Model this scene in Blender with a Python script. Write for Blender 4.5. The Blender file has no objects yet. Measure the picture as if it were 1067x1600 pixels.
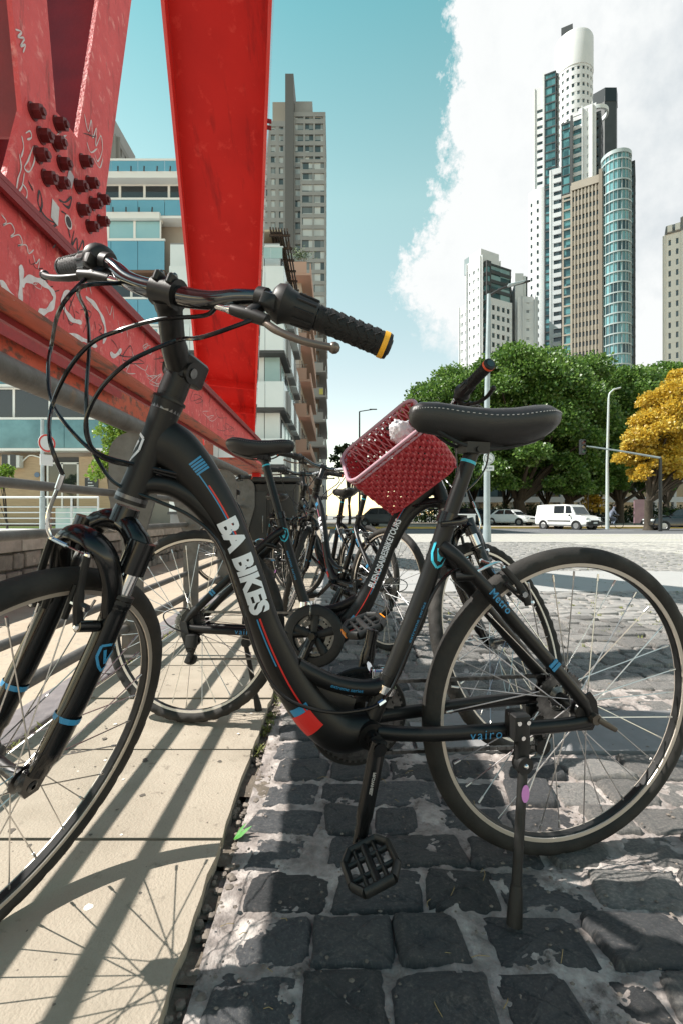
import bpy, bmesh, math, random
from math import sin, cos, pi, sqrt, atan2, radians, hypot
from mathutils import Vector, Matrix, Quaternion
V = Vector
sc = bpy.context.scene
col = sc.collection
# ------------------------------------------------------------------ camera
FPX, CX, CY, CAMZ = 775.0, 524.0, 805.4, 0.763     # focal length / vanishing point on the 1067x1600 photograph
cd = bpy.data.cameras.new('camera'); cam = bpy.data.objects.new('camera', cd); col.objects.link(cam)
cd.sensor_fit = 'AUTO'; cd.sensor_width = 36.0
cd.lens = 36.0 * FPX / 1600.0
cd.shift_x = (533.5 - CX) / 1600.0; cd.shift_y = (CY - 800.0) / 1600.0
cd.clip_start = 0.05; cd.clip_end = 6000
cam.location = (0, 0, CAMZ); cam.rotation_euler = (radians(90), 0, 0)
sc.camera = cam
# ------------------------------------------------------------------ daylight
SUN_T = 0.825                                   # horizontal run per metre of height (shadows fall towards +X)
to_sun = V((-SUN_T, 0.03, 1.0)).normalized()
sl = bpy.data.lights.new('sun', 'SUN'); sl.energy = 5.0; sl.angle = radians(0.5); sl.color = (1.0, 0.955, 0.885)
so = bpy.data.objects.new('sun', sl); col.objects.link(so)
so.rotation_euler = to_sun.to_track_quat('Z', 'Y').to_euler(); so.location = (-30, 0, 40)
world = bpy.data.worlds.new('World'); sc.world = world; world.use_nodes = True
SKY_STRENGTH = 0.118
def build_world():
    nt = world.node_tree; N = nt.nodes; L = nt.links; N.clear()
    out = N.new('ShaderNodeOutputWorld'); bg = N.new('ShaderNodeBackground'); bg.inputs[1].default_value = SKY_STRENGTH
    sky = N.new('ShaderNodeTexSky'); sky.sky_type = 'NISHITA'; sky.sun_disc = False
    sky.sun_elevation = math.asin(to_sun.z); sky.sun_rotation = atan2(to_sun.x, to_sun.y)
    sky.air_density = 1.0; sky.dust_density = 0.1; sky.ozone_density = 1.0
    tint = N.new('ShaderNodeMix'); tint.data_type = 'RGBA'; tint.blend_type = 'MULTIPLY'; tint.inputs[0].default_value = 1
    L.new(sky.outputs[0], tint.inputs[6]); TINT = tint
    tc = N.new('ShaderNodeTexCoord'); sep = N.new('ShaderNodeSeparateXYZ'); L.new(tc.outputs['Generated'], sep.inputs[0])
    def m(op, a, b=None, c=None, clamp=False):
        n = N.new('ShaderNodeMath'); n.operation = op; n.use_clamp = clamp
        for i, x in enumerate((a, b, c)):
            if x is None: continue
            if isinstance(x, (int, float)): n.inputs[i].default_value = x
            else: L.new(x, n.inputs[i])
        return n.outputs[0]
    X, Y, Z = sep.outputs
    # planar projection of the view direction on a cloud deck, stretched so the bank is seen edge-on
    az = m('ARCTAN2', X, Y)                                 # 0 ahead, + to the right
    el = m('ARCSINE', Z)
    co = N.new('ShaderNodeCombineXYZ'); L.new(az, co.inputs[0]); L.new(el, co.inputs[1]); L.new(m('MULTIPLY', Y, 0.3), co.inputs[2])
    tm = N.new('ShaderNodeValToRGB'); L.new(m('MULTIPLY', el, 0.5, clamp=True), tm.inputs[0]); els = tm.color_ramp.elements   # graded by elevation, alike all round
    stops = ((0.0, (.90, .70, .50)), (.13, (.95, .745, .505)), (.28, (.97, .96, .565)), (.40, (.545, .835, .51)), (.52, (.32, .48, .40)), (.64, (.13, .19, .22)), (1.0, (.09, .13, .18)))
    els[0].position = 0; els[1].position = 1
    for p_, c_ in stops[1:-1]: els.new(p_)
    for e_, (p_, c_) in zip(els, stops): e_.position = p_; e_.color = (*c_, 1)
    t2 = N.new('ShaderNodeVectorMath'); t2.operation = 'SCALE'; t2.inputs['Scale'].default_value = 1.90; L.new(tm.outputs[0], t2.inputs[0]); L.new(t2.outputs[0], TINT.inputs[7])
    def noise(scale, detail, rough, off):
        mp = N.new('ShaderNodeMapping'); mp.inputs['Location'].default_value = off; L.new(co.outputs[0], mp.inputs[0])
        n = N.new('ShaderNodeTexNoise'); n.inputs['Scale'].default_value = scale; n.inputs['Detail'].default_value = detail
        n.inputs['Roughness'].default_value = rough; L.new(mp.outputs[0], n.inputs['Vector']); return n.outputs['Fac']
    n1 = noise(4.2, 9, 0.62, (3.1, 0.4, 0.0)); n2 = noise(14.0, 8, 0.66, (1.0, 5.2, 2.0))
    n1 = m('SUBTRACT', n1, 0.5); n2 = m('SUBTRACT', n2, 0.5)
    # the bank's edge: about 12 deg right of the view axis, bulging left at mid height, receding low down
    bulge = m('MULTIPLY', m('SUBTRACT', 1.0, m('MULTIPLY', m('ABSOLUTE', m('SUBTRACT', el, 0.43)), 7.0), clamp=True), 0.085)
    low = m('MULTIPLY', m('MULTIPLY', m('SUBTRACT', 0.34, el), 4.0, clamp=True), 0.16)
    edge = m('SUBTRACT', az, m('ADD', m('SUBTRACT', 0.205, bulge), low))
    n4 = m('SUBTRACT', noise(42.0, 8, 0.7, (4.0, 1.2, 0.5)), 0.5)
    d = m('ADD', edge, m('ADD', m('MULTIPLY', n1, 0.16), m('ADD', m('MULTIPLY', m('ABSOLUTE', n2), 0.30), m('MULTIPLY', n4, 0.075))))
    soft = m('ADD', 10.0, m('MULTIPLY', m('MULTIPLY', m('SUBTRACT', el, 0.30), 6.0, clamp=True), 22.0))            # crisper high up, hazy below
    dense = m('MULTIPLY', m('ADD', d, -0.012), soft, clamp=True)
    fade = m('MULTIPLY', m('SUBTRACT', 1.0, m('MULTIPLY', m('SUBTRACT', az, 1.15), 2.0, clamp=True)), m('SUBTRACT', 1.0, m('MULTIPLY', m('SUBTRACT', el, 0.98), 3.0, clamp=True)))
    dense = m('MULTIPLY', dense, fade)
    far = m('MULTIPLY', m('SUBTRACT', d, 0.07), 4.0, clamp=True)  # deeper in the bank the cloud is greyer
    n3 = m('ADD', m('MULTIPLY', m('SUBTRACT', noise(3.2, 8, 0.6, (7.0, 2.0, 1.0)), 0.42), 2.6), m('MULTIPLY', n2, 0.5))
    grey = m('MULTIPLY', far, n3, clamp=True)
    cc = N.new('ShaderNodeMix'); cc.data_type = 'RGBA'; L.new(grey, cc.inputs[0])
    cc.inputs[6].default_value = (4.9, 5.0, 4.98, 1); cc.inputs[7].default_value = (2.15, 2.6, 2.95, 1)
    mx = N.new('ShaderNodeMix'); mx.data_type = 'RGBA'; L.new(dense, mx.inputs[0]); L.new(tint.outputs[2], mx.inputs[6]); L.new(cc.outputs[2], mx.inputs[7])
    L.new(mx.outputs[2], bg.inputs[0]); L.new(bg.outputs[0], out.inputs[0])
build_world()
vs = sc.view_settings; vs.view_transform = 'Standard'; vs.look = 'None'; vs.exposure = 0.76; vs.gamma = 1.0; vs.use_curve_mapping = False
sc.cycles.use_denoising = True; sc.cycles.max_bounces = 6; sc.cycles.transparent_max_bounces = 8
# ------------------------------------------------------------------ measuring helpers (photo pixel -> place)
def at(px, py, Y): return V(((px - CX) * Y / FPX, Y, CAMZ - (py - CY) * Y / FPX))      # at depth Y
def onX(px, py, X): return at(px, py, X * FPX / (px - CX))                             # on the plane x = X
def zg(y):                                                                             # the plaza falls away a little
    return 0.0 if y < 9 else -0.25 * min(1, (y - 9) / 22.0)
rnd = random.Random(7)
# ------------------------------------------------------------------ materials
def _n(nt, t, **kw):
    n = nt.nodes.new(t)
    for k, v in kw.items(): setattr(n, k, v)
    return n
MATS = {}
def mat(name, c, rough=0.5, metal=0.0, c2=None, scale=8.0, var=0.0, bump=0.0, bscale=60.0, c3=None, s3=3.0, t3=0.6, spec=0.5, coat=0.0, detail=5, alpha=1.0, trans=0.0, emit=None, stretch=None, w3=0.06, c4=None, s4=2.0, t4=0.56, st4=(9, 9, .7), w4=.10, dist=None):
    """base colour, second colour by noise, third colour in patches above a threshold, fine relief"""
    if name in MATS: return MATS[name]
    m = bpy.data.materials.new(name); m.use_nodes = True; nt = m.node_tree; L = nt.links
    b = nt.nodes['Principled BSDF']
    b.inputs['Base Color'].default_value = (*c, 1); b.inputs['Roughness'].default_value = rough; b.inputs['Metallic'].default_value = metal
    b.inputs['Specular IOR Level'].default_value = spec; b.inputs['Coat Weight'].default_value = coat
    b.inputs['Alpha'].default_value = alpha; b.inputs['Transmission Weight'].default_value = trans
    if emit: b.inputs['Emission Color'].default_value = (*emit[:3], 1); b.inputs['Emission Strength'].default_value = emit[3]
    tc = _n(nt, 'ShaderNodeTexCoord'); vec = tc.outputs['Object']
    if stretch:
        mp = _n(nt, 'ShaderNodeMapping'); mp.inputs['Scale'].default_value = stretch; L.new(vec, mp.inputs[0]); vec = mp.outputs[0]
    if c2 is None and var: c2 = tuple(max(0, x * (1 - var)) for x in c)
    cur = None
    if c2 is not None:
        n = _n(nt, 'ShaderNodeTexNoise'); n.inputs['Scale'].default_value = scale; n.inputs['Detail'].default_value = detail; n.inputs['Roughness'].default_value = 0.6; L.new(vec, n.inputs['Vector'])
        r = _n(nt, 'ShaderNodeMapRange'); r.inputs[1].default_value = 0.32; r.inputs[2].default_value = 0.68; L.new(n.outputs['Fac'], r.inputs[0])
        x = _n(nt, 'ShaderNodeMix', data_type='RGBA'); L.new(r.outputs[0], x.inputs[0]); x.inputs[6].default_value = (*c, 1); x.inputs[7].default_value = (*c2, 1); cur = x.outputs[2]
    if c3 is not None:
        n = _n(nt, 'ShaderNodeTexNoise'); n.inputs['Scale'].default_value = s3; n.inputs['Detail'].default_value = 8; n.inputs['Roughness'].default_value = 0.65; L.new(vec, n.inputs['Vector'])
        r = _n(nt, 'ShaderNodeMapRange'); r.inputs[1].default_value = t3 - w3; r.inputs[2].default_value = t3 + w3; L.new(n.outputs['Fac'], r.inputs[0])
        x = _n(nt, 'ShaderNodeMix', data_type='RGBA'); L.new(r.outputs[0], x.inputs[0])
        if cur: L.new(cur, x.inputs[6])
        else: x.inputs[6].default_value = (*c, 1)
        x.inputs[7].default_value = (*c3, 1); cur = x.outputs[2]
    if c4 is not None:                                    # runs of dirt or rust, drawn out along one axis
        mp = _n(nt, 'ShaderNodeMapping'); mp.inputs['Scale'].default_value = st4; L.new(tc.outputs['Object'], mp.inputs[0])
        n = _n(nt, 'ShaderNodeTexNoise'); n.inputs['Scale'].default_value = s4; n.inputs['Detail'].default_value = 9; n.inputs['Roughness'].default_value = 0.68; L.new(mp.outputs[0], n.inputs['Vector'])
        r = _n(nt, 'ShaderNodeMapRange'); r.inputs[1].default_value = t4 - w4; r.inputs[2].default_value = t4 + w4; L.new(n.outputs['Fac'], r.inputs[0])
        x = _n(nt, 'ShaderNodeMix', data_type='RGBA'); L.new(r.outputs[0], x.inputs[0])
        if cur: L.new(cur, x.inputs[6])
        else: x.inputs[6].default_value = (*c, 1)
        x.inputs[7].default_value = (*c4, 1); cur = x.outputs[2]
    if cur: L.new(cur, b.inputs['Base Color'])
    if bump:
        n = _n(nt, 'ShaderNodeTexNoise'); n.inputs['Scale'].default_value = bscale; n.inputs['Detail'].default_value = 5; n.inputs['Roughness'].default_value = 0.6; L.new(vec, n.inputs['Vector'])
        bp = _n(nt, 'ShaderNodeBump'); bp.inputs['Strength'].default_value = min(1, bump); bp.inputs['Distance'].default_value = dist or (0.004 if bscale > 20 else 0.02)
        L.new(n.outputs['Fac'], bp.inputs['Height']); L.new(bp.outputs[0], b.inputs['Normal'])
    MATS[name] = m
    return m
def tint_random(m, amount=0.25):
    """each object of this material gets its own lightness"""
    nt = m.node_tree; L = nt.links; b = nt.nodes['Principled BSDF']; s = b.inputs['Base Color']
    oi = _n(nt, 'ShaderNodeObjectInfo'); r = _n(nt, 'ShaderNodeMapRange'); r.inputs[3].default_value = 1 - amount; r.inputs[4].default_value = 1 + amount; L.new(oi.outputs['Random'], r.inputs[0])
    x = _n(nt, 'ShaderNodeMix', data_type='RGBA', blend_type='MULTIPLY'); x.inputs[0].default_value = 1
    if s.is_linked: L.new(s.links[0].from_socket, x.inputs[6])
    else: x.inputs[6].default_value = s.default_value
    L.new(r.outputs[0], x.inputs[7]); L.new(x.outputs[2], s)
    return m
# ------------------------------------------------------------------ mesh builder
def spl(pts, k=6, closed=False):
    """Catmull-Rom through points (tuples of any length)"""
    n = len(pts); out = []
    P = [tuple(p) for p in pts]
    rng = range(n if closed else n - 1)
    for i in rng:
        if closed: p0, p1, p2, p3 = P[(i - 1) % n], P[i], P[(i + 1) % n], P[(i + 2) % n]
        else: p0, p1, p2, p3 = P[max(i - 1, 0)], P[i], P[i + 1], P[min(i + 2, n - 1)]
        for j in range(k):
            t = j / k
            out.append(tuple(0.5 * ((2 * b) + (-a + c) * t + (2 * a - 5 * b + 4 * c - d) * t * t + (-a + 3 * b - 3 * c + d) * t ** 3) for a, b, c, d in zip(p0, p1, p2, p3)))
    if not closed: out.append(P[-1])
    return out
class MB:
    def __init__(s): s.v = []; s.f = []; s.m = []; s.mi = 0
    def add(s, vs, fs):
        o = len(s.v); s.v.extend(tuple(x) for x in vs)
        for f in fs: s.f.append(tuple(i + o for i in f)); s.m.append(s.mi)
        return s
    def box(s, c, size, R=None, top=(1, 1)):
        c = V(c); hx, hy, hz = (x / 2 for x in size); tx, ty = top
        vs = [V((-hx, -hy, -hz)), V((hx, -hy, -hz)), V((hx, hy, -hz)), V((-hx, hy, -hz)), V((-hx * tx, -hy * ty, hz)), V((hx * tx, -hy * ty, hz)), V((hx * tx, hy * ty, hz)), V((-hx * tx, hy * ty, hz))]
        if R is not None: vs = [R @ v for v in vs]
        return s.add([v + c for v in vs], [(0, 3, 2, 1), (4, 5, 6, 7), (0, 1, 5, 4), (1, 2, 6, 5), (2, 3, 7, 6), (3, 0, 4, 7)])
    def box2(s, a, b): 
        a = V(a); b = V(b); return s.box((a + b) / 2, [abs(x) for x in (b - a)])
    def rbox(s, c, size, r, R=None):
        """box with its vertical edges chamfered/rounded in plan and softened top/bottom"""
        hx, hy, hz = (x / 2 for x in size); r = min(r, hx * .99, hy * .99, hz * .99); rings = []
        for dz, ins in ((-hz, r * .7), (-hz + r * .5, r * .1), (hz - r * .5, r * .1), (hz, r * .7)):
            ring = []
            for cxs, cys, a0 in ((1, 1, 0), (-1, 1, 90), (-1, -1, 180), (1, -1, 270)):
                for k in range(3):
                    a = radians(a0 + 45 * k); ring.append(V((cxs * (hx - r) + (r - ins) * cos(a), cys * (hy - r) + (r - ins) * sin(a), dz)))
            rings.append(ring)
        vs = [p for q in rings for p in q]
        if R is not None: vs = [R @ p for p in vs]
        n = 12; fs = [tuple(range(n - 1, -1, -1)), tuple(range(3 * n, 4 * n))]
        for k in range(3):
            for i in range(n): j = (i + 1) % n; fs.append((k * n + i, k * n + j, (k + 1) * n + j, (k + 1) * n + i))
        return s.add([p + V(c) for p in vs], fs)
    def quad(s, a, b, c, d): return s.add([a, b, c, d], [(0, 1, 2, 3)])
    def tube(s, pts, r, n=10, caps=True, up=None, closed=False):
        P = [V(p[:3]) for p in pts]; m = len(P)
        if m < 2: return s
        if not isinstance(r, (list, tuple)): r = [r] * m
        elif len(r) == 2 and m != 2: r = [(r[0], r[1])] * m
        T = []
        for i in range(m):
            a = P[i - 1] if (i > 0 or closed) else P[i]; b = P[(i + 1) % m] if (i < m - 1 or closed) else P[i]
            t = (b - a); T.append(t.normalized() if t.length > 1e-9 else (T[-1] if T else V((0, 0, 1))))
        u = V(up) if up is not None else (V((0, 0, 1)) if abs(T[0].z) < .9 else V((1, 0, 0)))
        u = (u - T[0] * u.dot(T[0])).normalized(); vs = []
        for i in range(m):
            u = u - T[i] * u.dot(T[i]); u = u.normalized() if u.length > 1e-6 else T[i].orthogonal().normalized()
            w = T[i].cross(u); ra, rb = r[i] if isinstance(r[i], (tuple, list)) else (r[i], r[i])
            for k in range(n):
                a = 2 * pi * k / n; vs.append(P[i] + u * (ra * cos(a)) + w * (rb * sin(a)))
        fs = []
        for i in range(m if closed else m - 1):
            for k in range(n):
                a = i * n + k; b = i * n + (k + 1) % n; j = (i + 1) % m; fs.append((a, b, j * n + (k + 1) % n, j * n + k))
        if caps and not closed: fs.append(tuple(range(n - 1, -1, -1))); fs.append(tuple((m - 1) * n + k for k in range(n)))
        return s.add(vs, fs)
    def cyl(s, a, b, r, r2=None, n=12, caps=True): return s.tube([a, b], [r, r if r2 is None else r2], n, caps)
    def lathe(s, prof, M=None, n=24, a0=0, a1=2 * pi, closed_prof=False):
        """profile of (radius, height) about the local z axis"""
        full = abs(a1 - a0 - 2 * pi) < 1e-6; k = n if full else n + 1; vs = []
        for i in range(k):
            a = a0 + (a1 - a0) * i / n
            for (rr, zz) in prof: vs.append(V((rr * cos(a), rr * sin(a), zz)))
        p = len(prof); fs = []
        for i in range(n):
            j = (i + 1) % k
            for q in range(p if closed_prof else p - 1):
                q2 = (q + 1) % p; fs.append((i * p + q, j * p + q, j * p + q2, i * p + q2))
        if M is not None: vs = [M @ x for x in vs]
        return s.add(vs, fs)
    def prism(s, poly, d, M=None):
        n = len(poly); vs = [V((x, y, -d / 2)) for x, y in poly] + [V((x, y, d / 2)) for x, y in poly]
        if M is not None: vs = [M @ x for x in vs]
        return s.add(vs, [tuple(range(n - 1, -1, -1)), tuple(range(n, 2 * n))] + [(i, (i + 1) % n, n + (i + 1) % n, n + i) for i in range(n)])
    def ball(s, c, r, n=10, sq=(1, 1, 1)):
        vs = []; fs = []; h = n // 2
        for i in range(h + 1):
            t = pi * i / h
            for k in range(n): a = 2 * pi * k / n; vs.append((c[0] + r * sq[0] * sin(t) * cos(a), c[1] + r * sq[1] * sin(t) * sin(a), c[2] + r * sq[2] * cos(t)))
        for i in range(h):
            for k in range(n): fs.append((i * n + k, (i + 1) * n + k, (i + 1) * n + (k + 1) % n, i * n + (k + 1) % n))
        return s.add(vs, fs)
    def loft(s, rings, caps=True):
        n = len(rings[0]); vs = [p for r in rings for p in r]; fs = []
        for i in range(len(rings) - 1):
            for k in range(n): fs.append((i * n + k, i * n + (k + 1) % n, (i + 1) * n + (k + 1) % n, (i + 1) * n + k))
        if caps: fs.append(tuple(range(n - 1, -1, -1))); fs.append(tuple((len(rings) - 1) * n + k for k in range(n)))
        return s.add(vs, fs)
    def mesh(s, name, mats, smooth=35):
        me = bpy.data.meshes.new(name); me.from_pydata([tuple(v) for v in s.v], [], s.f)
        mats = mats if isinstance(mats, (list, tuple)) else [mats]
        for m in mats: me.materials.append(m)
        if len(mats) > 1: me.polygons.foreach_set('material_index', s.m)
        me.validate(); 
        bm = bmesh.new(); bm.from_mesh(me); bmesh.ops.recalc_face_normals(bm, faces=bm.faces); bm.to_mesh(me); bm.free()
        if smooth: me.shade_smooth(); me.set_sharp_from_angle(angle=radians(smooth))
        return me
    def obj(s, name, mats, parent=None, smooth=35, M=None): return link(name, s.mesh(name, mats, smooth), parent, M)
def link(name, me, parent=None, M=None):
    o = bpy.data.objects.new(name, me); col.objects.link(o)
    if parent is not None: o.parent = parent
    if M is not None: o.matrix_basis = M
    return o
def tag(o, label=None, cat=None, group=None, kind=None):
    for k, v in (('label', label), ('category', cat), ('group', group), ('kind', kind)):
        if v: o[k] = v
    return o
def thing(name, label, cat, loc=(0, 0, 0), rz=0, group=None, M=None):
    o = bpy.data.objects.new(name, None); col.objects.link(o); o.empty_display_size = .1
    if M is not None: o.matrix_basis = M
    else: o.location = loc; o.rotation_euler = (0, 0, rz)
    return tag(o, label, cat, group)
def kids(o): return list(o.children)
def copy_tree(o, parent=None):
    c = o.copy(); col.objects.link(c)
    if parent is not None: c.parent = parent
    for ch in kids(o): copy_tree(ch, c)
    return c
_fonts = {}
def text_mesh(txt, size=1.0, bold=0.0, extrude=0.0, spacing=1.0, shear=0.0, fine=0):
    """glyph outlines as mesh coordinates: (verts, faces), baseline-left at the origin"""
    cu = bpy.data.curves.new('t', 'FONT'); cu.body = txt; cu.size = size; cu.offset = bold; cu.extrude = extrude; cu.space_character = spacing; cu.shear = shear; cu.resolution_u = 3
    o = bpy.data.objects.new('t', cu); col.objects.link(o)
    dg = bpy.context.evaluated_depsgraph_get(); me = bpy.data.meshes.new_from_object(o.evaluated_get(dg))
    bm = bmesh.new(); bm.from_mesh(me); bmesh.ops.triangulate(bm, faces=bm.faces)
    for _ in range(6 if fine else 0):
        es = [e for e in bm.edges if e.calc_length() > fine * size]
        if not es: break
        bmesh.ops.subdivide_edges(bm, edges=es, cuts=1); bmesh.ops.triangulate(bm, faces=bm.faces)
    bm.verts.ensure_lookup_table(); bm.verts.index_update()
    vs = [v.co.copy() for v in bm.verts]; fs = [tuple(v.index for v in f.verts) for f in bm.faces]
    bm.free(); bpy.data.objects.remove(o); bpy.data.curves.remove(cu); bpy.data.meshes.remove(me)
    if vs:
        x0 = min(v.x for v in vs)
        for v in vs: v.x -= x0
    return vs, fs
def add_text(mb, txt, M, size, bold=0.0, spacing=1.0, shear=0.0, center=True):
    vs, fs = text_mesh(txt, size, bold, 0, spacing, shear)
    if not vs: return 0
    w = max(v.x for v in vs)
    mb.add([M @ V((v.x - (w / 2 if center else 0), v.y, 0)) for v in vs], fs)
    return w
def basis(o, x, y, z): 
    M = Matrix.Identity(4)
    for i, a in enumerate((x, y, z)):
        for j in range(3): M[j][i] = a[j]
    for j in range(3): M[j][3] = o[j]
    return M
# ================================================================== setting: ground sheets
G_mortar = mat('mortar_bed', (.40, .35, .325), .92, c2=(.18, .152, .138), scale=24, c3=(.50, .45, .415), s3=9, t3=.58, bump=1, bscale=130, c4=(.075, .062, .054), s4=16, t4=.62, st4=(1, 1, 1), w4=.05, detail=9)
G_stone = tint_random(mat('cobble_shaded', (.088, .090, .096), .6, c2=(.050, .052, .057), scale=9, c3=(.150, .143, .138), s3=22, t3=.60, w3=.10, bump=1, bscale=130, c4=(.21, .185, .17), s4=7, t4=.64, st4=(1, 1, 1), w4=.06, dist=.006, detail=9), .35)  # setts near the kerb: shade put into the stone colour as a darker tone
G_sunlit = tint_random(mat('cobble_sunlit', (.225, .214, .203), .68, c2=(.155, .150, .147), scale=8, c3=(.37, .335, .30), s3=20, t3=.58, w3=.12, bump=1, bscale=130, c4=(.085, .080, .076), s4=8, t4=.64, st4=(1, 1, 1), w4=.06, dist=.006, detail=9), .30)  # lighter copy of the same stone, for setts lying in sun
G_pave = tint_random(mat('pavement_slab', (.385, .330, .262), .85, c2=(.315, .265, .208), scale=3.2, c3=(.20, .168, .132), s3=22, t3=.655, w3=.05, bump=.7, bscale=150, detail=10, c4=(.265, .225, .172), s4=1.6, t4=.60, st4=(1, 1, 1), w4=.12), .07)
G_asph = mat('smooth_concrete', (.24, .235, .235), .85, c2=(.19, .187, .187), scale=12, c3=(.30, .29, .285), s3=3, bump=.3, bscale=200)
G_sand = mat('sandy_ground', (.44, .365, .28), .95, c2=(.40, .325, .245), scale=11, c3=(.27, .235, .20), s3=26, t3=.63, bump=.9, bscale=70)
G_kerb = tint_random(mat('granite_kerb', (.235, .205, .205), .75, c2=(.165, .145, .15), scale=18, bump=.6, bscale=120), .12)
G_dirt = mat('gutter_dirt', (.085, .070, .055), .95, c2=(.19, .155, .12), scale=34, bump=1, bscale=90)
G_road = mat('road_asphalt', (.13, .132, .14), .85, c2=(.10, .10, .106), scale=3, bump=.2, bscale=90)
G_white = mat('pale_concrete', (.55, .54, .52), .8, c2=(.46, .45, .43), scale=1.5)
def struct(name, mb, m, parent=None, smooth=0):
    o = mb.obj(name, m, parent, smooth)
    if parent is None: o['kind'] = 'structure'
    return o
mb = MB()
ys = [-40, 9, 12, 16, 20, 24, 28, 31, 60, 200, 5000]
for a, b in zip(ys, ys[1:]): mb.quad((-5000, a, zg(a) - .14), (5000, a, zg(a) - .14), (5000, b, zg(b) - .14), (-5000, b, zg(b) - .14))
struct('ground', mb, mat('far_ground', (.26, .25, .235), .9, c2=(.2, .2, .19), scale=.4))

KX0, KX1 = -.262, -.225                                     # pavement edge and start of the setts
mb = MB(); xs = [KX1 - .02, 2, 6, 14, 30, 60]; ys = [-1.5, 3, 6, 9, 12, 16, 20, 24, 25.5]
def sheet(mb, xs, ys, dz):
    for a, b in zip(xs, xs[1:]):
        for c, d in zip(ys, ys[1:]): mb.quad((a, c, zg(c) + dz), (b, c, zg(c) + dz), (b, d, zg(d) + dz), (a, d, zg(d) + dz))
sheet(mb, xs, ys, -.017)
plaza = struct('cobbled_plaza', mb, G_mortar)
def far_setts():
    m = bpy.data.materials.new('far_setts'); m.use_nodes = True; nt = m.node_tree; L = nt.links; b = nt.nodes['Principled BSDF']; b.inputs['Roughness'].default_value = .8
    tc = _n(nt, 'ShaderNodeTexCoord'); br = _n(nt, 'ShaderNodeTexBrick'); br.inputs['Scale'].default_value = 1; br.inputs['Brick Width'].default_value = .17; br.inputs['Row Height'].default_value = .125; br.inputs['Mortar Size'].default_value = .018
    br.inputs['Color1'].default_value = (.32, .304, .282, 1); br.inputs['Color2'].default_value = (.42, .398, .365, 1); br.inputs['Mortar'].default_value = (.46, .43, .38, 1)
    L.new(tc.outputs['Object'], br.inputs[0]); n = _n(nt, 'ShaderNodeTexNoise'); n.inputs['Scale'].default_value = .55; n.inputs['Detail'].default_value = 9; n.inputs['Roughness'].default_value = .7; L.new(tc.outputs['Object'], n.inputs['Vector'])
    r = _n(nt, 'ShaderNodeMapRange'); r.inputs[1].default_value = .56; r.inputs[2].default_value = .66; r.inputs[4].default_value = .65; L.new(n.outputs[0], r.inputs[0])
    x = _n(nt, 'ShaderNodeMix', data_type='RGBA'); L.new(r.outputs[0], x.inputs[0]); L.new(br.outputs[0], x.inputs[6]); x.inputs[7].default_value = (.33, .35, .17, 1); L.new(x.outputs[2], b.inputs['Base Color'])
    bp = _n(nt, 'ShaderNodeBump'); bp.inputs['Distance'].default_value = .01; L.new(br.outputs['Fac'], bp.inputs['Height']); bp.invert = True; L.new(bp.outputs[0], b.inputs['Normal'])
    return m
def stone_mesh(seed, near):
    """one sett, unit footprint, about 0.06 deep, chipped edges and a worn pitted top"""
    from mathutils import noise
    r = random.Random(seed); mb = MB(); n = 40 if near else 8; rings = []
    e = r.uniform(.16, .30); sk = r.uniform(-.12, .12); o = V((seed * 3.7, 1.3, 2.1)); N = noise.noise
    prof = [(1.03, -.05), (1.02, -.016), (.995, -.006), (.965, -.001), (.92, .0015), (.84, .003), (.72, .0042), (.58, .005), (.42, .0055), (.26, .0058), (.10, .006)] if near else [(1.0, -.05), (.99, -.006), (.90, .002)]
    for k, (ins, z) in enumerate(prof):
        ring = []
        for i in range(n):
            a = 2 * pi * (i + .5) / n; c, s = cos(a), sin(a); x = math.copysign(abs(c) ** e, c) * .5; y = math.copysign(abs(s) ** e, s) * .5; q = V((c, s, 0))
            w = 1 + .075 * N(q * 1.6 + o) + .050 * N(q * 4.5 + o) + (.030 * N(q * 11 + o) if near else 0); x = (x + sk * y) * ins * w; y = y * ins * w; p = V((x, y, 0))
            zz = z + (.0075 * N(p * 2.4 + o) + .0042 * N(p * 7 + o) + .0026 * N(p * 17 + o) + .0014 * N(p * 36 + o) if k >= 1 else 0)
            ring.append(V((x, y, zz if near else z + (r.uniform(-.003, .003) if k >= 1 else 0))))
        rings.append(ring)
    mb.loft(rings); return mb.mesh('cobblestone', G_sunlit if seed >= 50 and near else G_stone, 70)
SN = [stone_mesh(i, True) for i in range(12)]; SG = [stone_mesh(50 + i, True) for i in range(12)]; SF = [stone_mesh(100 + i, False) for i in range(8)]
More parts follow.
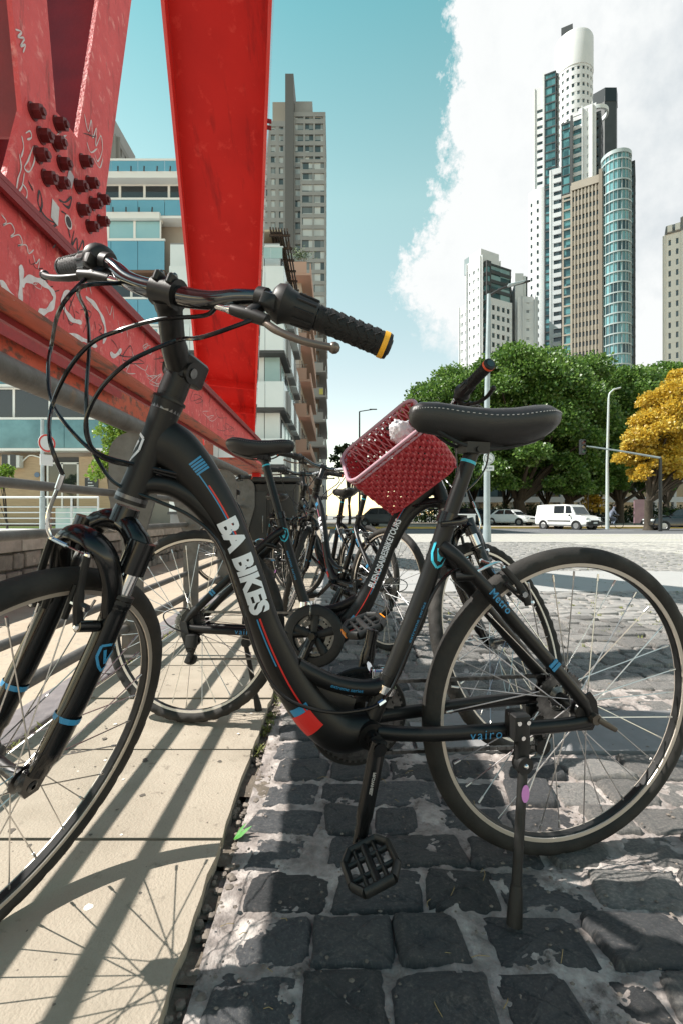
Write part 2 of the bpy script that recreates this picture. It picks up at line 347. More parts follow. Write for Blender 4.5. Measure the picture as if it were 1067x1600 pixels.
def lay_cobbles():
    r = random.Random(3); y = .22; row = 0; todo = []
    while y < 15.5:
        hgt = .122 * r.uniform(.93, 1.08)
        if not (1.60 < y + hgt / 2 < 1.93 or 4.95 < y + hgt / 2 < 6.75):
            x = KX1 + .02 + r.uniform(-.02, .03); xmax = min(9.5, .95 * (y + .4) + .7)
            while x < xmax:
                w = r.uniform(.115, .205); seam = .030 if .19 < x < .25 else 0
                if y < 1.6 and .26 < x < 2 or y > 1.93 or x < .28: todo.append((x + w / 2 + seam, y + hgt / 2, w - r.uniform(.002, .016), hgt - r.uniform(.002, .015)))
                x += w + seam
        elif 1.60 < y + hgt / 2 < 1.93:
            x = KX1 + .02
            while x < .24: w = r.uniform(.12, .18); todo.append((x + w / 2, y + hgt / 2, w - .016, hgt - .016)); x += w
        y += hgt; row += 1
    todo.sort(key=lambda q: hypot(q[0], q[1]) + (0 if q[0] < .72 * q[1] + .12 and q[1] > .62 else 100)); far = MB(); far_v = [(m, [v.co.copy() for v in m.vertices], [tuple(p.vertices) for p in m.polygons]) for m in SF]
    for i, (x, yy, w, h) in enumerate(todo):
        big = 1.7 if x > .3 and yy < 5 else 1.0; rz = r.gauss(0, .045); dz = r.uniform(-.006, .005) * big + zg(yy) + (.0 if r.random() > .12 else -.006); tx, ty = r.gauss(0, .022) * big, r.gauss(0, .026) * big
        M = Matrix.Translation((x, yy, dz)) @ Matrix.Rotation(rz, 4, 'Z') @ Matrix.Rotation(tx, 4, 'X') @ Matrix.Rotation(ty, 4, 'Y') @ Matrix.Diagonal((w, h, 1, 1))
        if r.random() < .5: M = M @ Matrix.Rotation(pi, 4, 'Z')
        if i < 300: dark = yy < 1.5 and x < .62 - .1 * r.random() or (x < .25 and yy < 2.6 and r.random() < .7); q = SN if dark else SG; link('cobblestone', q[r.randrange(len(q))], plaza, M)  # shade-dark stone colour by the kerb, sunlit colour beyond
        else:
            m, vs, fs = far_v[r.randrange(len(far_v))]; far.add([M @ v for v in vs], fs)
    o = far.obj('cobblestone_field', mat('cobble_far', (.275, .260, .245), .7, c2=(.20, .192, .183), scale=6, c3=(.37, .342, .31), s3=8, t3=.58, bump=.6, bscale=60), plaza, 40); o['kind'] = 'stuff'
lay_cobbles()
def near_mortar():
    from mathutils import noise
    nx, ny = 280, 380; x0, x1, y0, y1 = KX1 - .005, 1.45, .50, 2.6; vs = []
    for j in range(ny + 1):
        for i in range(nx + 1):
            x = x0 + (x1 - x0) * i / nx; y = y0 + (y1 - y0) * j / ny; p = V((x, y, 0))
            seam = max(0, 1 - abs(x - .225 - .03 * noise.noise(V((0, y * 5, 3)))) / .05)
            h = -.0055 + .0075 * noise.noise(p * 7) * .75 + .0050 * noise.noise(p * 19 + V((5, 2, 1))) + .0042 * noise.noise(p * 47) + .0026 * noise.noise(p * 110) + .009 * seam
            vs.append((x, y, min(h, .0040)))
    fs = [(j * (nx + 1) + i, j * (nx + 1) + i + 1, (j + 1) * (nx + 1) + i + 1, (j + 1) * (nx + 1) + i) for j in range(ny) for i in range(nx)]
    fs = [f for f in fs if not (1.59 < vs[f[0]][1] < 1.94 and vs[f[1]][0] > .26)]
    mb = MB(); mb.add(vs, fs); mb.obj('mortar', G_mortar, plaza, 60)
near_mortar()
mb = MB(); sheet(mb, [KX1, 2, 6, 14, 30, 60], [15.4, 16, 20, 24, 25.5], .004); struct('far_cobbles', mb, far_setts(), plaza)
mb = MB(); sheet(mb, [6.9, 14, 30, 60], [6.75, 9, 12, 15.4], .0035); struct('side_cobbles', mb, bpy.data.materials['far_setts'], plaza)
mb = MB(); mb.box2((.27, 1.60, -.05), (4.5, 1.93, .004)); struct('concrete_strip', mb, G_asph)
mb = MB(); mb.box2((KX1 + .01, 4.95, -.05), (40, 6.75, .006)); struct('concrete_band', mb, mat('pale_band', (.355, .349, .338), .85, c2=(.34, .333, .323), scale=6, bump=.3, bscale=150))
# pavement of long slabs along the railing
mb = MB(); mb.box2((-1.04, -1.5, -.12), (KX0, 26, -.002)); pav = struct('pavement', mb, mat('slab_bed', (.14, .12, .10), .95))
def slabs():
    r = random.Random(5); y = -.62
    while y < 9.5:
        h = .44; mb = MB(); e = .006; pts = []
        for k in range(9): pts.append((KX0 + r.uniform(-.005, .003), y + e + (h - 2 * e) * k / 8))
        poly = [(-1.035, y + e), (-1.035, y + h - e)] + pts[::-1]
        mb.prism(poly, .03, Matrix.Translation((0, 0, .003 + r.uniform(-.0015, .0015)))); o = mb.obj('slab', G_pave, pav, 0); y += h
    mb = MB(); mb.box2((-1.035, y, -.02), (KX0, 26, .016)); mb.obj('slab', G_pave, pav, 0)
slabs()
def gum():
    r = random.Random(31); mb = MB(); mw = MB()
    for i in range(90):
        b = mb if i % 4 else mw; x, y, q = r.uniform(-1.0, -.30), r.uniform(.65, 3.4), r.uniform(.003, .009); n = 9
        b.add([(x + q * r.uniform(.7, 1.2) * cos(2 * pi * k / n), y + q * r.uniform(.7, 1.2) * sin(2 * pi * k / n), .0192 + .0003 * (i % 3)) for k in range(n)], [tuple(range(n))])
    for b, m, nm in ((mb, mat('gum_dark', (.10, .085, .07), .8), 'gum_spots'), (mw, mat('gum_white', (.68, .64, .58), .7), 'paint_drips')): o = b.obj(nm, m, pav, 0); o['kind'] = 'stuff'
gum()
def litter():
    r = random.Random(41); mb = MB()
    for i in range(900):
        y = .6 + 2.6 * r.random() ** 1.4; x = r.uniform(KX1, .72 * y); q = r.uniform(.0015, .005); mb.ball((x, y, .003 + q * .3), q, 5, (r.uniform(.6, 1.4), r.uniform(.6, 1.4), .6))
    for i in range(260): x, y, q = r.uniform(-1.0, -.28), r.uniform(.62, 4), r.uniform(.001, .003); mb.ball((x, y, .019 + q * .3), q, 5, (r.uniform(.6, 1.6), 1, .6))
    o = mb.obj('grit', mat('grit', (.24, .20, .165), .9, c2=(.12, .10, .085), scale=40), None, 60); tag(o, 'scattered grit and crumbs of mortar lying on the setts and slabs', 'grit', kind='stuff')
    mb = MB()
    for i in range(70):
        y = .65 + 2.4 * r.random(); x = r.uniform(-.24, .6 * y); a = r.uniform(0, pi); d = V((cos(a), sin(a), 0)) * r.uniform(.012, .035); p = V((x, y, .006)); mb.tube([p, p + d * .5 + V((r.uniform(-.004, .004), 0, .003)), p + d], .0007, 4)
    o = mb.obj('dry_stalks', mat('straw', (.30, .22, .10), .9), None, 60); tag(o, 'dry stalks and leaf bits caught between the setts', 'litter', kind='stuff')
litter()
def gutter():
    r = random.Random(8); mb = MB(); y = -.5
    while y < 8:
        a = KX0 - .004; b = KX1 + .035 + r.uniform(-.012, .012); d = r.uniform(.05, .12); z = -.012 + r.uniform(-.006, .010)
        mb.add([(a, y, z), (b, y, z - .004), (b + r.uniform(-.01, .01), y + d, z - .004), (a, y + d, z + r.uniform(-.003, .003))], [(0, 1, 2, 3)]); y += d
    struct('gutter', mb, G_dirt)
    mb = MB()
    for i in range(420):
        y = r.uniform(.5, 4) ** 1.0; x = KX0 + r.uniform(.0, .05); s = r.uniform(.003, .011); z = -.012 + s * .4
        mb.ball((x, y, z), s, 6, (1, r.uniform(.7, 1.3), r.uniform(.5, .9)))
    o = mb.obj('gutter_grit', mat('grit', (.24, .20, .165), .9, c2=(.12, .10, .085), scale=40), None, 50); tag(o, 'loose grit and dirt lying in the gutter along the pavement edge', 'grit', kind='stuff')
    mb = MB()
    def tuft(x, y, z, k, hgt):
        for q in range(k):
            a = r.uniform(0, 2 * pi); l = hgt * r.uniform(.5, 1.1); b = V((x + r.uniform(-.012, .012), y + r.uniform(-.012, .012), z)); d = V((cos(a) * l * .7, sin(a) * l * .7, l * .6)); s = V((-sin(a), cos(a), 0)) * hgt * .08
            mb.add([b - s, b + s, b + d * .6 + s * .8, b + d, b + d * .6 - s * .8], [(0, 1, 2, 3, 4)])
    for i in range(34):
        tuft(KX0 + r.uniform(.0, .03), r.choice((1.75, 1.85, 2.05, 2.15, 2.3, 1.6)) + r.uniform(-.05, .05), -.006, 7, .028)
    for i in range(70): tuft(-1.05 + r.uniform(-.02, .02), r.uniform(1.2, 6), .0, 6, .030)
    for i in range(420): y = r.uniform(3.0, 14); tuft(r.uniform(.6, .7 * y), y, zg(y) - .004, 7, .032)
    for i in range(40): tuft(r.uniform(.4, 3.2), r.uniform(2.6, 4.6), -.004, 9, .030)
    o = mb.obj('weeds', mat('weed_leaf', (.20, .20, .045), .8, c2=(.13, .16, .04), scale=20), None, 0); tag(o, 'small yellow green weeds sprouting in the joints of the paving', 'weeds', kind='stuff')
    mb = MB()
    for a, l in ((.2, .05), (.9, .042), (-.5, .036)):
        p = V((KX0 + .022, 1.175, -.004)); d = V((cos(a) * .9, sin(a) * .5 + .1, .55)).normalized(); s = V((-.3, .9, .1)).normalized()
        mb.loft([[p + d * l * f + s * w - V((0, 0, .0006)), p + d * l * f + V((0, 0, w * .5)), p + d * l * f - s * w] for f, w in ((0, .0015), (.3, .006), (.65, .0065), (1, .0004))])
    o = mb.obj('seedling', mat('fresh_leaf', (.055, .24, .03), .6), None, 40); tag(o, 'tiny bright green seedling growing from the crack beside the kerb', 'plant')
gutter()
# granite kerb, sandy strip, stone wall on the dock side
mb = MB(); mb.box2((-1.26, -1.5, -.14), (-1.045, 26, -.03)); kb = struct('granite_kerb', mb, G_dirt)
r_ = random.Random(9); y = -1
while y < 13:
    h = r_.uniform(.6, .95); mb = MB(); mb.rbox((-1.165 + r_.uniform(-.006, .006), y + h / 2, -.02 + r_.uniform(-.004, .004)), (.17, h - .014, .045), .012); mb.obj('kerbstone', G_kerb, kb, 40); y += h
mb = MB(); nx, ny = 12, 60
vs = [(-2.9 + 1.66 * i / nx, -1.5 + 28 * j / ny, -.028 + .012 * sin(i * 1.7 + j * .9) * sin(j * .37)) for j in range(ny + 1) for i in range(nx + 1)]
mb.add(vs, [(j * (nx + 1) + i, j * (nx + 1) + i + 1, (j + 1) * (nx + 1) + i + 1, (j + 1) * (nx + 1) + i) for j in range(ny) for i in range(nx)])
struct('sandy_strip', mb, G_sand, smooth=60)
def stone_wall():
    W = thing('stone_wall', 'low grey rubble stone wall with a flat coping behind the railing', 'wall', (-3.02, 8, 0))
    T = Matrix.Translation((3.02, -8, 0)); r = random.Random(12)
    m1 = tint_random(mat('rubble_stone', (.20, .19, .175), .85, c2=(.11, .105, .10), scale=16, c3=(.32, .30, .27), s3=8, t3=.62, bump=1, bscale=60), .3)
    mb = MB(); mb.box2((-3.30, 2.6, -.1), (-2.885, 20, .44)); mb.obj('wall_core', mat('rubble_mortar', (.12, .11, .10), .95, c2=(.07, .065, .06), scale=20, bump=1), W, 0, T)
    for row, (z0, z1) in enumerate(((-.05, .12), (.12, .27), (.27, .435))):
        y = 2.6 + r.uniform(0, .1)
        while y < 12.5:
            w = r.uniform(.14, .34); hz = (z1 - z0) - r.uniform(.012, .03); mb = MB()
            mb.rbox((-2.875, y + w / 2, (z0 + z1) / 2 + r.uniform(-.01, .01)), (.055 + r.uniform(0, .03), w - r.uniform(.012, .03), hz), .018, Matrix.Rotation(r.gauss(0, .06), 3, 'X')); mb.obj('wall_stone', m1, W, 45, T); y += w
    y = 2.6; m2 = tint_random(mat('coping_stone', (.34, .325, .30), .85, c2=(.22, .21, .195), scale=10, bump=.6, bscale=80), .1)
    while y < 20:
        h = r.uniform(.9, 1.3); mb = MB(); mb.rbox((-3.07, y + h / 2, .505), (.50, h - .012, .13), .012); mb.obj('coping', m2, W, 40, T); y += h
stone_wall()
# street, grass and pavements beyond
mb = MB(); mb.quad((-90, 3, .02), (-3.25, 3, .02), (-3.25, 24.5, .02), (-90, 24.5, .02)); struct('left_street', mb, G_white)
mb = MB(); mb.box2((-90, 24.5, -.3), (-1.04, 27.6, .04)); struct('left_pavement', mb, mat('light_pavement', (.58, .565, .54), .8, c2=(.50, .49, .47), scale=.9))
mb = MB(); mb.box2((-90, 27.6, -.3), (-9.5, 29.8, .10)); struct('lawn_strip', mb, mat('lawn', (.07, .12, .02), .9, c2=(.12, .16, .03), scale=8, bump=1, bscale=30))
mb = MB(); mb.quad((-1.0, 25.5, -.205), (200, 25.5, -.205), (200, 38, -.242), (-1.0, 38, -.242)); struct('road', mb, G_road)
mb = MB()
for x in range(4, 120, 6): mb.quad((x, 31.6, -.2185), (x + 3, 31.6, -.2185), (x + 3, 31.75, -.2190), (x, 31.75, -.2190))
struct('road_marking', mb, mat('road_paint', (.75, .75, .72), .7))
mb = MB(); mb.box2((-1.0, 38, -.4), (200, 62, -.11)); struct('far_pavement', mb, mat('park_paving', (.36, .31, .25), .9, c2=(.28, .24, .19), scale=.7))
mb = MB(); mb.box2((-1.0, 37.82, -.4), (200, 38.0, -.105)); struct('yellow_kerb', mb, mat('kerb_yellow', (.62, .42, .10), .8, c2=(.50, .34, .09), scale=2))
# ================================================================== bicycles (u forward, v to the bike's left, w up)
RW = 0.348
HANG = 1.2286
AX = V((-cos(HANG), 0, sin(HANG))); FW = V((sin(HANG), 0, cos(HANG)))
LP = V((0.910, 0, 0.7785)); UP_ = LP + AX * 0.184; BARC = UP_ + AX * 0.150 + FW * 0.093
HUBF = V((1.111, 0, RW)); BB = V((0.468, 0, 0.3315))
B_black = mat('bike_black_paint', (.0055, .0053, .0055), .36, c2=(.008, .0078, .008), scale=14, spec=.33, bump=.05, bscale=300, c3=(.030, .028, .026), s3=60, t3=.70, w3=.03, c4=(.016, .015, .014), s4=5, t4=.60, st4=(1, 1, 1), w4=.12)
B_gloss = mat('bike_gloss_black', (.006, .006, .0065), .18, spec=.45)
B_bar = mat('bar_lacquer', (.007, .007, .008), .14, spec=.9, coat=.6)
B_rubber = mat('tyre_rubber', (.014, .0138, .0135), .75, c2=(.042, .038, .034), scale=7, bump=.25, bscale=150, spec=.3)
B_plastic = mat('black_plastic', (.008, .008, .008), .45, spec=.35, c2=(.02, .02, .02), scale=30)
B_grip = mat('grip_rubber', (.010, .010, .010), .6, spec=.35, bump=.5, bscale=260)
B_saddle = mat('saddle_vinyl', (.010, .010, .0105), .40, c3=(.045, .044, .042), s3=90, t3=.70, w3=.04, c2=(.020, .0195, .019), scale=10, bump=.2, bscale=420)
B_chrome = mat('bike_chrome', (.72, .72, .72), .14, 1.0)
B_alu = mat('rim_aluminium', (.60, .53, .46), .38, .55)  # bare metal; tan tint paints in the warm ground's reflection
B_steel = mat('dark_steel', (.20, .20, .20), .35, 1.0, c2=(.08, .08, .08), scale=60)
B_spoke = mat('spoke_steel', (.62, .61, .60), .28, 1.0)
B_lever = mat('lever_bronze_grey', (.16, .13, .11), .38, .7)
B_white = mat('decal_white', (.72, .74, .78), .45)
B_blue = mat('decal_blue', (.03, .22, .42), .4)
B_cyan = mat('decal_cyan', (.03, .42, .55), .4)
B_red = mat('decal_red', (.60, .02, .015), .4)
B_orange = mat('reflector_orange', (.85, .25, .01), .25)
B_pink = mat('sticker_pink', (.62, .22, .55), .5)
B_stitch = mat('stitch_thread', (.26, .26, .25), .8)
B_yellow = mat('grip_cap_yellow', (.85, .42, .02), .5)
B_redcap = mat('grip_cap_red', (.75, .10, .03), .5)

class TubePath:
    """a frame tube in the bike's mid plane: control points (u, w, half depth, half width)"""
    def __init__(s, ctrl, k=8):
        s.p = spl(ctrl, k); s.s = [0.0]
        for a, b in zip(s.p, s.p[1:]): s.s.append(s.s[-1] + hypot(b[0] - a[0], b[1] - a[1]))
        s.L = s.s[-1]
    def ev(s, t):
        t = min(max(t, 0), s.L - 1e-6); i = 0
        while s.s[i + 1] < t: i += 1
        f = (t - s.s[i]) / (s.s[i + 1] - s.s[i]); a, b = s.p[i], s.p[i + 1]
        q = [x + (y - x) * f for x, y in zip(a, b)]
        j0, j1 = max(i - 1, 0), min(i + 2, len(s.p) - 1)
        T = V((s.p[j1][0] - s.p[j0][0], 0, s.p[j1][1] - s.p[j0][1])).normalized()
        return V((q[0], 0, q[1])), T, V((T.z, 0, -T.x)), q[2], q[3]
    def s_at(s, u, w): return min(range(len(s.p)), key=lambda i: hypot(s.p[i][0] - u, s.p[i][1] - w)) and s.s[min(range(len(s.p)), key=lambda i: hypot(s.p[i][0] - u, s.p[i][1] - w))]
    def surf(s, t, y, side=1, off=.0012):
        P, T, N, ra, rb = s.ev(t); a = max(-1.45, min(1.45, y / ra))
        return P + N * ((ra + off) * sin(a)) + V((0, side * (rb + off) * cos(a), 0))
    def add(s, mb, n=16):
        mb.tube([(q[0], 0, q[1]) for q in s.p], [(q[3], q[2]) for q in s.p], n, up=(0, 1, 0))
    def strip(s, mb, t0, t1, y0, y1, side=1, n=14, ny=4, off=.0012, taper=0):
        vs = []; fs = []
        for i in range(n + 1):
            t = t0 + (t1 - t0) * i / n
            for j in range(ny + 1): vs.append(s.surf(t, y0 + (y1 - y0) * j / ny + taper * i / n, side, off))
        for i in range(n):
            for j in range(ny): a = i * (ny + 1) + j; fs.append((a, a + 1, a + ny + 2, a + ny + 1))
        mb.add(vs, fs)
    def text(s, mb, txt, t0, size, y0, side=1, bold=0, spacing=1, shear=0, rev=False, off=.0014, fit=None):
        vs, fs = text_mesh(txt, 1.0, bold, 0, spacing, shear, fine=.14)
        w = max(v.x for v in vs); hmax = max(v.y for v in vs); k = size / hmax; kx = k if fit is None else fit / w
        out = []
        for v in vs: out.append(s.surf(t0 + (-1 if rev else 1) * v.x * kx, y0 + v.y * k, side, off))
        mb.add(out, fs)
MAIN = TubePath([(.864, .882, .043, .022), (.835, .868, .042, .023), (.794, .820, .037, .024), (.749, .748, .031, .025), (.710, .655, .0285, .025), (.676, .556, .029, .025), (.642, .477, .033, .026), (.608, .416, .036, .027), (.566, .362, .040, .029), (.520, .330, .042, .031), (.468, .3315, .036, .034)])
LOWER = TubePath([(.905, .800, .018, .018), (.870, .808, .018, .018), (.832, .800, .018, .018), (.788, .768, .020, .018), (.750, .716, .022, .019), (.722, .650, .018, .016)])
STEP = TubePath([(.612, .470, .016, .016), (.590, .455, .017, .016), (.540, .430, .0165, .016), (.487, .417, .0165, .016), (.440, .418, .018, .017), (.418, .444, .019, .0175), (.383, .534, .0185, .0185), (.346, .637, .0185, .0185), (.3115, .745, .0185, .0185)])
SEATLOW = TubePath([(.424, .438, .018, .018), (.445, .385, .018, .018), (.468, .3315, .019, .02)])

def shield(mb, put, k):
    """a small shield outline with a V inside; put(x, y) places a point on the surface"""
    def rib(pts, w):
        for (a, b) in zip(pts, pts[1:]):
            d = hypot(b[0] - a[0], b[1] - a[1]) or 1; nx, ny = -(b[1] - a[1]) / d * w, (b[0] - a[0]) / d * w
            mb.add([put(k * (a[0] + nx), k * (a[1] + ny)), put(k * (a[0] - nx), k * (a[1] - ny)), put(k * (b[0] - nx), k * (b[1] - ny)), put(k * (b[0] + nx), k * (b[1] + ny))], [(0, 1, 2, 3)])
    rib([(-.45, .5), (.1, .6), (.5, .45), (.5, -.05), (.25, -.45), (0, -.65), (-.3, -.4), (-.45, 0), (-.45, .5)], .06)
    rib([(-.2, .3), (.0, -.3), (.28, .32)], .07)

def ring_profile(kind):
    if kind == 'rim': return [(.3035, -.006), (.3035, .006), (.307, .0105), (.318, .0125), (.3215, .0125), (.3215, .0095), (.3165, .008), (.3165, -.008), (.3215, -.0095), (.3215, -.0125), (.318, -.0125), (.307, -.0105)]
def wheel_M(c): return Matrix.Translation(c) @ Matrix.Rotation(radians(-90), 4, 'X')
def tyre_mesh(knob):
    mb = MB(); n = 192; prof = []
    for k in range(15):
        a = radians(-152 + 304 * k / 14); prof.append((.3285 + .0195 * cos(a), .0205 * sin(a), a))
    vs = []
    for i in range(n):
        th = 2 * pi * i / n
        for k, (r, z, a) in enumerate(prof):
            d = 0
            if knob:
                if 3 <= k <= 11: d = .0016 if (i + (k // 2) * 2) % 4 < 2 else -.001
                if k in (3, 11): d = .003 if i % 4 < 2 else -.001
            else:
                if k in (2, 3, 4, 5, 9, 10, 11, 12) and (i + abs(k - 7)) % 6 == 0: d = -.0034
                if k == 7: d = -.0004
            c = V((cos(a), sin(a))); r2 = r + d * c.x; z2 = z + d * c.y
            vs.append((r2 * cos(th), r2 * sin(th), z2))
    p = len(prof); fs = [(i * p + q, ((i + 1) % n) * p + q, ((i + 1) % n) * p + q + 1, i * p + q + 1) for i in range(n) for q in range(p - 1)]
    mb.add(vs, fs); return mb.mesh('tyre', B_rubber, 50)
ME = {}
def rim_mesh():
    mb = MB(); mb.mi = 0
    mb.lathe(ring_profile('rim'), None, 72, closed_prof=True)
    me_mats = [B_plastic, B_alu]
    # machined brake tracks on both sides
    mb.mi = 1
    for sg in (1, -1): mb.lathe([(.3055, sg * .0092), (.3060, sg * .0112), (.3200, sg * .0136), (.3204, sg * .0125)], None, 72)
    return mb.mesh('wheel', me_mats, 30)
def hub_mesh(rear):
    mb = MB()
    mb.lathe([(.004, -.062), (.009, -.060), (.009, -.047), (.016, -.043), (.016, -.038), (.023, -.036), (.023, -.032), (.012, -.026), (.011, 0), (.012, .026), (.023, .032), (.023, .036), (.016, .038), (.015, .044), (.009, .047), (.009, .060), (.004, .062)], None, 20)
    return mb.mesh('hub', B_steel, 40)
def spoke_mesh():
    mb = MB(); mb.cyl((0, 0, 0), (0, 0, .283), .0013, n=5); mb.cyl((0, 0, .270), (0, 0, .286), .0024, n=6)
    return mb.mesh('spoke', B_spoke, 60)
def spoke_mats():
    out = []
    for i in range(32):
        sd = 1 if i % 2 == 0 else -1; a_r = 2 * pi * (i + .5) / 32; q = i // 2; lead = 1 if q % 2 == 0 else -1
        a_h = a_r + lead * radians(62)
        p1 = V((.3045 * cos(a_r), .3045 * sin(a_r), sd * .002)); p0 = V((.0205 * cos(a_h), .0205 * sin(a_h), sd * .034))
        d = p1 - p0; z = d.normalized(); out.append((p0, z, d.length))
    return out
def make_meshes():
    ME['tyre'] = tyre_mesh(False); ME['tyre_knob'] = tyre_mesh(True); ME['rim'] = rim_mesh(); ME['hubr'] = hub_mesh(1); ME['spoke'] = spoke_mesh()
    mb = MB(); mb.cyl((0, .066, RW), (0, .088, RW), .011, n=12); mb.tube([(-.004, .086, RW), (-.022, .092, RW - .010), (-.046, .090, RW - .024)], [(.006, .004), (.0065, .0035), (.005, .003)], 8); mb.cyl((0, -.066, RW), (0, -.082, RW), .011, n=12); ME['axle'] = mb.mesh('axle_lever', mat('lever_steel', (.10, .085, .07), .45, .6), 40)
    mb = MB()
    for p0, z, l in spoke_mats(): mb.cyl(p0, p0 + z * l, .0013, n=4, caps=False)
    ME['spokes_all'] = mb.mesh('spoke', B_spoke, 60)
    # ---- frame
    mb = MB(); MAIN.add(mb, 20); LOWER.add(mb, 14); STEP.add(mb, 14); SEATLOW.add(mb, 12)
    mb.tube([LP - AX * .004, LP + AX * .04, UP_ - AX * .05, UP_ + AX * .004], [.0275, .0245, .0235, .0270], 20)
    mb.tube([UP_ + AX * .0005, UP_ + AX * .005], [.0290, .0285], 24)
    mb.tube([(.835, 0, .878), (.790, 0, .800), (.745, 0, .722)], [(.017, .030)] * 3, 12, up=(0, 1, 0))   # gusset web behind the window
    mb.cyl((BB.x, -.037, BB.z), (BB.x, .037, BB.z), .0265, n=20)
    mb.tube([(.600, 0, .440), (.550, 0, .395), (.500, 0, .375)], [(.006, .022)] * 3, 10, up=(0, 1, 0))
    for s in (1, -1):
        mb.tube(spl([(.325, s * .012, .700), (.300, s * .030, .678), (.244, s * .046, .619), (.183, s * .052, .553), (.088, s * .060, .455), (.018, s * .066, .378), (.004, s * .067, .352)], 5), [(.0135, .0145)] * 26 + [(.010, .012)] * 5, 12)
        mb.tube(spl([(.455, s * .030, .338), (.400, s * .043, .335), (.319, s * .053, .333), (.178, s * .063, .334), (.060, s * .067, .334), (.004, s * .067, .338)], 5), [(.0145, .0125)] * 26, 12)
        mb.prism([(.030, .320), (.035, .352), (.022, .392), (.004, .400), (-.012, .380), (-.020, .345), (-.006, .318)], .005, basis((0, s * .068, 0), (1, 0, 0), (0, 0, 1), (0, -1, 0)))
        mb.cyl((.300, s * .028, .640), (.270, s * .046, .645), .010, n=10)
    mb.cyl((.325, -.02, .69), (.325, .02, .69), .012, n=12)
    ME['frame'] = mb.mesh('frame', B_black, 45)
    mb = MB()
    for P, r in ((LP + AX * .006, .0272), (UP_ - AX * .014, .0257)):
        mb.tube([P - AX * .0035, P + AX * .0035], r, 24)
    ME['headset'] = mb.mesh('headset', mat('headset_metal', (.16, .16, .165), .3, .9), 40)
    # ---- decals on the frame, one mesh per colour
    s0 = MAIN.s_at(.748, .742)
    mb = MB(); MAIN.text(mb, 'BA BIKES', s0, .0350, -.0150, 1, bold=.055, fit=.182); ME['let_ba'] = mb.mesh('lettering', B_white, 0)
    mb = MB(); e = MAIN.s_at(.655, .51); MAIN.text(mb, 'BUENOSAIRESBIKETOURS', e, .021, -.010, -1, bold=.03, rev=True, fit=.255); ME['let_tour'] = mb.mesh('lettering', B_white, 0)
    mb = MB()
    h0 = UP_ - AX * .095
    def hp(x, y):
        a = x / .0245; return h0 + AX * y + FW * (.0252 * cos(a + .12)) + V((0, .0252 * sin(a + .12), 0))
    shield(mb, hp, .042)
    ME['let_head'] = mb.mesh('head_badge', B_white, 0)
    a0 = MAIN.s_at(.815, .84); a1 = MAIN.s_at(.735, .72); b0 = MAIN.s_at(.662, .52); b1 = MAIN.s_at(.603, .41); b2 = MAIN.s_at(.575, .372)
    for key, mt in (('blue', B_blue), ('red', B_red)):
        mb = MB()
        for sd in (1, -1):
            if key == 'blue':
                for q in range(5): MAIN.strip(mb, a0 - .004 + q * .0052, a0 - .0005 + q * .0052, .000, .026, sd, 2, 5)
                MAIN.strip(mb, a0 + .02, a1, .0015, .0036, sd, 16, 1); MAIN.strip(mb, b0 - .05, b0 + .045, -.0110, -.0085, sd, 12, 1)
                MAIN.strip(mb, b1 + .004, b1 + .019, -.034, .004, sd, 3, 6)
            else:
                MAIN.strip(mb, a0 + .045, a1, .0044, .0072, sd, 16, 1); MAIN.strip(mb, b0 - .05, b1 + .02, -.0062, -.0032, sd, 16, 1)
                MAIN.strip(mb, b1 + .0192, b2 + .018, -.044, .002, sd, 5, 6)
        ME['stripe_' + key] = mb.mesh('stripe', mt, 0)
    mb = MB(); q = STEP.s_at(.3115, .745)
    shieldbase = STEP.s_at(.330, .690)
    STEP.text(mb, 'extreme series', STEP.s_at(.545, .432), .0062, -.004, 1, bold=.0, fit=.066)
    STEP.text(mb, 'extreme series', STEP.s_at(.395, .505), .006, -.004, 1, bold=.0, fit=.085)
    STEP.text(mb, 'extreme series', STEP.s_at(.350, .625), .008, -.004, -1, bold=.0, rev=True, fit=.11)
    # the stays
    for s in (1, -1):
        P0, P1 = V((.262, s * .0435, .638)), V((.088, s * .060, .455)); T = (P1 - P0).normalized(); n_ = V((0, s, 0)); up = n_.cross(T) * s
        up = up if up.z > 0 else -up
        M = basis(P0 + T * .03 + n_ * .0158 - up * .006, T if s > 0 else -T, up, n_)
        if s < 0: M = M @ Matrix.Translation((-.075, 0, 0))
        add_text(mb, 'Metro', M, .022, .0004, spacing=1.1, center=False)
        for r in (0, .010): 
            c = P0.lerp(P1, .93) + T * r + n_ * .0145; mb.box(c, (.007, .002, .022), basis((0, 0, 0), T, n_, up).to_3x3())
        C0 = V((.278, s * .057 + s * .0135, .333)); T = V((-1, s * .07, .01)).normalized()
        M = basis(C0 - V((0, 0, .009)), T if s > 0 else -T, V((0, 0, 1)), n_)
        if s < 0: M = M @ Matrix.Translation((-.085, 0, 0))
        add_text(mb, 'vairo', M, .027, .0, spacing=1.25, center=False)
    ME['let_cyan'] = mb.mesh('lettering', B_blue, 0)
    mb = MB(); shield(mb, lambda x, y: STEP.surf(shieldbase + y, -x, 1), .040); shield(mb, lambda x, y: STEP.surf(shieldbase + y, x, -1), .040); ME['let_shield'] = mb.mesh('lettering', B_cyan, 0)
    # ---- seat collar, post, saddle
    sd = (V((.262, 0, .892)) - V((.3115, 0, .745))).normalized(); c0 = V((.3115, 0, .745))
    mb = MB(); mb.tube([c0 - sd * .004, c0 + sd * .020], .0225, 20); mb.box(c0 - V((.026, 0, .0)) + sd * .008, (.022, .018, .018)); mb.cyl(c0 + V((-.03, -.022, .008)), c0 + V((-.03, .022, .008)), .005, n=8); mb.tube([c0 + V((-.03, .022, .008)), c0 + V((-.01, .034, .004)), c0 + V((.03, .036, .0))], [(.006, .004)] * 3, 8)
    ME['collar'] = mb.mesh('seat_collar', B_gloss, 40)
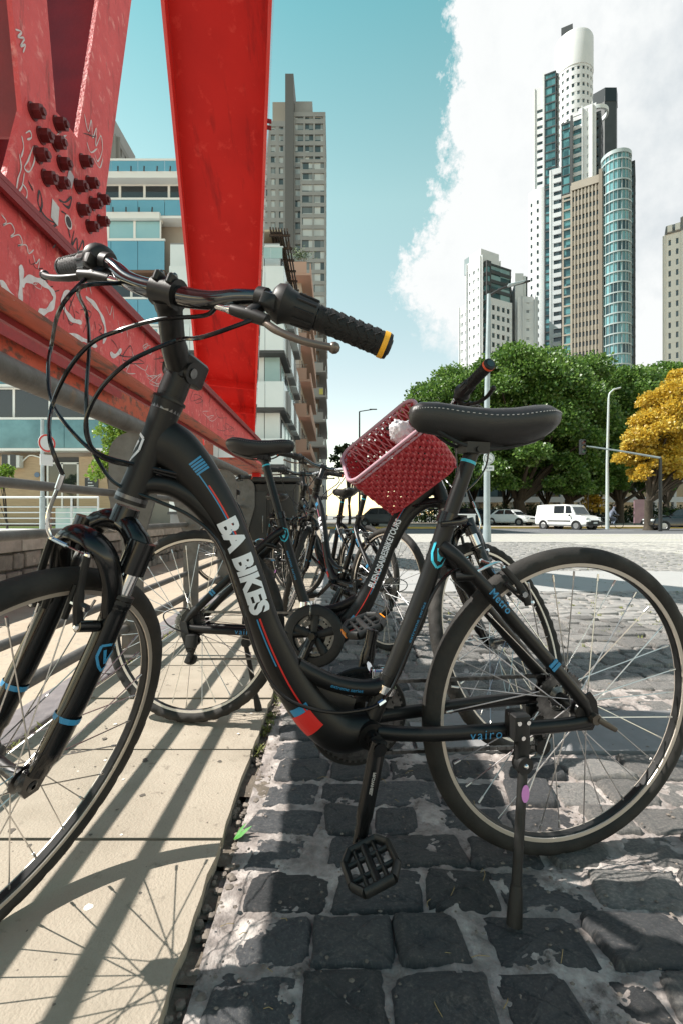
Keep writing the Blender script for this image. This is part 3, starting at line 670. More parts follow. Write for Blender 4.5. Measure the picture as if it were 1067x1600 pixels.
    mb = MB(); mb.tube([c0 - sd * .12, c0 + sd * .155], .0152, 18); mb.tube([c0 + sd * .150, c0 + sd * .165], [.0158, .017], 18)
    ME['seatpost'] = mb.mesh('seatpost', B_black, 40)
    mb = MB(); mb.tube([c0 + sd * .1285, c0 + sd * .1345], .0156, 18, caps=False); ME['postring'] = mb.mesh('height_mark', B_cyan, 0)
    rings = []
    for (u, hw, zt, zb, ex) in ((.4005, .006, .962, .950, 1), (.396, .016, .974, .936, 1), (.380, .026, .983, .924, .8), (.345, .031, .985, .920, .75), (.295, .038, .981, .912, .72), (.240, .053, .979, .902, .7), (.195, .072, .982, .900, .7), (.155, .083, .989, .906, .7), (.125, .079, .992, .914, .75), (.102, .064, .987, .928, .85), (.088, .046, .979, .940, 1), (.082, .024, .971, .950, 1)):
        ring = []; mid = zb + (zt - zb) * .62
        for k in range(24):
            a = 2 * pi * k / 24; ca, sa = cos(a), sin(a)
            y = hw * math.copysign(abs(ca) ** ex, ca); z = mid + ((zt - mid) if sa > 0 else (mid - zb)) * math.copysign(abs(sa) ** .8, sa)
            if sa < 0: y *= 1 - .55 * (-sa) ** 2
            if sa > .9 and u < .3: z -= .006                         # centre channel
            ring.append((u, y, z))
        rings.append(ring)
    mb = MB(); mb.loft(rings); ME['saddle'] = mb.mesh('saddle', B_saddle, 60)
    mb = MB()
    for k in (1, 11):
        line = spl([tuple(r[k]) for r in rings[1:-1]], 10)
        for i in range(0, len(line) - 1, 2):
            a, b = V(line[i]), V(line[i + 1]); n_ = V((0, 1 if k == 1 else -1, .6)) * .0012; mb.tube([a + n_, a.lerp(b, .8) + n_], .0009, 5)
    ME['stitch'] = mb.mesh('stitching', B_stitch, 60)
    mb = MB(); pk = c0 + sd * .158
    for s in (1, -1): mb.tube(spl([(.345, s * .012, .928), (.300, s * .021, .905), (.250, s * .022, .898), (.190, s * .022, .902), (.120, s * .035, .925)], 4), .0036, 8)
    mb.box(pk + V((0, 0, .004)), (.050, .052, .022)); mb.cyl(pk + V((0, -.032, .0)), pk + V((0, .032, .0)), .006, n=8)
    ME['saddle_rail'] = mb.mesh('saddle_rail', B_plastic, 40)
    # ---- fork (unsteered)
    mb = MB(); cr = LP - AX * .040
    mb.tube([LP - AX * .012, cr], [.021, .024], 18)
    for s in (1, -1):
        mb.tube(spl([cr + V((0, s * .004, 0)), cr + FW * .006 + V((0, s * .026, -.004)), cr + FW * .010 + V((0, s * .050, -.026)), cr + FW * .010 + V((0, s * .060, -.050))], 5), [(.019, .019)] * 8 + [(.021, .021)] * 5 + [(.0225, .0225)] * 3, 14)
        top = V((.944, s * .060, .700)); mb.tube([top + V((-.008, 0, .030)), top + V((.012, 0, -.022))], [.0225, .0225], 16)
        mb.tube(spl([(.974, s * .060, .632), (.982, s * .060, .612), (1.004, s * .061, .560), (1.032, s * .061, .500), (1.062, s * .061, .440), (1.088, s * .060, .392), (1.103, s * .057, .366)], 4), [(.0215, .0215)] * 3 + [(.0205, .0205)] * 12 + [(.022, .018)] * 6 + [(.020, .013)] * 4, 14)
        mb.prism([(-.020, .028), (.014, .030), (.022, .0), (.014, -.020), (-.010, -.022), (-.022, -.004)], .010, basis((1.109, s * .054, .352), (1, 0, 0), (0, 0, 1), (0, -1, 0)))
        mb.cyl((1.012, s * .056, .598), (1.046, s * .050, .610), .0095, n=10)
    mb.tube(spl([(.986, .058, .610), (.990, .058, .665), (.997, .046, .712), (1.004, .020, .735), (1.004, -.020, .735), (.997, -.046, .712), (.990, -.058, .665), (.986, -.058, .610)], 6), [(.011, .020)] * 43, 12, up=(0, 1, 0))
    ME['fork'] = mb.mesh('fork', B_gloss, 50)
    mb = MB()
    for s in (1, -1): mb.tube([(.948, s * .060, .690), (.975, s * .060, .630)], .0145, 16)
    ME['stanchion'] = mb.mesh('stanchion', B_chrome, 40)
    mb = MB()
    for s in (1, -1):
        for q in range(3): P = V((.972, s * .060, .640)).lerp(V((.978, s * .060, .624)), q / 2); mb.tube([P + V((-.0015, 0, .003)), P + V((.0015, 0, -.003))], .0225 - .001 * q, 16)
    ME['wiper'] = mb.mesh('wiper_seal', B_plastic, 40)
    mb = MB()
    for s in (1, -1):
        P0, P1 = V((1.004, s * .061, .560)), V((1.062, s * .061, .440)); T = (P1 - P0).normalized(); n_ = V((0, s, 0)); up = V((T.z, 0, -T.x)) * -1
        def fp(x, y, P0=P0, T=T, s=s, up=up):
            a = x / .021; return P0 + T * (.012 - y) + up * (.0217 * sin(a)) + V((0, s * .0217 * cos(a), 0))
        shield(mb, fp, .036)
        mb.tube([P0 + T * .118, P0 + T * .127], .0216, 14, caps=False)
    ME['let_fork'] = mb.mesh('lettering', B_blue, 0)
    def brake(piv, top, wv, fwdv):
        """two arms, pads, link and noodle of a rim brake"""
        mb = MB(); mt = MB()
        for s in (1, -1):
            a = V((piv[0], s * wv, piv[1])); b = V((top[0], s * (wv - .008), top[1])); f = V((fwdv[0], 0, fwdv[1]))
            mb.tube(spl([a, a.lerp(b, .35) + f * .006, a.lerp(b, .7) + f * .004, b], 4), [(.0085, .007)] * 6 + [(.0065, .005)] * 7, 8)
            pc = a.lerp(b, .28) + V((0, -s * .022, 0)) ; d = V((f.z, 0, -f.x)); d2 = V((-f.x, 0, -f.z))
            mb.tube([pc - d * .03, pc + d * .03], [(.006, .0055)] * 2, 8)
            mt.cyl(pc, pc + V((0, s * .030, 0)), .0045, n=8); mt.ball(a + f * .006 + V((0, s * .004, 0)), .0062, 8); mt.cyl(a.lerp(b, .3) + V((0, s * .002, 0)), a.lerp(b, .3) + V((0, s * .014, 0)), .0065, n=6)
            mt.ball(b, .0055, 8)
        a = V((top[0], (wv - .008), top[1])); b = V((top[0], -(wv - .008), top[1]))
        mt.cyl(a, b, .0012, n=5); mt.cyl(b, b.lerp(a, .45), .004, n=8)
        return mb.mesh('brake', B_plastic, 40), mt.mesh('brake_fitting', B_chrome, 40)
    ME['fbrake'], ME['fbrake_fit'] = brake((1.040, .606), (1.028, .722), .046, (.9, .3))
    ME['rbrake'], ME['rbrake_fit'] = brake((.148, .585), (.205, .660), .050, (-.6, .75))
    mb = MB(); mb.tube(spl([(1.028, -.038, .724), (1.030, -.046, .740), (1.026, -.050, .765), (1.018, -.046, .800)], 5), .0032, 8); mb.tube([(1.0175, -.0455, .802), (1.013, -.043, .825)], .0045, 8); ME['fnoodle'] = mb.mesh('brake_noodle', B_chrome, 40)
    mb = MB(); mb.tube(spl([(.205, .042, .662), (.222, .052, .672), (.245, .050, .664), (.262, .046, .655)], 5), .0030, 8); mb.tube([(.262, .046, .655), (.285, .043, .642)], .0048, 8); ME['rnoodle'] = mb.mesh('brake_noodle', B_chrome, 40)
    # ---- stem + handlebar (unsteered)
    mb = MB(); pv = UP_ + AX * .060
    mb.tube([UP_ + AX * .002, UP_ + AX * .012], .024, 18); mb.tube([UP_ + AX * .012, UP_ + AX * .052], [.0245, .0240], 18)
    R = basis((0, 0, 0), FW, (0, 1, 0), AX).to_3x3()
    mb.rbox(UP_ + AX * .066 - FW * .014, (.070, .046, .048), .009, R)
    mb.cyl(pv + V((0, -.026, 0)), pv + V((0, .026, 0)), .0185, n=20)
    arm = [pv + FW * .004, pv.lerp(BARC, .35) + FW * .010, pv.lerp(BARC, .75) + FW * .004, BARC - AX * .008]
    mb.tube(spl(arm, 5), [(.022, .022)] * 5 + [(.020, .0205)] * 6 + [(.023, .021)] * 5, 14, up=(0, 1, 0))
    mb.cyl(BARC + V((0, -.022, 0)), BARC + V((0, .022, 0)), .0235, n=20)
    for s in (1, -1): mb.rbox(BARC + AX * .014 + FW * .006 + V((0, s * .013, 0)), (.040, .012, .018), .005, R)
    ME['stem'] = mb.mesh('stem', B_black, 45)
    mb = MB()
    for s in (1, -1):
        mb.cyl(pv + V((0, s * .024, 0)), pv + V((0, s * .028, 0)), .009, n=12); mb.ball(BARC + AX * .022 + FW * .014 + V((0, s * .013, 0)), .0055, 8)
    ME['stem_bolt'] = mb.mesh('bolt', B_steel, 40)
    BAR = [(0, 0, 0), (.045, 0, 0), (.085, .006, -.001), (.125, .022, -.006), (.165, .034, -.018), (.20, .036, -.032), (.27, .036, -.061), (.345, .0365, -.094)]
    def bp(v, r, f): return BARC + V((0, v, 0)) + AX * r + FW * f
    mb = MB(); half = spl(BAR, 5); line = [bp(-v, r, f) for v, r, f in reversed(half)] + [bp(v, r, f) for v, r, f in half[1:]]
    mb.tube(line, [.0122 + .0036 * min(1, max(0, 1.3 - abs(p.y) / .10)) for p in line], 16, up=AX); ME['bar'] = mb.mesh('handlebar', B_bar, 45)
    # lettering on the bar's right half
    mb = MB(); vs_, fs_ = text_mesh('VAIRO', .022, .0015, 0, 1.0, .2, fine=.12); w_ = max(v.x for v in vs_); out = []
    def barpt(v):
        i = 0; hv = abs(v)
        while half[i + 1][0] < hv: i += 1
        f = (hv - half[i][0]) / (half[i + 1][0] - half[i][0]); q = [a + (b - a) * f for a, b in zip(half[i], half[i + 1])]; return bp(math.copysign(q[0], v), q[1], q[2])
    for p in vs_:
        v = -.150 + p.x / w_ * .066; c = barpt(v); a = (p.y - .008) / .0130; out.append(c + AX * (.0141 * sin(a + .45)) - FW * (.0141 * cos(a + .45)))
    mb.add(out, fs_)
    bl_v, bl_f = text_mesh('VAIRO', .013, .0008, 0, 1.0); wl = max(v.x for v in bl_v); ctr = pv.lerp(BARC, .5) + FW * .006
    mb.add([ctr + (BARC - pv).normalized() * (p.x - wl / 2) * 1.0 + V((0, .0185, 0)) - FW * (p.y - .004) for p in bl_v], bl_f)
    ME['let_bar'] = mb.mesh('lettering', B_white, 0)
    for s, nm in ((1, 'L'), (-1, 'R')):
        G0, G1 = barpt(s * .235), barpt(s * .336); T = (G1 - G0).normalized()
        mb = MB(); k = 26; pts = [G0 + T * ((G1 - G0).length * i / k) for i in range(k + 1)]
        mb.tube(pts, [.0186 + (.0011 if i % 3 == 0 else 0) for i in range(k + 1)], 18)
        # raised chevrons
        Z = AX; F_ = T.cross(Z).normalized()
        for q in range(6):
            c = G0 + T * (.016 + q * .0145)
            for sg in (1, -1):
                for aa in (-.9, .3, 1.5, 2.7):
                    d1 = Z * cos(aa) + F_ * sin(aa); d2 = Z * cos(aa + sg * .42) + F_ * sin(aa + sg * .42)
                    mb.tube([c + d1 * .0194, c + T * .008 + d2 * .0194], .0014, 5)
        ME['grip' + nm] = mb.mesh('grip', B_grip, 50)
        mb = MB(); mb.tube([G1 - T * .006, G1 + T * .002], [.0208, .0208], 20); ME['cap' + nm] = mb
        mb = MB(); mb.tube([G1 + T * .002, G1 + T * .007, G1 + T * .009], [.0204, .0190, .011], 20); ME['end' + nm] = mb.mesh('grip_end', B_plastic, 50)
        S0 = barpt(s * .168); S1 = barpt(s * .234); T = (S1 - S0).normalized(); F_ = FW
        mb = MB(); mb.tube([S0, S0 + T * .006, S0 + T * .018, S0 + T * .026, S1 - T * .030, S1 - T * .004, S1], [.019, .027, .0305, .0255, .0230, .0220, .019], 20)
        for q in range(10):
            a = 2 * pi * q / 10; d = AX * cos(a) + T.cross(AX) * sin(a); mb.tube([S1 - T * .034 + d * .0232, S1 - T * .003 + d * .0224], .0022, 5)
        mb.rbox(S0 + T * .010 + F_ * .016 - AX * .012, (.034, .024, .022), .006, basis((0, 0, 0), F_, T, AX).to_3x3())
        ME['shift' + nm] = mb.mesh('shifter', B_plastic, 45)
        mb = MB(); c = barpt(s * .155); F0, A0 = FW, AX; F_ = (FW * .62 - AX * .78).normalized(); AXL = (AX * .62 + FW * .78).normalized(); R2 = basis((0, 0, 0), F_, V((0, s, 0)), AXL).to_3x3()
        mb.tube([c - V((0, .007, 0)), c + V((0, .007, 0))], .0165, 16)
        mb.rbox(c + F_ * .022 - AXL * .008, (.040, .018, .016), .005, R2)
        mb.tube([c + F_ * .034 - AXL * .010 + V((0, -s * .034, 0)), c + F_ * .036 - AXL * .010, c + F_ * .038 - AXL * .012 + V((0, s * .030, 0))], [.0085, .0105, .009], 10)
        ME['bracket' + nm] = mb.mesh('brake_lever', B_plastic, 45)
        mb = MB(); l0 = c + F_ * .036 - AXL * .013 + V((0, s * .020, 0))
        ln = [l0, l0 + V((0, s * .030, 0)) + F_ * .012 - AXL * .004, l0 + V((0, s * .075, 0)) + F_ * .010 - AXL * .012, l0 + V((0, s * .115, 0)) - F_ * .006 - AXL * .020]
        mb.tube(spl(ln, 5), [(.006, .0065)] * 6 + [(.0055, .0075)] * 10, 10); mb.ball(ln[-1], .0088, 10); ME['lever' + nm] = mb.mesh('lever_blade', B_lever if s > 0 else B_plastic, 50)
        mb = MB(); mb.tube([c + F_ * .034 - AXL * .010 + V((0, -s * .032, 0)), c + F_ * .034 - AXL * .010 + V((0, -s * .040, 0)), c + F_ * .034 - AXL * .010 + V((0, -s * .044, 0)), c + F_ * .034 - AXL * .010 + V((0, -s * .062, 0))], [.0075, .0075, .0062, .0056], 10); ME['barrel' + nm] = mb.mesh('barrel_adjuster', B_chrome, 40)
        ME['leverpt' + nm] = c + F_ * .034 - AXL * .010 + V((0, -s * .062, 0)); ME['shiftpt' + nm] = S0 + F_ * .030 - AX * .016
    # ---- drivetrain
    def gear(mb, r, teeth, v, th=.0035, hole=.0):
        poly = []
        for i in range(teeth * 2): a = 2 * pi * i / (teeth * 2); rr = r + (.0028 if i % 2 == 0 else -.0022); poly.append((rr * cos(a), rr * sin(a)))
        mb.prism(poly, th, basis((BB.x, v, BB.z), (1, 0, 0), (0, 0, 1), (0, -1, 0)))
    mb = MB(); MBB = basis((BB.x, -.052, BB.z), (1, 0, 0), (0, 0, 1), (0, -1, 0))
    mb.lathe([(.070, -.003), (.104, -.003), (.1065, 0), (.104, .004), (.098, .006), (.072, .006)], MBB, 64, closed_prof=True)   # guard
    for q in range(5):
        a = 2 * pi * q / 5 + .3; mb.tube([MBB @ V((.012 * cos(a), .012 * sin(a), -.002)), MBB @ V((.085 * cos(a), .085 * sin(a), -.002))], [(.011, .005), (.016, .004)], 8)
    ME['guard'] = mb.mesh('chain_guard', B_plastic, 40)
    mb = MB()
    for r, t, vv in ((.094, 46, -.047), (.076, 38, -.041), (.056, 28, -.035)):
        poly = []
        mring = [(r - .016, -.0012), (r - .002, -.0012), (r - .002, .0012), (r - .016, .0012)]
        mb.lathe(mring, basis((BB.x, vv, BB.z), (1, 0, 0), (0, 0, 1), (0, -1, 0)), 56, closed_prof=True)
        for i in range(t): a = 2 * pi * i / t; mb.box((BB.x + r * cos(a), vv, BB.z + r * sin(a)), (.005, .0022, .0055), Matrix.Rotation(-a, 3, 'Y'))
    ME['chainring'] = mb.mesh('chainring', B_steel, 30)
    mb = MB()
    for q in range(7):
        r = .030 + .0048 * q; vv = -.050 + .0042 * q
        mb.lathe([(r * .55, -.001), (r, -.001), (r, .001), (r * .55, .001)], basis((0, vv, RW), (1, 0, 0), (0, 0, 1), (0, -1, 0)), 30, closed_prof=True)
        t = int(r * 2 * pi / .0127)
        for i in range(t): a = 2 * pi * i / t; mb.box((r * cos(a), vv, RW + r * sin(a)), (.006, .0018, .005), Matrix.Rotation(-a, 3, 'Y'))
    ME['cassette'] = mb.mesh('cassette', B_steel, 30)
    mb = MB(); cv = -.044; rt, rb = .076, .045
    up = [(BB.x - .008, BB.z + rt), (.02, RW + rb)]; lo = [(BB.x - .008, BB.z - rt), (.052, .228)]; a_ = [(BB.x + rt * cos(t), BB.z + rt * sin(t)) for t in [radians(q) for q in range(-85, 90, 8)]]
    line = [up[1]] + [(up[1][0] + (up[0][0] - up[1][0]) * i / 30, up[1][1] + (up[0][1] - up[1][1]) * i / 30) for i in range(1, 31)] + a_[::-1] + [(lo[0][0] + (lo[1][0] - lo[0][0]) * i / 30, lo[0][1] + (lo[1][1] - lo[0][1]) * i / 30) for i in range(31)]
    line += [(.030, .212), (.018, .232), (.030, .268), (.038, .290), (.030, .305), (-.02, .310), (-.042, .335), (-.035, .375), (0, .393)]
    acc = [0]; 
    for a, b in zip(line, line[1:]): acc.append(acc[-1] + hypot(b[0] - a[0], b[1] - a[1]))
    s_ = 0; i = 0; c_ = 0
    while s_ < acc[-1]:
        while acc[i + 1] < s_: i += 1
        f = (s_ - acc[i]) / max(1e-6, acc[i + 1] - acc[i]); a, b = line[i], line[i + 1]; an = atan2(b[1] - a[1], b[0] - a[0])
        mb.box((a[0] + (b[0] - a[0]) * f, cv, a[1] + (b[1] - a[1]) * f), (.0115, .0075 if c_ % 2 else .0050, .0075), Matrix.Rotation(-an, 3, 'Y')); s_ += .0105; c_ += 1
    ME['chain'] = mb.mesh('chain', B_steel, 0)
    mb = MB(); mb.prism([(-.012, .02), (.014, .018), (.03, -.03), (.045, -.075), (.026, -.085), (.0, -.03)], .016, basis((0, -.078, RW - .01), (1, 0, 0), (0, 0, 1), (0, -1, 0)))
    mb.rbox((.035, -.076, .292), (.040, .030, .050), .008); mb.rbox((.030, -.060, .252), (.024, .014, .085), .006, Matrix.Rotation(.35, 3, 'Y'))
    for (x, z) in ((.034, .292), (.026, .226)): mb.cyl((x, -.050, z), (x, -.038, z), .019, n=14); mb.cyl((x, -.070, z), (x, -.05, z), .007, n=8)
    mb.tube(spl([(.03, -.085, .315), (-.045, -.10, .345), (-.07, -.09, .385), (-.01, -.072, .405), (.04, -.066, .385)], 5), .0028, 6)
    ME['derailleur'] = mb.mesh('derailleur', B_plastic, 40)
    mb = MB(); mb.rbox((.432, -.018, .432), (.050, .030, .030), .007); mb.tube([(.452, -.036, .44), (.455, -.050, .41), (.452, -.046, .385)], [(.006, .02)] * 3, 8); mb.cyl((.44, .020, .395), (.455, .026, .390), .006, n=8); mb.tube([(.46, .0, .45), (.458, .004, .38)], .0012, 5)
    mb.lathe([(.0185, -.008), (.022, -.008), (.022, .008), (.0185, .008)], Matrix.Translation((.432, 0, .412)) @ Matrix.Rotation(-.35, 4, 'Y'), 18, closed_prof=True)
    ME['fderail'] = mb.mesh('front_derailleur', B_chrome, 40)
    for s, nm in ((1, 'L'), (-1, 'R')):
        mb = MB(); a = V((0, s * .070, 0)); b = V((0, s * .082, -.170))
        mb.tube(spl([a + V((0, 0, .010)), a + V((0, 0, -.010)), a.lerp(b, .3), a.lerp(b, .75), b, b + V((0, 0, -.010))], 4), [(.013, .016)] * 4 + [(.010, .0165)] * 9 + [(.009, .0135)] * 7 + [(.008, .009)], 12, up=(0, 1, 0))
        mb.cyl((0, s * .036, 0), (0, s * .062, 0), .016, n=16)
        mb.cyl(a + V((0, s * .010, 0)), a + V((0, s * .016, 0)), .012, n=14)
        ME['crank' + nm] = mb.mesh('crank', B_gloss, 45)
        mb = MB(); add_text(mb, 'PROWHEEL', basis((0, s * .0885, -.062), (0, s * .06, -1), (s, 0, 0), (0, s, .06)), .008, .0003); ME['cranktxt' + nm] = mb.mesh('lettering', mat('decal_grey', (.35, .33, .32), .5), 0)
        mb = MB(); y0 = s * .094
        mb.cyl((0, y0 - s * .010, 0), (0, y0 + s * .100, 0), .0075, n=10)
        hw, hl = .042, .098
        def bar(p, q, w=.0065, h=.010): mb.tube([V((p[0], y0 + s * p[1], 0)), V((q[0], y0 + s * q[1], 0))], [(h, w)] * 2, 8, up=(0, 0, 1))
        cage = [(-.026, .004), (-hw, .026), (-hw, .074), (-.026, hl), (.026, hl), (hw, .074), (hw, .026), (.026, .004)]
        for p, q in zip(cage, cage[1:] + cage[:1]): bar(p, q)
        for yy in (.034, .068): bar((-hw, yy), (hw, yy), .004, .006)
        bar((-.018, .006), (-.018, hl - .004), .0045, .006); bar((.018, .006), (.018, hl - .004), .0045, .006)
        ME['pedal' + nm] = mb.mesh('pedal', B_plastic, 45)
        mb = MB()
        for sx in (1, -1): mb.box((sx * (hw + .006), y0 + s * .05, 0), (.004, .034, .012))
        ME['refl' + nm] = mb.mesh('reflector', B_orange, 0)
    # ---- kickstand
    mb = MB(); mb.rbox((.182, .080, .352), (.036, .040, .052), .005); mb.rbox((.176, .090, .300), (.030, .020, .070), .006)
    foot = V((.2205, .157, .025)); a = V((.172, .092, .285)); mb.cyl((.176, .084, .280), (.176, .106, .280), .017, n=16)
    d = (foot - a).normalized()
    mb.tube([a, a + d * .16, foot - d * .03], [(.0095, .009)] * 3, 12); mb.tube([foot - d * .055, foot - d * .02, foot + d * .012], [.0105, .0135, .0145], 12)
    ME['kick'] = mb.mesh('kickstand', B_plastic, 45)
    mb = MB()
    for (x, z) in ((.172, .365), (.192, .365), (.182, .335)): mb.cyl((x, .100, z), (x, .1035, z), .0045, n=8)
    mb.ball((.176, .106, .280), .006, 8); ME['kickbolt'] = mb.mesh('bolt', B_chrome, 40)
    mb = MB(); c = a + d * .055 + V((0, .0112, 0)); n_ = V((0, 1, .25)).normalized(); x_ = d.cross(n_).normalized()
    mb.add([c + x_ * (.0085 * cos(t)) + d * (.016 * sin(t)) + n_ * .0008 for t in [2 * pi * q / 20 for q in range(20)]], [tuple(range(20))]); ME['kickdot'] = mb.mesh('sticker', B_pink, 0)
make_meshes()

def link_split(name, key, parent, M=None):
    """each loose piece of a small mesh as an object of its own, data shared between bicycles"""
    if key + '#' not in ME:
        bm = bmesh.new(); bm.from_mesh(ME[key]); bm.verts.ensure_lookup_table(); seen = set(); out = []
        for v in bm.verts:
            if v.index in seen: continue
            st = [v]; isl = set()
            while st:
                x = st.pop()
                if x.index in isl: continue
                isl.add(x.index); st.extend(e.other_vert(x) for e in x.link_edges)
            seen |= isl; b2 = MB(); ids = sorted(isl); mp = {a: i for i, a in enumerate(ids)}
            b2.add([bm.verts[a].co for a in ids], [tuple(mp[w.index] for w in f.verts) for f in bm.faces if f.verts[0].index in isl])
            out.append(b2.mesh(name, list(ME[key].materials), 45))
        bm.free(); ME[key + '#'] = out
    return [link(name, m, parent, M) for m in ME[key + '#']]
def bike_matrix(rx, ry, psi, lean, z=0.0, dz=0.0):
    F = V((cos(psi), sin(psi), 0)); L = V((-sin(psi), cos(psi), 0)); U = V((0, 0, 1))
    L2 = L * cos(lean) - U * sin(lean); U2 = U * cos(lean) + L * sin(lean); pt = dz / 1.11
    F2 = F * cos(pt) + U2 * sin(pt); U3 = U2 * cos(pt) - F * sin(pt)
    return basis((rx, ry, z), F2, L2, U3)
def rot_about(p, axis, a): return Matrix.Translation(p) @ Matrix.Rotation(a, 4, axis) @ Matrix.Translation(-V(p))
def make_bike(label, M, steer, ck, seat_up=0.0, seat_k=1.0, plain_right=False, lettering='let_ba', spin=(0.1, .35), knob=False, cap=B_yellow, fine=True, pedal_tilt=.35, group='hire bicycles parked along the promenade', caps=None):
    root = thing('bicycle', label, 'bicycle', M=M, group=group)
    S = rot_about(LP, AX, steer); C = rot_about(BB, V((0, 1, 0)), -ck)
    fr = link('frame', ME['frame'], root)
    link_split('headset', 'headset', fr); link('lettering', ME[lettering], fr); link('head_badge', ME['let_head'], fr); link('stripe', ME['stripe_blue'], fr); link('stripe', ME['stripe_red'], fr); link('lettering', ME['let_cyan'], fr); link('lettering', ME['let_shield'], fr)
    if lettering == 'let_tour': link('lettering', ME['let_ba'], fr)
    link('seat_collar', ME['collar'], fr)
    up_ = (V((.262, 0, .892)) - V((.3115, 0, .745))).normalized() * seat_up
    sp = link('seatpost', ME['seatpost'], root, Matrix.Translation(up_)); link('height_mark', ME['postring'], sp)
    q_ = V((.25, 0, .90)); sd = link('saddle', ME['saddle'], root, Matrix.Translation(up_ + q_) @ Matrix.Diagonal((seat_k, seat_k * .92, seat_k, 1)) @ Matrix.Translation(-q_)); st = link('stitching', ME['stitch'], sd); st['kind'] = 'stuff'; link('saddle_rail', ME['saddle_rail'], sd)
    fk = link('fork', ME['fork'], root, S); link_split('stanchion', 'stanchion', fk); link_split('wiper_seal', 'wiper', fk); link('lettering', ME['let_fork'], fk)
    b = link('front_brake', ME['fbrake'], root, S); link('brake_fitting', ME['fbrake_fit'], b); link('brake_noodle', ME['fnoodle'], b)
    b = link('rear_brake', ME['rbrake'], root); link('brake_fitting', ME['rbrake_fit'], b); link('brake_noodle', ME['rnoodle'], b)
    stm = link('stem', ME['stem'], root, S); link_split('bolt', 'stem_bolt', stm)
    hb = link('handlebar', ME['bar'], root, S); link('lettering', ME['let_bar'], hb)
    for nm in 'LR':
        cm = B_plastic if plain_right and nm == 'R' else cap
        g = link('grip', ME['grip' + nm], root, S); key = 'capm' + nm + cm.name
        if key not in ME: ME[key] = ME['cap' + nm].mesh('grip_ring', cm, 40)
        link('grip_ring', ME[key], g); link('grip_end', ME['end' + nm], g)
        link('shifter', ME['shift' + nm], root, S); l = link('brake_lever', ME['bracket' + nm], root, S); link('lever_blade', ME['lever' + nm], l); link('barrel_adjuster', ME['barrel' + nm], l)
    for wname, c, W in (('rear_wheel', V((0, 0, RW)), Matrix.Identity(4)), ('front_wheel', HUBF, S)):
        w = link(wname, ME['rim'], root, W @ wheel_M(c) @ Matrix.Rotation(spin[0 if wname == 'rear_wheel' else 1], 4, 'Z'))
        link('tyre', ME['tyre_knob' if knob else 'tyre'], w); link('hub', ME['hubr'], w)
        if fine:
            for p0, z, l in spoke_mats():
                x = z.orthogonal().normalized(); o = link('spoke', ME['spoke'], w, basis(p0, x, z.cross(x), z))
        else: s_ = link('spoke', ME['spokes_all'], w); s_['kind'] = 'stuff'
    ch = link('chain_guard', ME['guard'], root); link('chainring', ME['chainring'], ch)
    link_split('axle_lever', 'axle', root); link('cassette', ME['cassette'], root); c_ = link('chain', ME['chain'], root); link('derailleur', ME['derailleur'], root); link('front_derailleur', ME['fderail'], root)
    for s, nm in ((1, 'L'), (-1, 'R')):
        CM = Matrix.Translation(BB) @ Matrix.Rotation(-ck + (0 if s > 0 else pi), 4, 'Y')
        cr = link('crank', ME['crank' + nm], root, CM); link('lettering', ME['cranktxt' + nm], cr)
        ang = CM.to_3x3().inverted() @ Matrix.Rotation(pedal_tilt, 3, 'Y')
        PM = Matrix.Translation((0, 0, -.170)) @ ang.to_4x4()
        link('pedal', ME['pedal' + nm], cr, PM)
        if s < 0: link_split('reflector', 'refl' + nm, cr, PM)
    k = link('kickstand', ME['kick'], root); link_split('bolt', 'kickbolt', k); link('sticker', ME['kickdot'], k)
    return root, S
def cable(root, pts, r=.0034, name='brake_cable', mt=None):
    mb = MB(); mb.tube(spl([tuple(p) for p in pts], 8), r, 8); return mb.obj(name, mt or B_gloss, root)
def std_cables(root, S):
    """cables from the levers and shifters to frame and brakes, drawn with slack ahead of the bar"""
    f3 = S.to_3x3(); fw = f3 @ FW; ax = f3 @ AX
    for nm, s in (('L', 1), ('R', -1)):
        l = S @ ME['leverpt' + nm]; sh = S @ ME['shiftpt' + nm]; side = f3 @ V((0, -s, 0))
        if nm == 'L': e = S @ V((1.013, -.043, .825)); cable(root, [l, l + side * .10 + fw * .05, l + side * .22 + fw * .12 - ax * .08, e + ax * .12 + fw * .02, e])
        else: e = V((.80, .026, .80)); cable(root, [l, l + side * .05 + fw * .08, l + side * .12 + fw * .10 - ax * .18, V((.90, .05, .80)), e])
        e = V((.795, -.026 * s, .79)); cable(root, [sh, sh + fw * .10 - ax * .02, sh + fw * .12 + side * .08 - ax * .20, V((.93, -.03 * s, .82)), e])
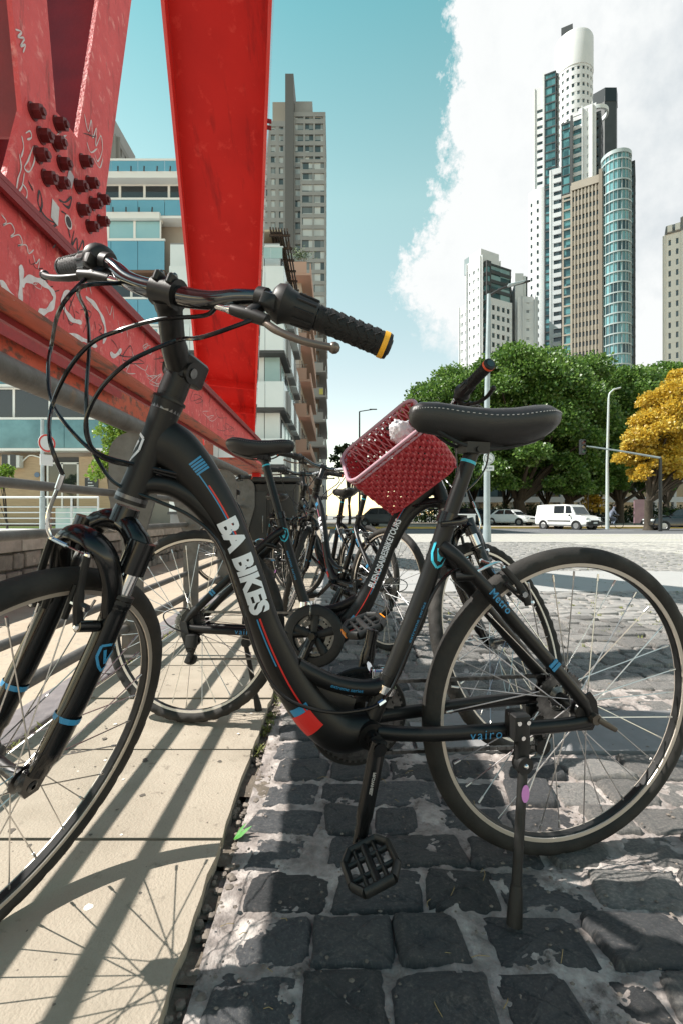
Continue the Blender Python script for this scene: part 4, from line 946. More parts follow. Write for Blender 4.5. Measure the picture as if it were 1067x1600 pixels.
# ------------------------------------------------------------------ the five bicycles
BK1 = bike_matrix(.50675, 1.12523, 3.3841, .0634, 0.0, .0145)
bike1, S1 = make_bike('nearest black step-through bicycle with its front wheel on the pavement edge', BK1, 1.0124, .1924, plain_right=True)
def hero_cables():
    inv = BK1.inverted(); P = lambda px, py, Y: inv @ at(px, py, Y)
    wl = lambda p: BK1 @ (S1 @ p)
    lL, lR, sL, sR = (wl(ME[k]) for k in ('leverptL', 'leverptR', 'shiftptL', 'shiftptR')); nood = wl(V((1.013, -.043, .825)))
    I = lambda p: inv @ p
    cable(bike1, [I(lL), P(320, 493, lL.y + .01), P(250, 499, lL.y + .02), P(189, 516, .80), P(144, 536, .79), P(106, 580, .80), P(81, 638, .82), P(79, 690, nood.y - .01), I(nood)])
    cable(bike1, [I(sL), P(320, 526, sL.y), P(284, 530, .79), P(245, 544, .78), P(200, 567, .77), P(160, 605, .78), P(136, 652, .79), P(139, 690, .80), P(162, 712, .82), P(218, 727, .845), P(286, 742, .865)])
    cable(bike1, [I(lR), P(125, 450, lR.y - .03), P(136, 490, .93), P(140, 540, .89), P(136, 610, .86), P(138, 680, .85), P(160, 730, .845), P(188, 760, .842), P(244, 782, .848), P(300, 808, .865), P(343, 850, .872), P(372, 930, .880), P(405, 1030, .892), P(440, 1085, .905), P(490, 1108, .93), P(545, 1112, .955), P(600, 1092, .975), P(640, 1010, .988), P(680, 920, .992), P(715, 888, .985), BK1.inverted() @ (BK1 @ V((.285, .043, .642)))])
    cable(bike1, [I(sR), P(96, 480, sR.y - .04), P(82, 535, .93), P(76, 575, .90), P(82, 627, .87), P(113, 674, .85), P(162, 716, .845), P(218, 730, .85), P(284, 748, .868)])
hero_cables()
BK2 = bike_matrix(-.538, 1.783, -.1798, .1587, .020, -.012)
bike2, S2 = make_bike('black bicycle with the red woven basket hung on its handlebar', BK2, .8837, 2.75, seat_up=.08, seat_k=.84, lettering='let_tour', knob=True, cap=B_redcap)
bike3, S3 = make_bike('black bicycle behind the basket, pointing away with white text down its frame', bike_matrix(.268, 2.823, 2.14, -.07), -.66, .9, seat_k=.85, cap=B_redcap, fine=False, knob=True)
bike4, S4 = make_bike('black bicycle half hidden behind the one whose frame text shows under the basket', bike_matrix(.24, 3.62, 2.17, .05), -.25, 2.2, seat_k=.85, cap=B_redcap, fine=False)
bike5, S5 = make_bike('farthest black bicycle of the row, beside the black steel bin', bike_matrix(-.35, 4.75, 2.5, .05), .4, 1.4, seat_k=.85, cap=B_redcap, fine=False)
for b_, s_ in ((bike2, S2), (bike3, S3), (bike4, S4), (bike5, S5)): std_cables(b_, s_)
# ------------------------------------------------------------------ woven basket hung on the second bicycle's bar, and the bag in it
M_weave = mat('basket_red_plastic', (.34, .022, .034), .34, c2=(.42, .034, .044), scale=30, spec=.5)
M_rim = mat('basket_rim', (.42, .24, .29), .45)
def basket():
    inv = BK2.inverted()
    C0 = at(545, 758, 1.58); l = V((.23, -.0904, .18)); d = V((.134, .102, -.12)); t = V((-.024, .166, .114))
    Ll, Ld, Lt = l.length * 1.02, d.length, t.length * 1.02; l.normalize(); d.normalize(); t = (t - l * t.dot(l) - d * t.dot(d)).normalized()
    def per(n, sh, grow=0):
        """rounded rectangle round the basket at depth fraction sh"""
        a, b = Ll * (1 - .10 * sh) + grow * 2, Lt * (1 - .16 * sh) + grow * 2; r = .045; o = C0 + l * (Ll / 2) + t * (Lt / 2) + d * (Ld * sh); pts = []
        segs = [(a - 2 * r), pi * r / 2, (b - 2 * r), pi * r / 2] * 2; tot = sum(segs)
        for i in range(n):
            s = tot * i / n; k = 0
            while s > segs[k]: s -= segs[k]; k += 1
            h, w = a / 2 - r, b / 2 - r
            if k in (0, 2, 4, 6):
                x, y = {0: (-h + s, -w - r), 2: (h + r, -w + s), 4: (h - s, w + r), 6: (-h - r, w - s)}[k]; nx, ny = {0: (0, -1), 2: (1, 0), 4: (0, 1), 6: (-1, 0)}[k]
            else:
                th = s / r; c0 = {1: (h, -w, -pi / 2), 3: (h, w, 0), 5: (-h, w, pi / 2), 7: (-h, -w, pi)}[k]; nx, ny = cos(c0[2] + th), sin(c0[2] + th); x, y = c0[0] + r * nx, c0[1] + r * ny
            pts.append((o + l * x + t * y, l * nx + t * ny))
        return pts
    bk = bike2
    mb = MB(); mb.tube([inv @ p for p, n in per(60, 0)], .0062, 10, closed=True); mb.tube([inv @ (p + d * .010) for p, n in per(60, .02)], .005, 8, closed=True)
    rim = mb.obj('basket', M_rim, bk); rim['label'] = 'red woven plastic basket tilted over to one side'
    NS = 64; mb = MB(); rows = 13
    for r in range(rows):
        sh = .07 + .90 * r / (rows - 1); pts = []
        for i, (p, n) in enumerate(per(NS * 2, sh)):
            ph = cos(pi * i / 1 * .5 * 1.0 + pi * (r % 2)) if False else (1 if ((i // 1) % 4 < 2) == (r % 2 == 0) else -1)
            pts.append(inv @ (p + n * (.0038 * (ph if i % 2 else ph * .6))))
        mb.tube(pts, [(.0066, .0020)] * len(pts), 6, up=inv.to_3x3() @ d, closed=True)
    w = mb.obj('weave_strip', M_weave, rim); w['kind'] = 'stuff'
    mb = MB()
    for i in range(NS):
        line = []
        for q in range(5): p, n = per(NS, q / 4)[i]; line.append(inv @ p)
        mb.tube(line, [(.0037, .0016)] * 5, 6, up=inv.to_3x3() @ l)
    w = mb.obj('stake', M_weave, rim); w['kind'] = 'stuff'
    mb = MB(); b = [p for p, n in per(48, 1.0)]; c = sum(b, V()) / len(b)
    for k in range(-6, 7):
        x = k * Ll * .07; h = Lt * .40; mb.tube([inv @ (c + l * x - t * h), inv @ (c + l * x + t * h)], .004, 6)
    for k in range(-4, 5):
        y = k * Lt * .09; h = Ll * .43; mb.tube([inv @ (c + t * y - l * h), inv @ (c + t * y + l * h)], .004, 6)
    mb.tube([inv @ p for p in b], .005, 8, closed=True)
    w = mb.obj('basket_floor', M_weave, rim)
    # wire ties that lace the far wall inside
    mb = MB(); R_ = per(NS, .05)
    for k in range(14):
        a = C0 + l * (Ll * (.05 + .066 * k)) + t * (Lt * .97) + d * .004; e = C0 + l * (Ll * (.02 + .066 * k)) + t * (Lt * .88) + d * (Ld * .9)
        mb.tube([inv @ a, inv @ (a.lerp(e, .5) - t * .006), inv @ e], .0026, 6)
        mb.tube([inv @ a, inv @ (a.lerp(e, .5) + l * .04 - t * .006), inv @ (e + l * .045)], .0022, 6)
    w = mb.obj('lacing', mat('basket_lacing', (.60, .25, .28), .4), rim); w['kind'] = 'stuff'
    # bracket to the bar
    mb = MB(); hb = S2 @ BARC; e = inv @ (C0 + l * Ll * .55 + t * Lt + d * .05)
    for s in (1, -1): mb.tube([hb + V((0, s * .05, 0)), e + V((0, s * .05, 0))], .006, 8)
    mb.obj('basket_bracket', B_black, rim)
    # crumpled carrier bag by the rim
    c = C0 + l * (Ll * .72) + t * (Lt * .32) + d * .006; bm = bmesh.new(); bmesh.ops.create_icosphere(bm, subdivisions=4, radius=.04); from mathutils import noise
    for v in bm.verts:
        n = v.co.normalized(); k = 1 + .45 * abs(noise.noise(n * 2.3)) - .30 * abs(noise.noise(n * 5.1 + V((3, 1, 2)))) + .16 * noise.noise(n * 11)
        v.co = V((n.x * .040 * k, n.y * .022 * k, n.z * .034 * k))
    me = bpy.data.meshes.new('plastic_bag'); bm.to_mesh(me); bm.free(); me.materials.append(mat('bag_film', (.82, .80, .84), .30, trans=.45, spec=.6)); me.shade_smooth()
    o = link('plastic_bag', me); o.location = c; o.rotation_euler = (.4, .7, .2); tag(o, 'crumpled white plastic bag stuffed in the rim of the red basket', 'bag')
basket()
# ================================================================== railing, red crane, bin
M_rail = mat('weathered_steel', (.155, .145, .138), .55, .35, c2=(.10, .090, .082), scale=14, c3=(.20, .135, .09), s3=9, t3=.66, bump=.4, bscale=90)
XR = -1.11
def railing():
    R = thing('railing', 'grey steel railing with a fat tubular handrail and round topped posts', 'railing', (XR, 4, 0)); T = Matrix.Translation((-XR, -4, 0))
    mb = MB(); mb.tube([(XR, -1.5, 1.257), (XR, 6.12, 1.257)], .046, 24); mb.obj('handrail', M_rail, R, 40, T)
    for z, r in ((.875, .0185), (.693, .0185), (.327, .018), (.159, .024)):
        ypos = [-.55, .53, 2.65, 3.72, 4.80, 5.90]
        for a, b in zip(ypos, ypos[1:]): mb = MB(); mb.tube([(XR - .005, a + .012, z), (XR - .005, b - .012, z)], r, 14); mb.obj('rail', M_rail, R, 40, T)
    for y in (-.55, .53, 2.65, 3.72, 4.80, 5.90):
        poly = [(-.055, 0), (.055, 0), (.055, .62), (.125, .86), (.125, 1.085)] + [(.125 * cos(a), 1.085 + .122 * sin(a)) for a in [pi * k / 14 for k in range(1, 14)]] + [(-.125, 1.085), (-.125, .86), (-.055, .62)]
        mb = MB(); mb.prism(poly, .020, basis((XR + .03, y, 0), (1, 0, 0), (0, 0, 1), (0, -1, 0))); mb.box((XR + .03, y, .012), (.17, .12, .02)); mb.obj('post', M_rail, R, 30, T)
railing()
P_red = mat('crane_red_paint', (.74, .105, .105), .55, spec=.3, c2=(.58, .070, .074), scale=6, c3=(.78, .25, .23), s3=18, t3=.62, bump=1, bscale=55, detail=9, c4=(.20, .040, .034), s4=2.6, t4=.635, st4=(3, 5, .9), w4=.07, dist=.006)
P_red2 = mat('crane_red_clean', (.60, .020, .016), .5, spec=.22, c2=(.50, .015, .013), scale=1.3, bump=.35, bscale=40, detail=9, c3=(.66, .050, .040), s3=7, t3=.64, c4=(.30, .012, .012), s4=1.2, t4=.63, st4=(5, .8, .8), w4=.08)
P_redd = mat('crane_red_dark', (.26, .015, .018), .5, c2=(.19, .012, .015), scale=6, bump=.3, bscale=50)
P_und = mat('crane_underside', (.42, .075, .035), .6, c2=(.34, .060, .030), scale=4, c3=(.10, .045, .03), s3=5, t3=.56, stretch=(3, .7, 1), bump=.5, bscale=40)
P_bolt = mat('bolt_maroon', (.13, .012, .014), .5, c2=(.08, .008, .009), scale=40, bump=.4, bscale=90)
P_flange = mat('crane_red_gloss', (.66, .030, .024), .25, spec=.8, coat=1.0)
XB = -1.20; ZB0, ZB1 = 1.567, 1.947
def crane():
    K = thing('red_crane', 'old red painted dock crane with bolted plates and graffiti over the railing', 'crane', (-1.5, 4, 0)); T = Matrix.Translation((1.5, -4, 0))
    def part(n, mb, m, sm=30, par=K): return mb.obj(n, m, par, sm, T if par is K else None)
    y0, y1 = -1.2, 8.4
    mb = MB(); mb.box2((XB - .022, y0, ZB0 + .016), (XB, y1, ZB1 - .018)); chord = part('chord_web', mb, P_red)
    mb = MB(); mb.box2((XB - .12, y0, ZB1 - .016), (XB + .045, y1, ZB1 + .004)); part('top_flange', mb, P_redd)
    mb = MB(); mb.box2((XB + .026, y0, ZB1 - .045), (XB + .044, y1, ZB1 - .0165)); part('flange_lip', mb, P_redd)
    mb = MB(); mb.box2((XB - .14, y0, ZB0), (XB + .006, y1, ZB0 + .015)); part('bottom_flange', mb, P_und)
    mb = MB(); mb.box2((XB - .135, y0, ZB0 - .03), (XB - .115, y1, ZB0 - .002)); part('edge_angle', mb, P_redd)
    # the second side frame further over the dock
    xf = -6.5
    mb = MB(); mb.box2((xf - .3, 4, 3.52), (xf, 26.5, 4.74)); part('far_chord', mb, P_und)
    mb = MB(); mb.box2((xf + .001, 4, 4.36), (xf + .22, 14.6, 4.40)); mb.box2((xf + .20, 4, 4.18), (xf + .22, 14.6, 4.36)); part('far_angle', mb, P_redd)
    for y in (4.6, 26): mb = MB(); mb.box2((xf - .25, y - .2, -.1), (xf - .05, y + .2, 3.52)); part('far_leg', mb, P_redd)
    mb = MB(); mb.box2((-2.7, 7.3, ZB0 + .02), (XB - .145, 10, ZB0 + .05)); part('end_platform', mb, P_und)
    for y in (y0 + .2, 9.7): mb = MB(); mb.box2((-1.60, y - .14, -.02), (-1.46, y + .14, 1.72)); part('end_post', mb, P_red2)
    # gusset plate and the two diagonals, repeated once out of view behind the camera
    pl = [(37, 150), (82, 172), (100, 192), (118, 216), (160, 250), (163, 330), (166, 392), (108, 392), (3, 283)]
    XP = XB + .016; pts = [onX(x, y, XP) for x, y in pl]
    def onplate(off): return lambda p: V((XP + off, p.y, p.z))
    def panel(dy, first):
        mb = MB(); poly = [(p.y + dy, p.z) for p in pts]; mb.prism(poly, .022, basis((XP, 0, 0), (0, 1, 0), (0, 0, 1), (1, 0, 0))); g = part('gusset_plate', mb, P_red)
        for (a0, b0, a1, b1) in (((30, 150), (84, 175), (15, 0), (70, 0)), ((118, 216), (163, 300), (155, 0), (201, 0))):
            q = [onX(*p, XP) for p in (a0, b0, a1, b1)]; lo = (q[0] + q[1]) / 2; d = ((q[2] + q[3]) / 2 - lo).normalized(); w = d.cross(V((1, 0, 0))).normalized(); hw = abs((q[1] - q[0]).dot(w)) / 2; hw = max(hw, abs((q[3] - q[2]).dot(w)) / 2)
            if w.y < 0: w = -w
            lo = lo - d * .12; hi = lo + d * 3.2; D = V((0, dy, 0)); mb = MB()
            R = basis((0, 0, 0), (1, 0, 0), w, d).to_3x3(); c = (lo + hi) / 2 + D
            mb.box(c + V((.0, 0, 0)), (.020, 2 * hw, 3.2), R); part('diagonal_flange', mb, P_red)
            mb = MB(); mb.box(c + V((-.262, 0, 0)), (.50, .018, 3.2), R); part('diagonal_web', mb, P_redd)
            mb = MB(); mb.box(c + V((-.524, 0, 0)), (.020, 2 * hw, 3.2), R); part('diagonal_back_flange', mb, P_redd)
        return g
    plate = panel(0, True); panel(-2.35, False)
    for px, py in ((57, 174), (95, 194), (70, 212), (92, 223), (65, 242), (101, 256), (135, 252), (77, 278), (97, 286), (127, 291), (145, 286), (150, 318), (163, 312), (131, 328), (145, 354), (162, 346)):
        p = onX(px - 6, py, XP + .011); mb = MB(); r = rnd.uniform(.0, 1)
        mb.cyl(p, p + V((.006, 0, 0)), .031, n=18); mb.cyl(p + V((.006, 0, 0)), p + V((.040, 0, 0)), .0265, n=6); mb.cyl(p + V((.040, 0, 0)), p + V((.050, 0, 0)), .013, n=10)
        part('bolt', mb, P_bolt, 0)
    mb = MB(); mb.box2((XB - .54, -2.4, 4.55), (XB + .05, 3.1, 4.58)); mb.box2((XB + .01, -2.4, 4.58), (XB + .03, 3.1, 4.95)); mb.box2((XB - .54, -2.4, 4.58), (XB - .52, 3.1, 4.95)); part('upper_chord', mb, P_redd)
    # great raking leg
    C = [V((-1.82, 8.4, 3.09)), V((-1.08, 4.56, 5.5))]; d = (C[1] - C[0]).normalized(); a = C[0] - d * 1.75; b = C[1] + d * 4.5
    x = (V((1, 0, 0)) - d * d.x).normalized(); n = x.cross(d).normalized()
    if n.y > 0: n = -n
    R = basis((0, 0, 0), x, n, d).to_3x3(); L = (b - a).length; c = (a + b) / 2
    mb = MB(); mb.box(c - n * .10, (.93, .02, L), R); part('leg_web', mb, P_red2)
    for s in (1, -1): mb = MB(); mb.box(c + x * (s * .483) - n * .10, (.034, .36, L), R); part('leg_flange', mb, P_flange)
    mb = MB()
    for t in (1.0, 1.6): mb.box(a + d * t + n * -.02, (.93, .16, .022), R)
    part('leg_diaphragm', mb, P_red2)
    mb = MB(); q = C[0].lerp(C[1], .80) + x * .5 - n * .02
    for k in (0, .06): mb.cyl(q + d * k, q + d * k + x * .04, .022, n=6)
    part('leg_bolt', mb, P_redd)
    # ---- graffiti and stickers on web and plate
    def scribble(mb, strokes, X, w, px=True):
        for i, st in enumerate(strokes):
            q = spl([tuple(onX(u, v, X)) for u, v in st], 6); q = [V(p) for p in q]; vs = []; fs = []; off = .0016 + .0001 * (i % 7)
            for k, p in enumerate(q):
                t = (q[min(k + 1, len(q) - 1)] - q[max(k - 1, 0)]).normalized(); nn = V((0, -t.z, t.y)); e = min(1, .35 + min(k, len(q) - 1 - k) * .35); ww = w * (.8 + .25 * sin(k * .7 + i)) * e
                vs += [p + nn * ww + V((off, 0, 0)), p - nn * ww + V((off, 0, 0))]
            fs = [(2 * k, 2 * k + 1, 2 * k + 3, 2 * k + 2) for k in range(len(q) - 1)]; mb.add(vs, fs)
    XQ = XP + .011
    S_w = mat('spray_white', (.74, .70, .71), .8, c2=(.60, .52, .53), scale=22, c3=(.60, .22, .21), s3=40, t3=.66); S_k = mat('marker_black', (.03, .02, .022), .6); S_wt = mat('marker_white', (.62, .55, .55), .7)
    mb = MB(); scribble(mb, [[(34, 414), (33, 440), (32, 474)], [(33, 446), (40, 438), (52, 436), (66, 441), (78, 451), (85, 463), (82, 477), (72, 486), (60, 489)], [(128, 504), (114, 500), (104, 488), (98, 473), (101, 461), (112, 458)], [(134, 464), (146, 474), (156, 488), (163, 505), (165, 522), (161, 537)], [(106, 522), (122, 528), (138, 534), (152, 541)], [(0, 438), (10, 452), (24, 468)], [(172, 552), (180, 556), (190, 546)]], XB, .0155); part('graffiti', mb, S_w, 0)
    mb = MB(); scribble(mb, [[(112, 452), (117, 460), (110, 478), (107, 498), (112, 508), (117, 496), (112, 476), (108, 462), (112, 452)], [(118, 486), (124, 490)], [(126, 484), (134, 484), (143, 490), (136, 505), (130, 520)], [(154, 506), (159, 512), (155, 518), (161, 524), (154, 530)], [(101, 462), (101, 480), (99, 500)], [(150, 516), (148, 502)], [(174, 530), (182, 540), (190, 556), (196, 548)], [(316, 592), (320, 606), (324, 596), (330, 618), (326, 630)], [(300, 574), (306, 590), (312, 580), (316, 600)], [(336, 610), (340, 626), (346, 620), (350, 642)]], XB, .0024); part('graffiti', mb, S_k, 0)
    mb = MB(); scribble(mb, [[(2, 335), (10, 346), (5, 352), (17, 349), (23, 362), (17, 370), (30, 367), (35, 380), (28, 384), (41, 383), (45, 396), (53, 390)], [(52, 398), (56, 412), (62, 405), (60, 420)], [(166, 478), (172, 492), (176, 478), (178, 500)], [(184, 500), (190, 520), (196, 508), (200, 528)], [(190, 556), (196, 574), (204, 566), (198, 582), (212, 584)], [(206, 548), (212, 562), (218, 552)], [(140, 446), (143, 460)], [(133, 440), (136, 456)]], XB, .0028); part('graffiti', mb, S_wt, 0)
    mb = MB(); scribble(mb, [[(132, 178), (138, 205), (143, 188), (145, 215), (151, 200), (150, 228), (158, 212), (160, 235), (153, 252), (148, 240)], [(136, 222), (142, 238), (152, 232)], [(146, 246), (156, 262), (161, 246)], [(40, 208), (47, 205), (49, 215), (42, 218)], [(52, 228), (44, 250), (38, 262), (46, 268), (54, 250), (52, 236)], [(30, 240), (33, 262), (28, 280), (26, 300), (34, 292), (38, 270)], [(24, 296), (30, 316), (40, 312), (42, 298), (34, 286)], [(34, 212), (37, 230), (33, 246)], [(24, 46), (34, 50), (28, 58), (38, 60), (32, 72), (40, 70), (36, 82)]], XQ, .0036); part('graffiti', mb, S_wt, 0)
    mb = MB(); scribble(mb, [[(46, 330), (58, 338), (66, 320), (62, 298), (60, 318), (72, 340), (88, 350), (76, 356), (66, 350)], [(92, 312), (102, 316), (112, 308), (108, 324), (98, 318)], [(96, 330), (104, 336), (106, 352), (110, 372)], [(116, 360), (112, 384), (120, 372), (122, 392), (130, 376), (132, 394), (140, 384)], [(44, 282), (52, 298)], [(86, 360), (90, 376), (82, 388)]], XQ, .0052); part('graffiti', mb, S_k, 0)
    def cursive(x0, y0, x1, y1, h, n, seed):
        q = random.Random(seed); out = []
        for i in range(n * 2 + 1):
            f = i / (n * 2); k = h * (.55 + .55 * sin(i * 2.1 + seed)) * q.uniform(.5, 1.2); out.append((x0 + (x1 - x0) * f + .55 * h * cos(i * 2.1 + seed) + q.uniform(-.2, .2) * h, y0 + (y1 - y0) * f - k))
        return out
    mw = MB(); mk = MB(); q = random.Random(77)
    for i in range(11):
        x = q.uniform(186, 372); f = (x - 93) / 300; yt, yb = 380 + .97 * (x - 93), 454 + .667 * x; y = yt + (yb - yt) * q.uniform(.3, .85); h = (yb - yt) * q.uniform(.10, .20); l = q.uniform(10, 24); scribble(mw if i % 2 else mk, [cursive(x, y, x + l, y + l * .8, h, q.choice((2, 3, 4)), i)], XB, .0024 if i % 2 else .0026)
    for i in range(3): x = q.uniform(0, 90); y = 330 + x + q.uniform(20, 80); scribble(mw if i % 2 else mk, [cursive(x, y, x + 22, y + 18, 8, 4, 40 + i)], XB, .0016)
    for i in range(3): x = q.uniform(40, 140); y = q.uniform(205, 360); scribble(mw if i % 2 else mk, [cursive(x, y, x + 16, y + 8, 9, 3, 60 + i)], XQ, .0018)
    part('graffiti', mw, S_wt, 0); part('graffiti', mk, S_k, 0)
    def sticker(px, py, w, h, rot, m):
        p = onX(px, py, XQ); mb = MB(); R = Matrix.Rotation(rot, 3, 'X'); mb.box(p + V((.0022, 0, 0)), (.0012, w, h), R); part('sticker', mb, m, 0)
    sticker(86, 332, .052, .085, -.12, mat('sticker_paper', (.62, .60, .60), .6, c2=(.5, .47, .47), scale=20)); sticker(110, 279, .042, .07, -.3, mat('sticker_grey', (.42, .38, .40), .6))
    p = onX(107, 347, XQ); mb = MB(); mb.cyl(p + V((.001, 0, 0)), p + V((.0025, 0, 0)), .029, n=20); part('sticker', mb, S_wt, 0); mb = MB(); mb.cyl(p + V((.0026, 0, 0)), p + V((.0034, 0, 0)), .022, n=20); part('sticker', mb, S_k, 0)
crane()
def bin_box():
    B = thing('steel_bin', 'large black steel street bin behind the bicycles near the railing end', 'bin', (-.80, 6.2, .01)); m = mat('bin_black', (.014, .014, .015), .4, c2=(.025, .024, .023), scale=8)
    mb = MB(); mb.rbox((0, 0, .58), (.72, .55, 1.12), .03); mb.obj('body', m, B, 40)
    mb = MB(); mb.rbox((0, 0, 1.18), (.78, .60, .07), .03); mb.obj('lid', m, B, 40)
    for x in (-.18, .18): mb = MB(); mb.rbox((x, -.280, .62), (.32, .012, .84), .004); o = mb.obj('door_panel', m, B, 40); mb = MB(); mb.tube([(x + .12, -.292, .55), (x + .12, -.30, .58), (x + .12, -.30, .72), (x + .12, -.292, .75)], .008, 8); mb.obj('handle', B_steel, o, 40)
    for sx in (-1, 1):
        for sy in (-1, 1): mb = MB(); mb.cyl((sx * .3, sy * .22, 0), (sx * .3, sy * .22, .04), .025, n=10); mb.obj('foot', m, B, 40)
bin_box()
# ================================================================== buildings
def glass_mat(name, dark, pale, cell=(1.6, 1.6, 3.1), rough=.12, mid=.5, tint=(.5, .6, .62)):
    """window glass whose panes differ: each cell of the facade draws its own blind/reflection shade"""
    m = bpy.data.materials.new(name); m.use_nodes = True; nt = m.node_tree; L = nt.links; b = nt.nodes['Principled BSDF']; b.inputs['Roughness'].default_value = rough; b.inputs['Specular IOR Level'].default_value = .8
    tc = _n(nt, 'ShaderNodeTexCoord'); dv = _n(nt, 'ShaderNodeVectorMath', operation='DIVIDE'); dv.inputs[1].default_value = cell; fl = _n(nt, 'ShaderNodeVectorMath', operation='FLOOR'); L.new(tc.outputs['Object'], dv.inputs[0]); L.new(dv.outputs[0], fl.inputs[0])
    wn = _n(nt, 'ShaderNodeTexWhiteNoise', noise_dimensions='3D'); L.new(fl.outputs[0], wn.inputs[0]); r = _n(nt, 'ShaderNodeMapRange'); r.inputs[1].default_value = mid - .25; r.inputs[2].default_value = mid + .35; L.new(wn.outputs[0], r.inputs[0])
    x = _n(nt, 'ShaderNodeMix', data_type='RGBA'); L.new(r.outputs[0], x.inputs[0]); x.inputs[6].default_value = (*dark, 1); x.inputs[7].default_value = (*pale, 1); L.new(x.outputs[2], b.inputs['Base Color']); return m
W_white = mat('tower_white', (.66, .68, .69), .6, c2=(.58, .60, .62), scale=.12)
W_grey = mat('tower_grey', (.24, .235, .225), .7, c2=(.19, .187, .18), scale=.15)
W_dark = mat('tower_dark', (.050, .054, .058), .5, c2=(.035, .038, .04), scale=.2)
W_beige = mat('tower_beige', (.36, .325, .275), .75, c2=(.31, .275, .232), scale=.2)
W_brown = mat('tower_brown', (.15, .105, .085), .8, c2=(.115, .08, .065), scale=.5)
W_pale = mat('band_pale', (.60, .63, .63), .5)
GL_teal = glass_mat('glass_teal', (.012, .045, .055), (.10, .26, .28)); GL_dark = glass_mat('glass_dark', (.010, .016, .02), (.10, .14, .155), mid=.6); GL_white = glass_mat('glass_blinds', (.05, .065, .07), (.50, .53, .53), mid=.4)
def yawR(a): return Matrix.Rotation(a, 4, 'Z')
class Tower:
    """blocks of one building share local axes: x along the front, y into depth"""
    def __init__(s, name, label, X, Y, yaw=0, cat='building', group=None): s.o = thing(name, label, cat, (X, Y, -.2), yaw, group)
    def block(s, x0, x1, y0, y1, z0, z1, wall, glass, floor=3.1, sill=1.1, bay=3.0, pier=.8, proud=.35, sides='flrb', cap=.8, core_in=.0, vert=True, names=('wall_core', 'spandrel', 'pier')):
        mb = MB(); mb.box2((x0, y0, z0), (x1, y1, z1 - .2)); mb.obj(names[0], glass, s.o, 0)
        mb = MB(); p = proud; n = int((z1 - z0) / floor)
        F = {'f': ((x0, y0), (x1, y0), (0, -1)), 'b': ((x1, y1), (x0, y1), (0, 1)), 'l': ((x0, y1), (x0, y0), (-1, 0)), 'r': ((x1, y0), (x1, y1), (1, 0))}
        for k in range(n + 1):
            a = z0 + k * floor; b = min(a + sill, z1)
            if a < z1: mb.box2((x0 - p, y0 - p, a), (x1 + p, y1 + p, b))
        mb.box2((x0 - p - .02, y0 - p - .02, z1 - cap), (x1 + p + .02, y1 + p + .02, z1)); o = mb.obj(names[1], wall, s.o, 0); o['kind'] = 'stuff'
        if vert:
            mb = MB(); q = p - .03
            for sd in sides:
                (ax, ay), (bx, by), (nx, ny) = F[sd]; L = hypot(bx - ax, by - ay); m = max(1, round(L / bay))
                for i in range(m + 1):
                    t = i / m; cx_, cy_ = ax + (bx - ax) * t + nx * q / 2, ay + (by - ay) * t + ny * q / 2
                    w = pier if 0 < i < m else pier * 1.2
                    mb.box((cx_, cy_, (z0 + z1) / 2), (w if ny else q, w if nx else q, z1 - z0 - .1))
            o = mb.obj(names[2], wall, s.o, 0); o['kind'] = 'stuff'
    def solid(s, x0, x1, y0, y1, z0, z1, m, name='wall'): mb = MB(); mb.box2((x0, y0, z0), (x1, y1, z1)); return mb.obj(name, m, s.o, 0)
    def drum(s, x, y, r, z0, z1, wall, glass, floor=3.1, sill=1.2, proud=.3, cap=1.0, n=40, piers=0, pw=.6, name='drum_core', ry=1.0):
        S = Matrix.Translation((x, y, 0)) @ Matrix.Diagonal((1, ry, 1, 1))
        mb = MB(); mb.lathe([(0.01, z0), (r, z0), (r, z1 - .1), (.01, z1 - .1)], S, n); mb.obj(name, glass, s.o, 40)
        mb = MB(); k = 0
        while z0 + k * floor < z1 - cap:
            a = z0 + k * floor; mb.lathe([(r - .2, a), (r + proud, a), (r + proud, a + sill), (r - .2, a + sill)], S, n, closed_prof=True); k += 1
        mb.lathe([(.01, z1 - cap), (r + proud + .02, z1 - cap), (r + proud + .02, z1), (.01, z1)], S, n); o = mb.obj('spandrel', wall, s.o, 40); o['kind'] = 'stuff'
        if piers:
            mb = MB()
            for i in range(piers): a = 2 * pi * i / piers; c = S @ V(((r + proud * .4) * cos(a), (r + proud * .4) * sin(a), (z0 + z1) / 2)); mb.box(c, (proud * .9, pw, z1 - z0 - .2), Matrix.Rotation(a, 3, 'Z'))
            o = mb.obj('pier', wall, s.o, 0); o['kind'] = 'stuff'
def xlocal(px, X0, Y0, yaw, ly=0.0):
    """local x, on a front turned by yaw, that is seen at photo column px"""
    c, s = cos(yaw), sin(yaw); k = (px - CX) / FPX
    return (k * (Y0 + c * ly) - X0 + s * ly) / (c - k * s)
def px2x(px, Y): return (px - CX) * Y / FPX
def py2z(py, Y): return CAMZ - (py - CY) * Y / FPX
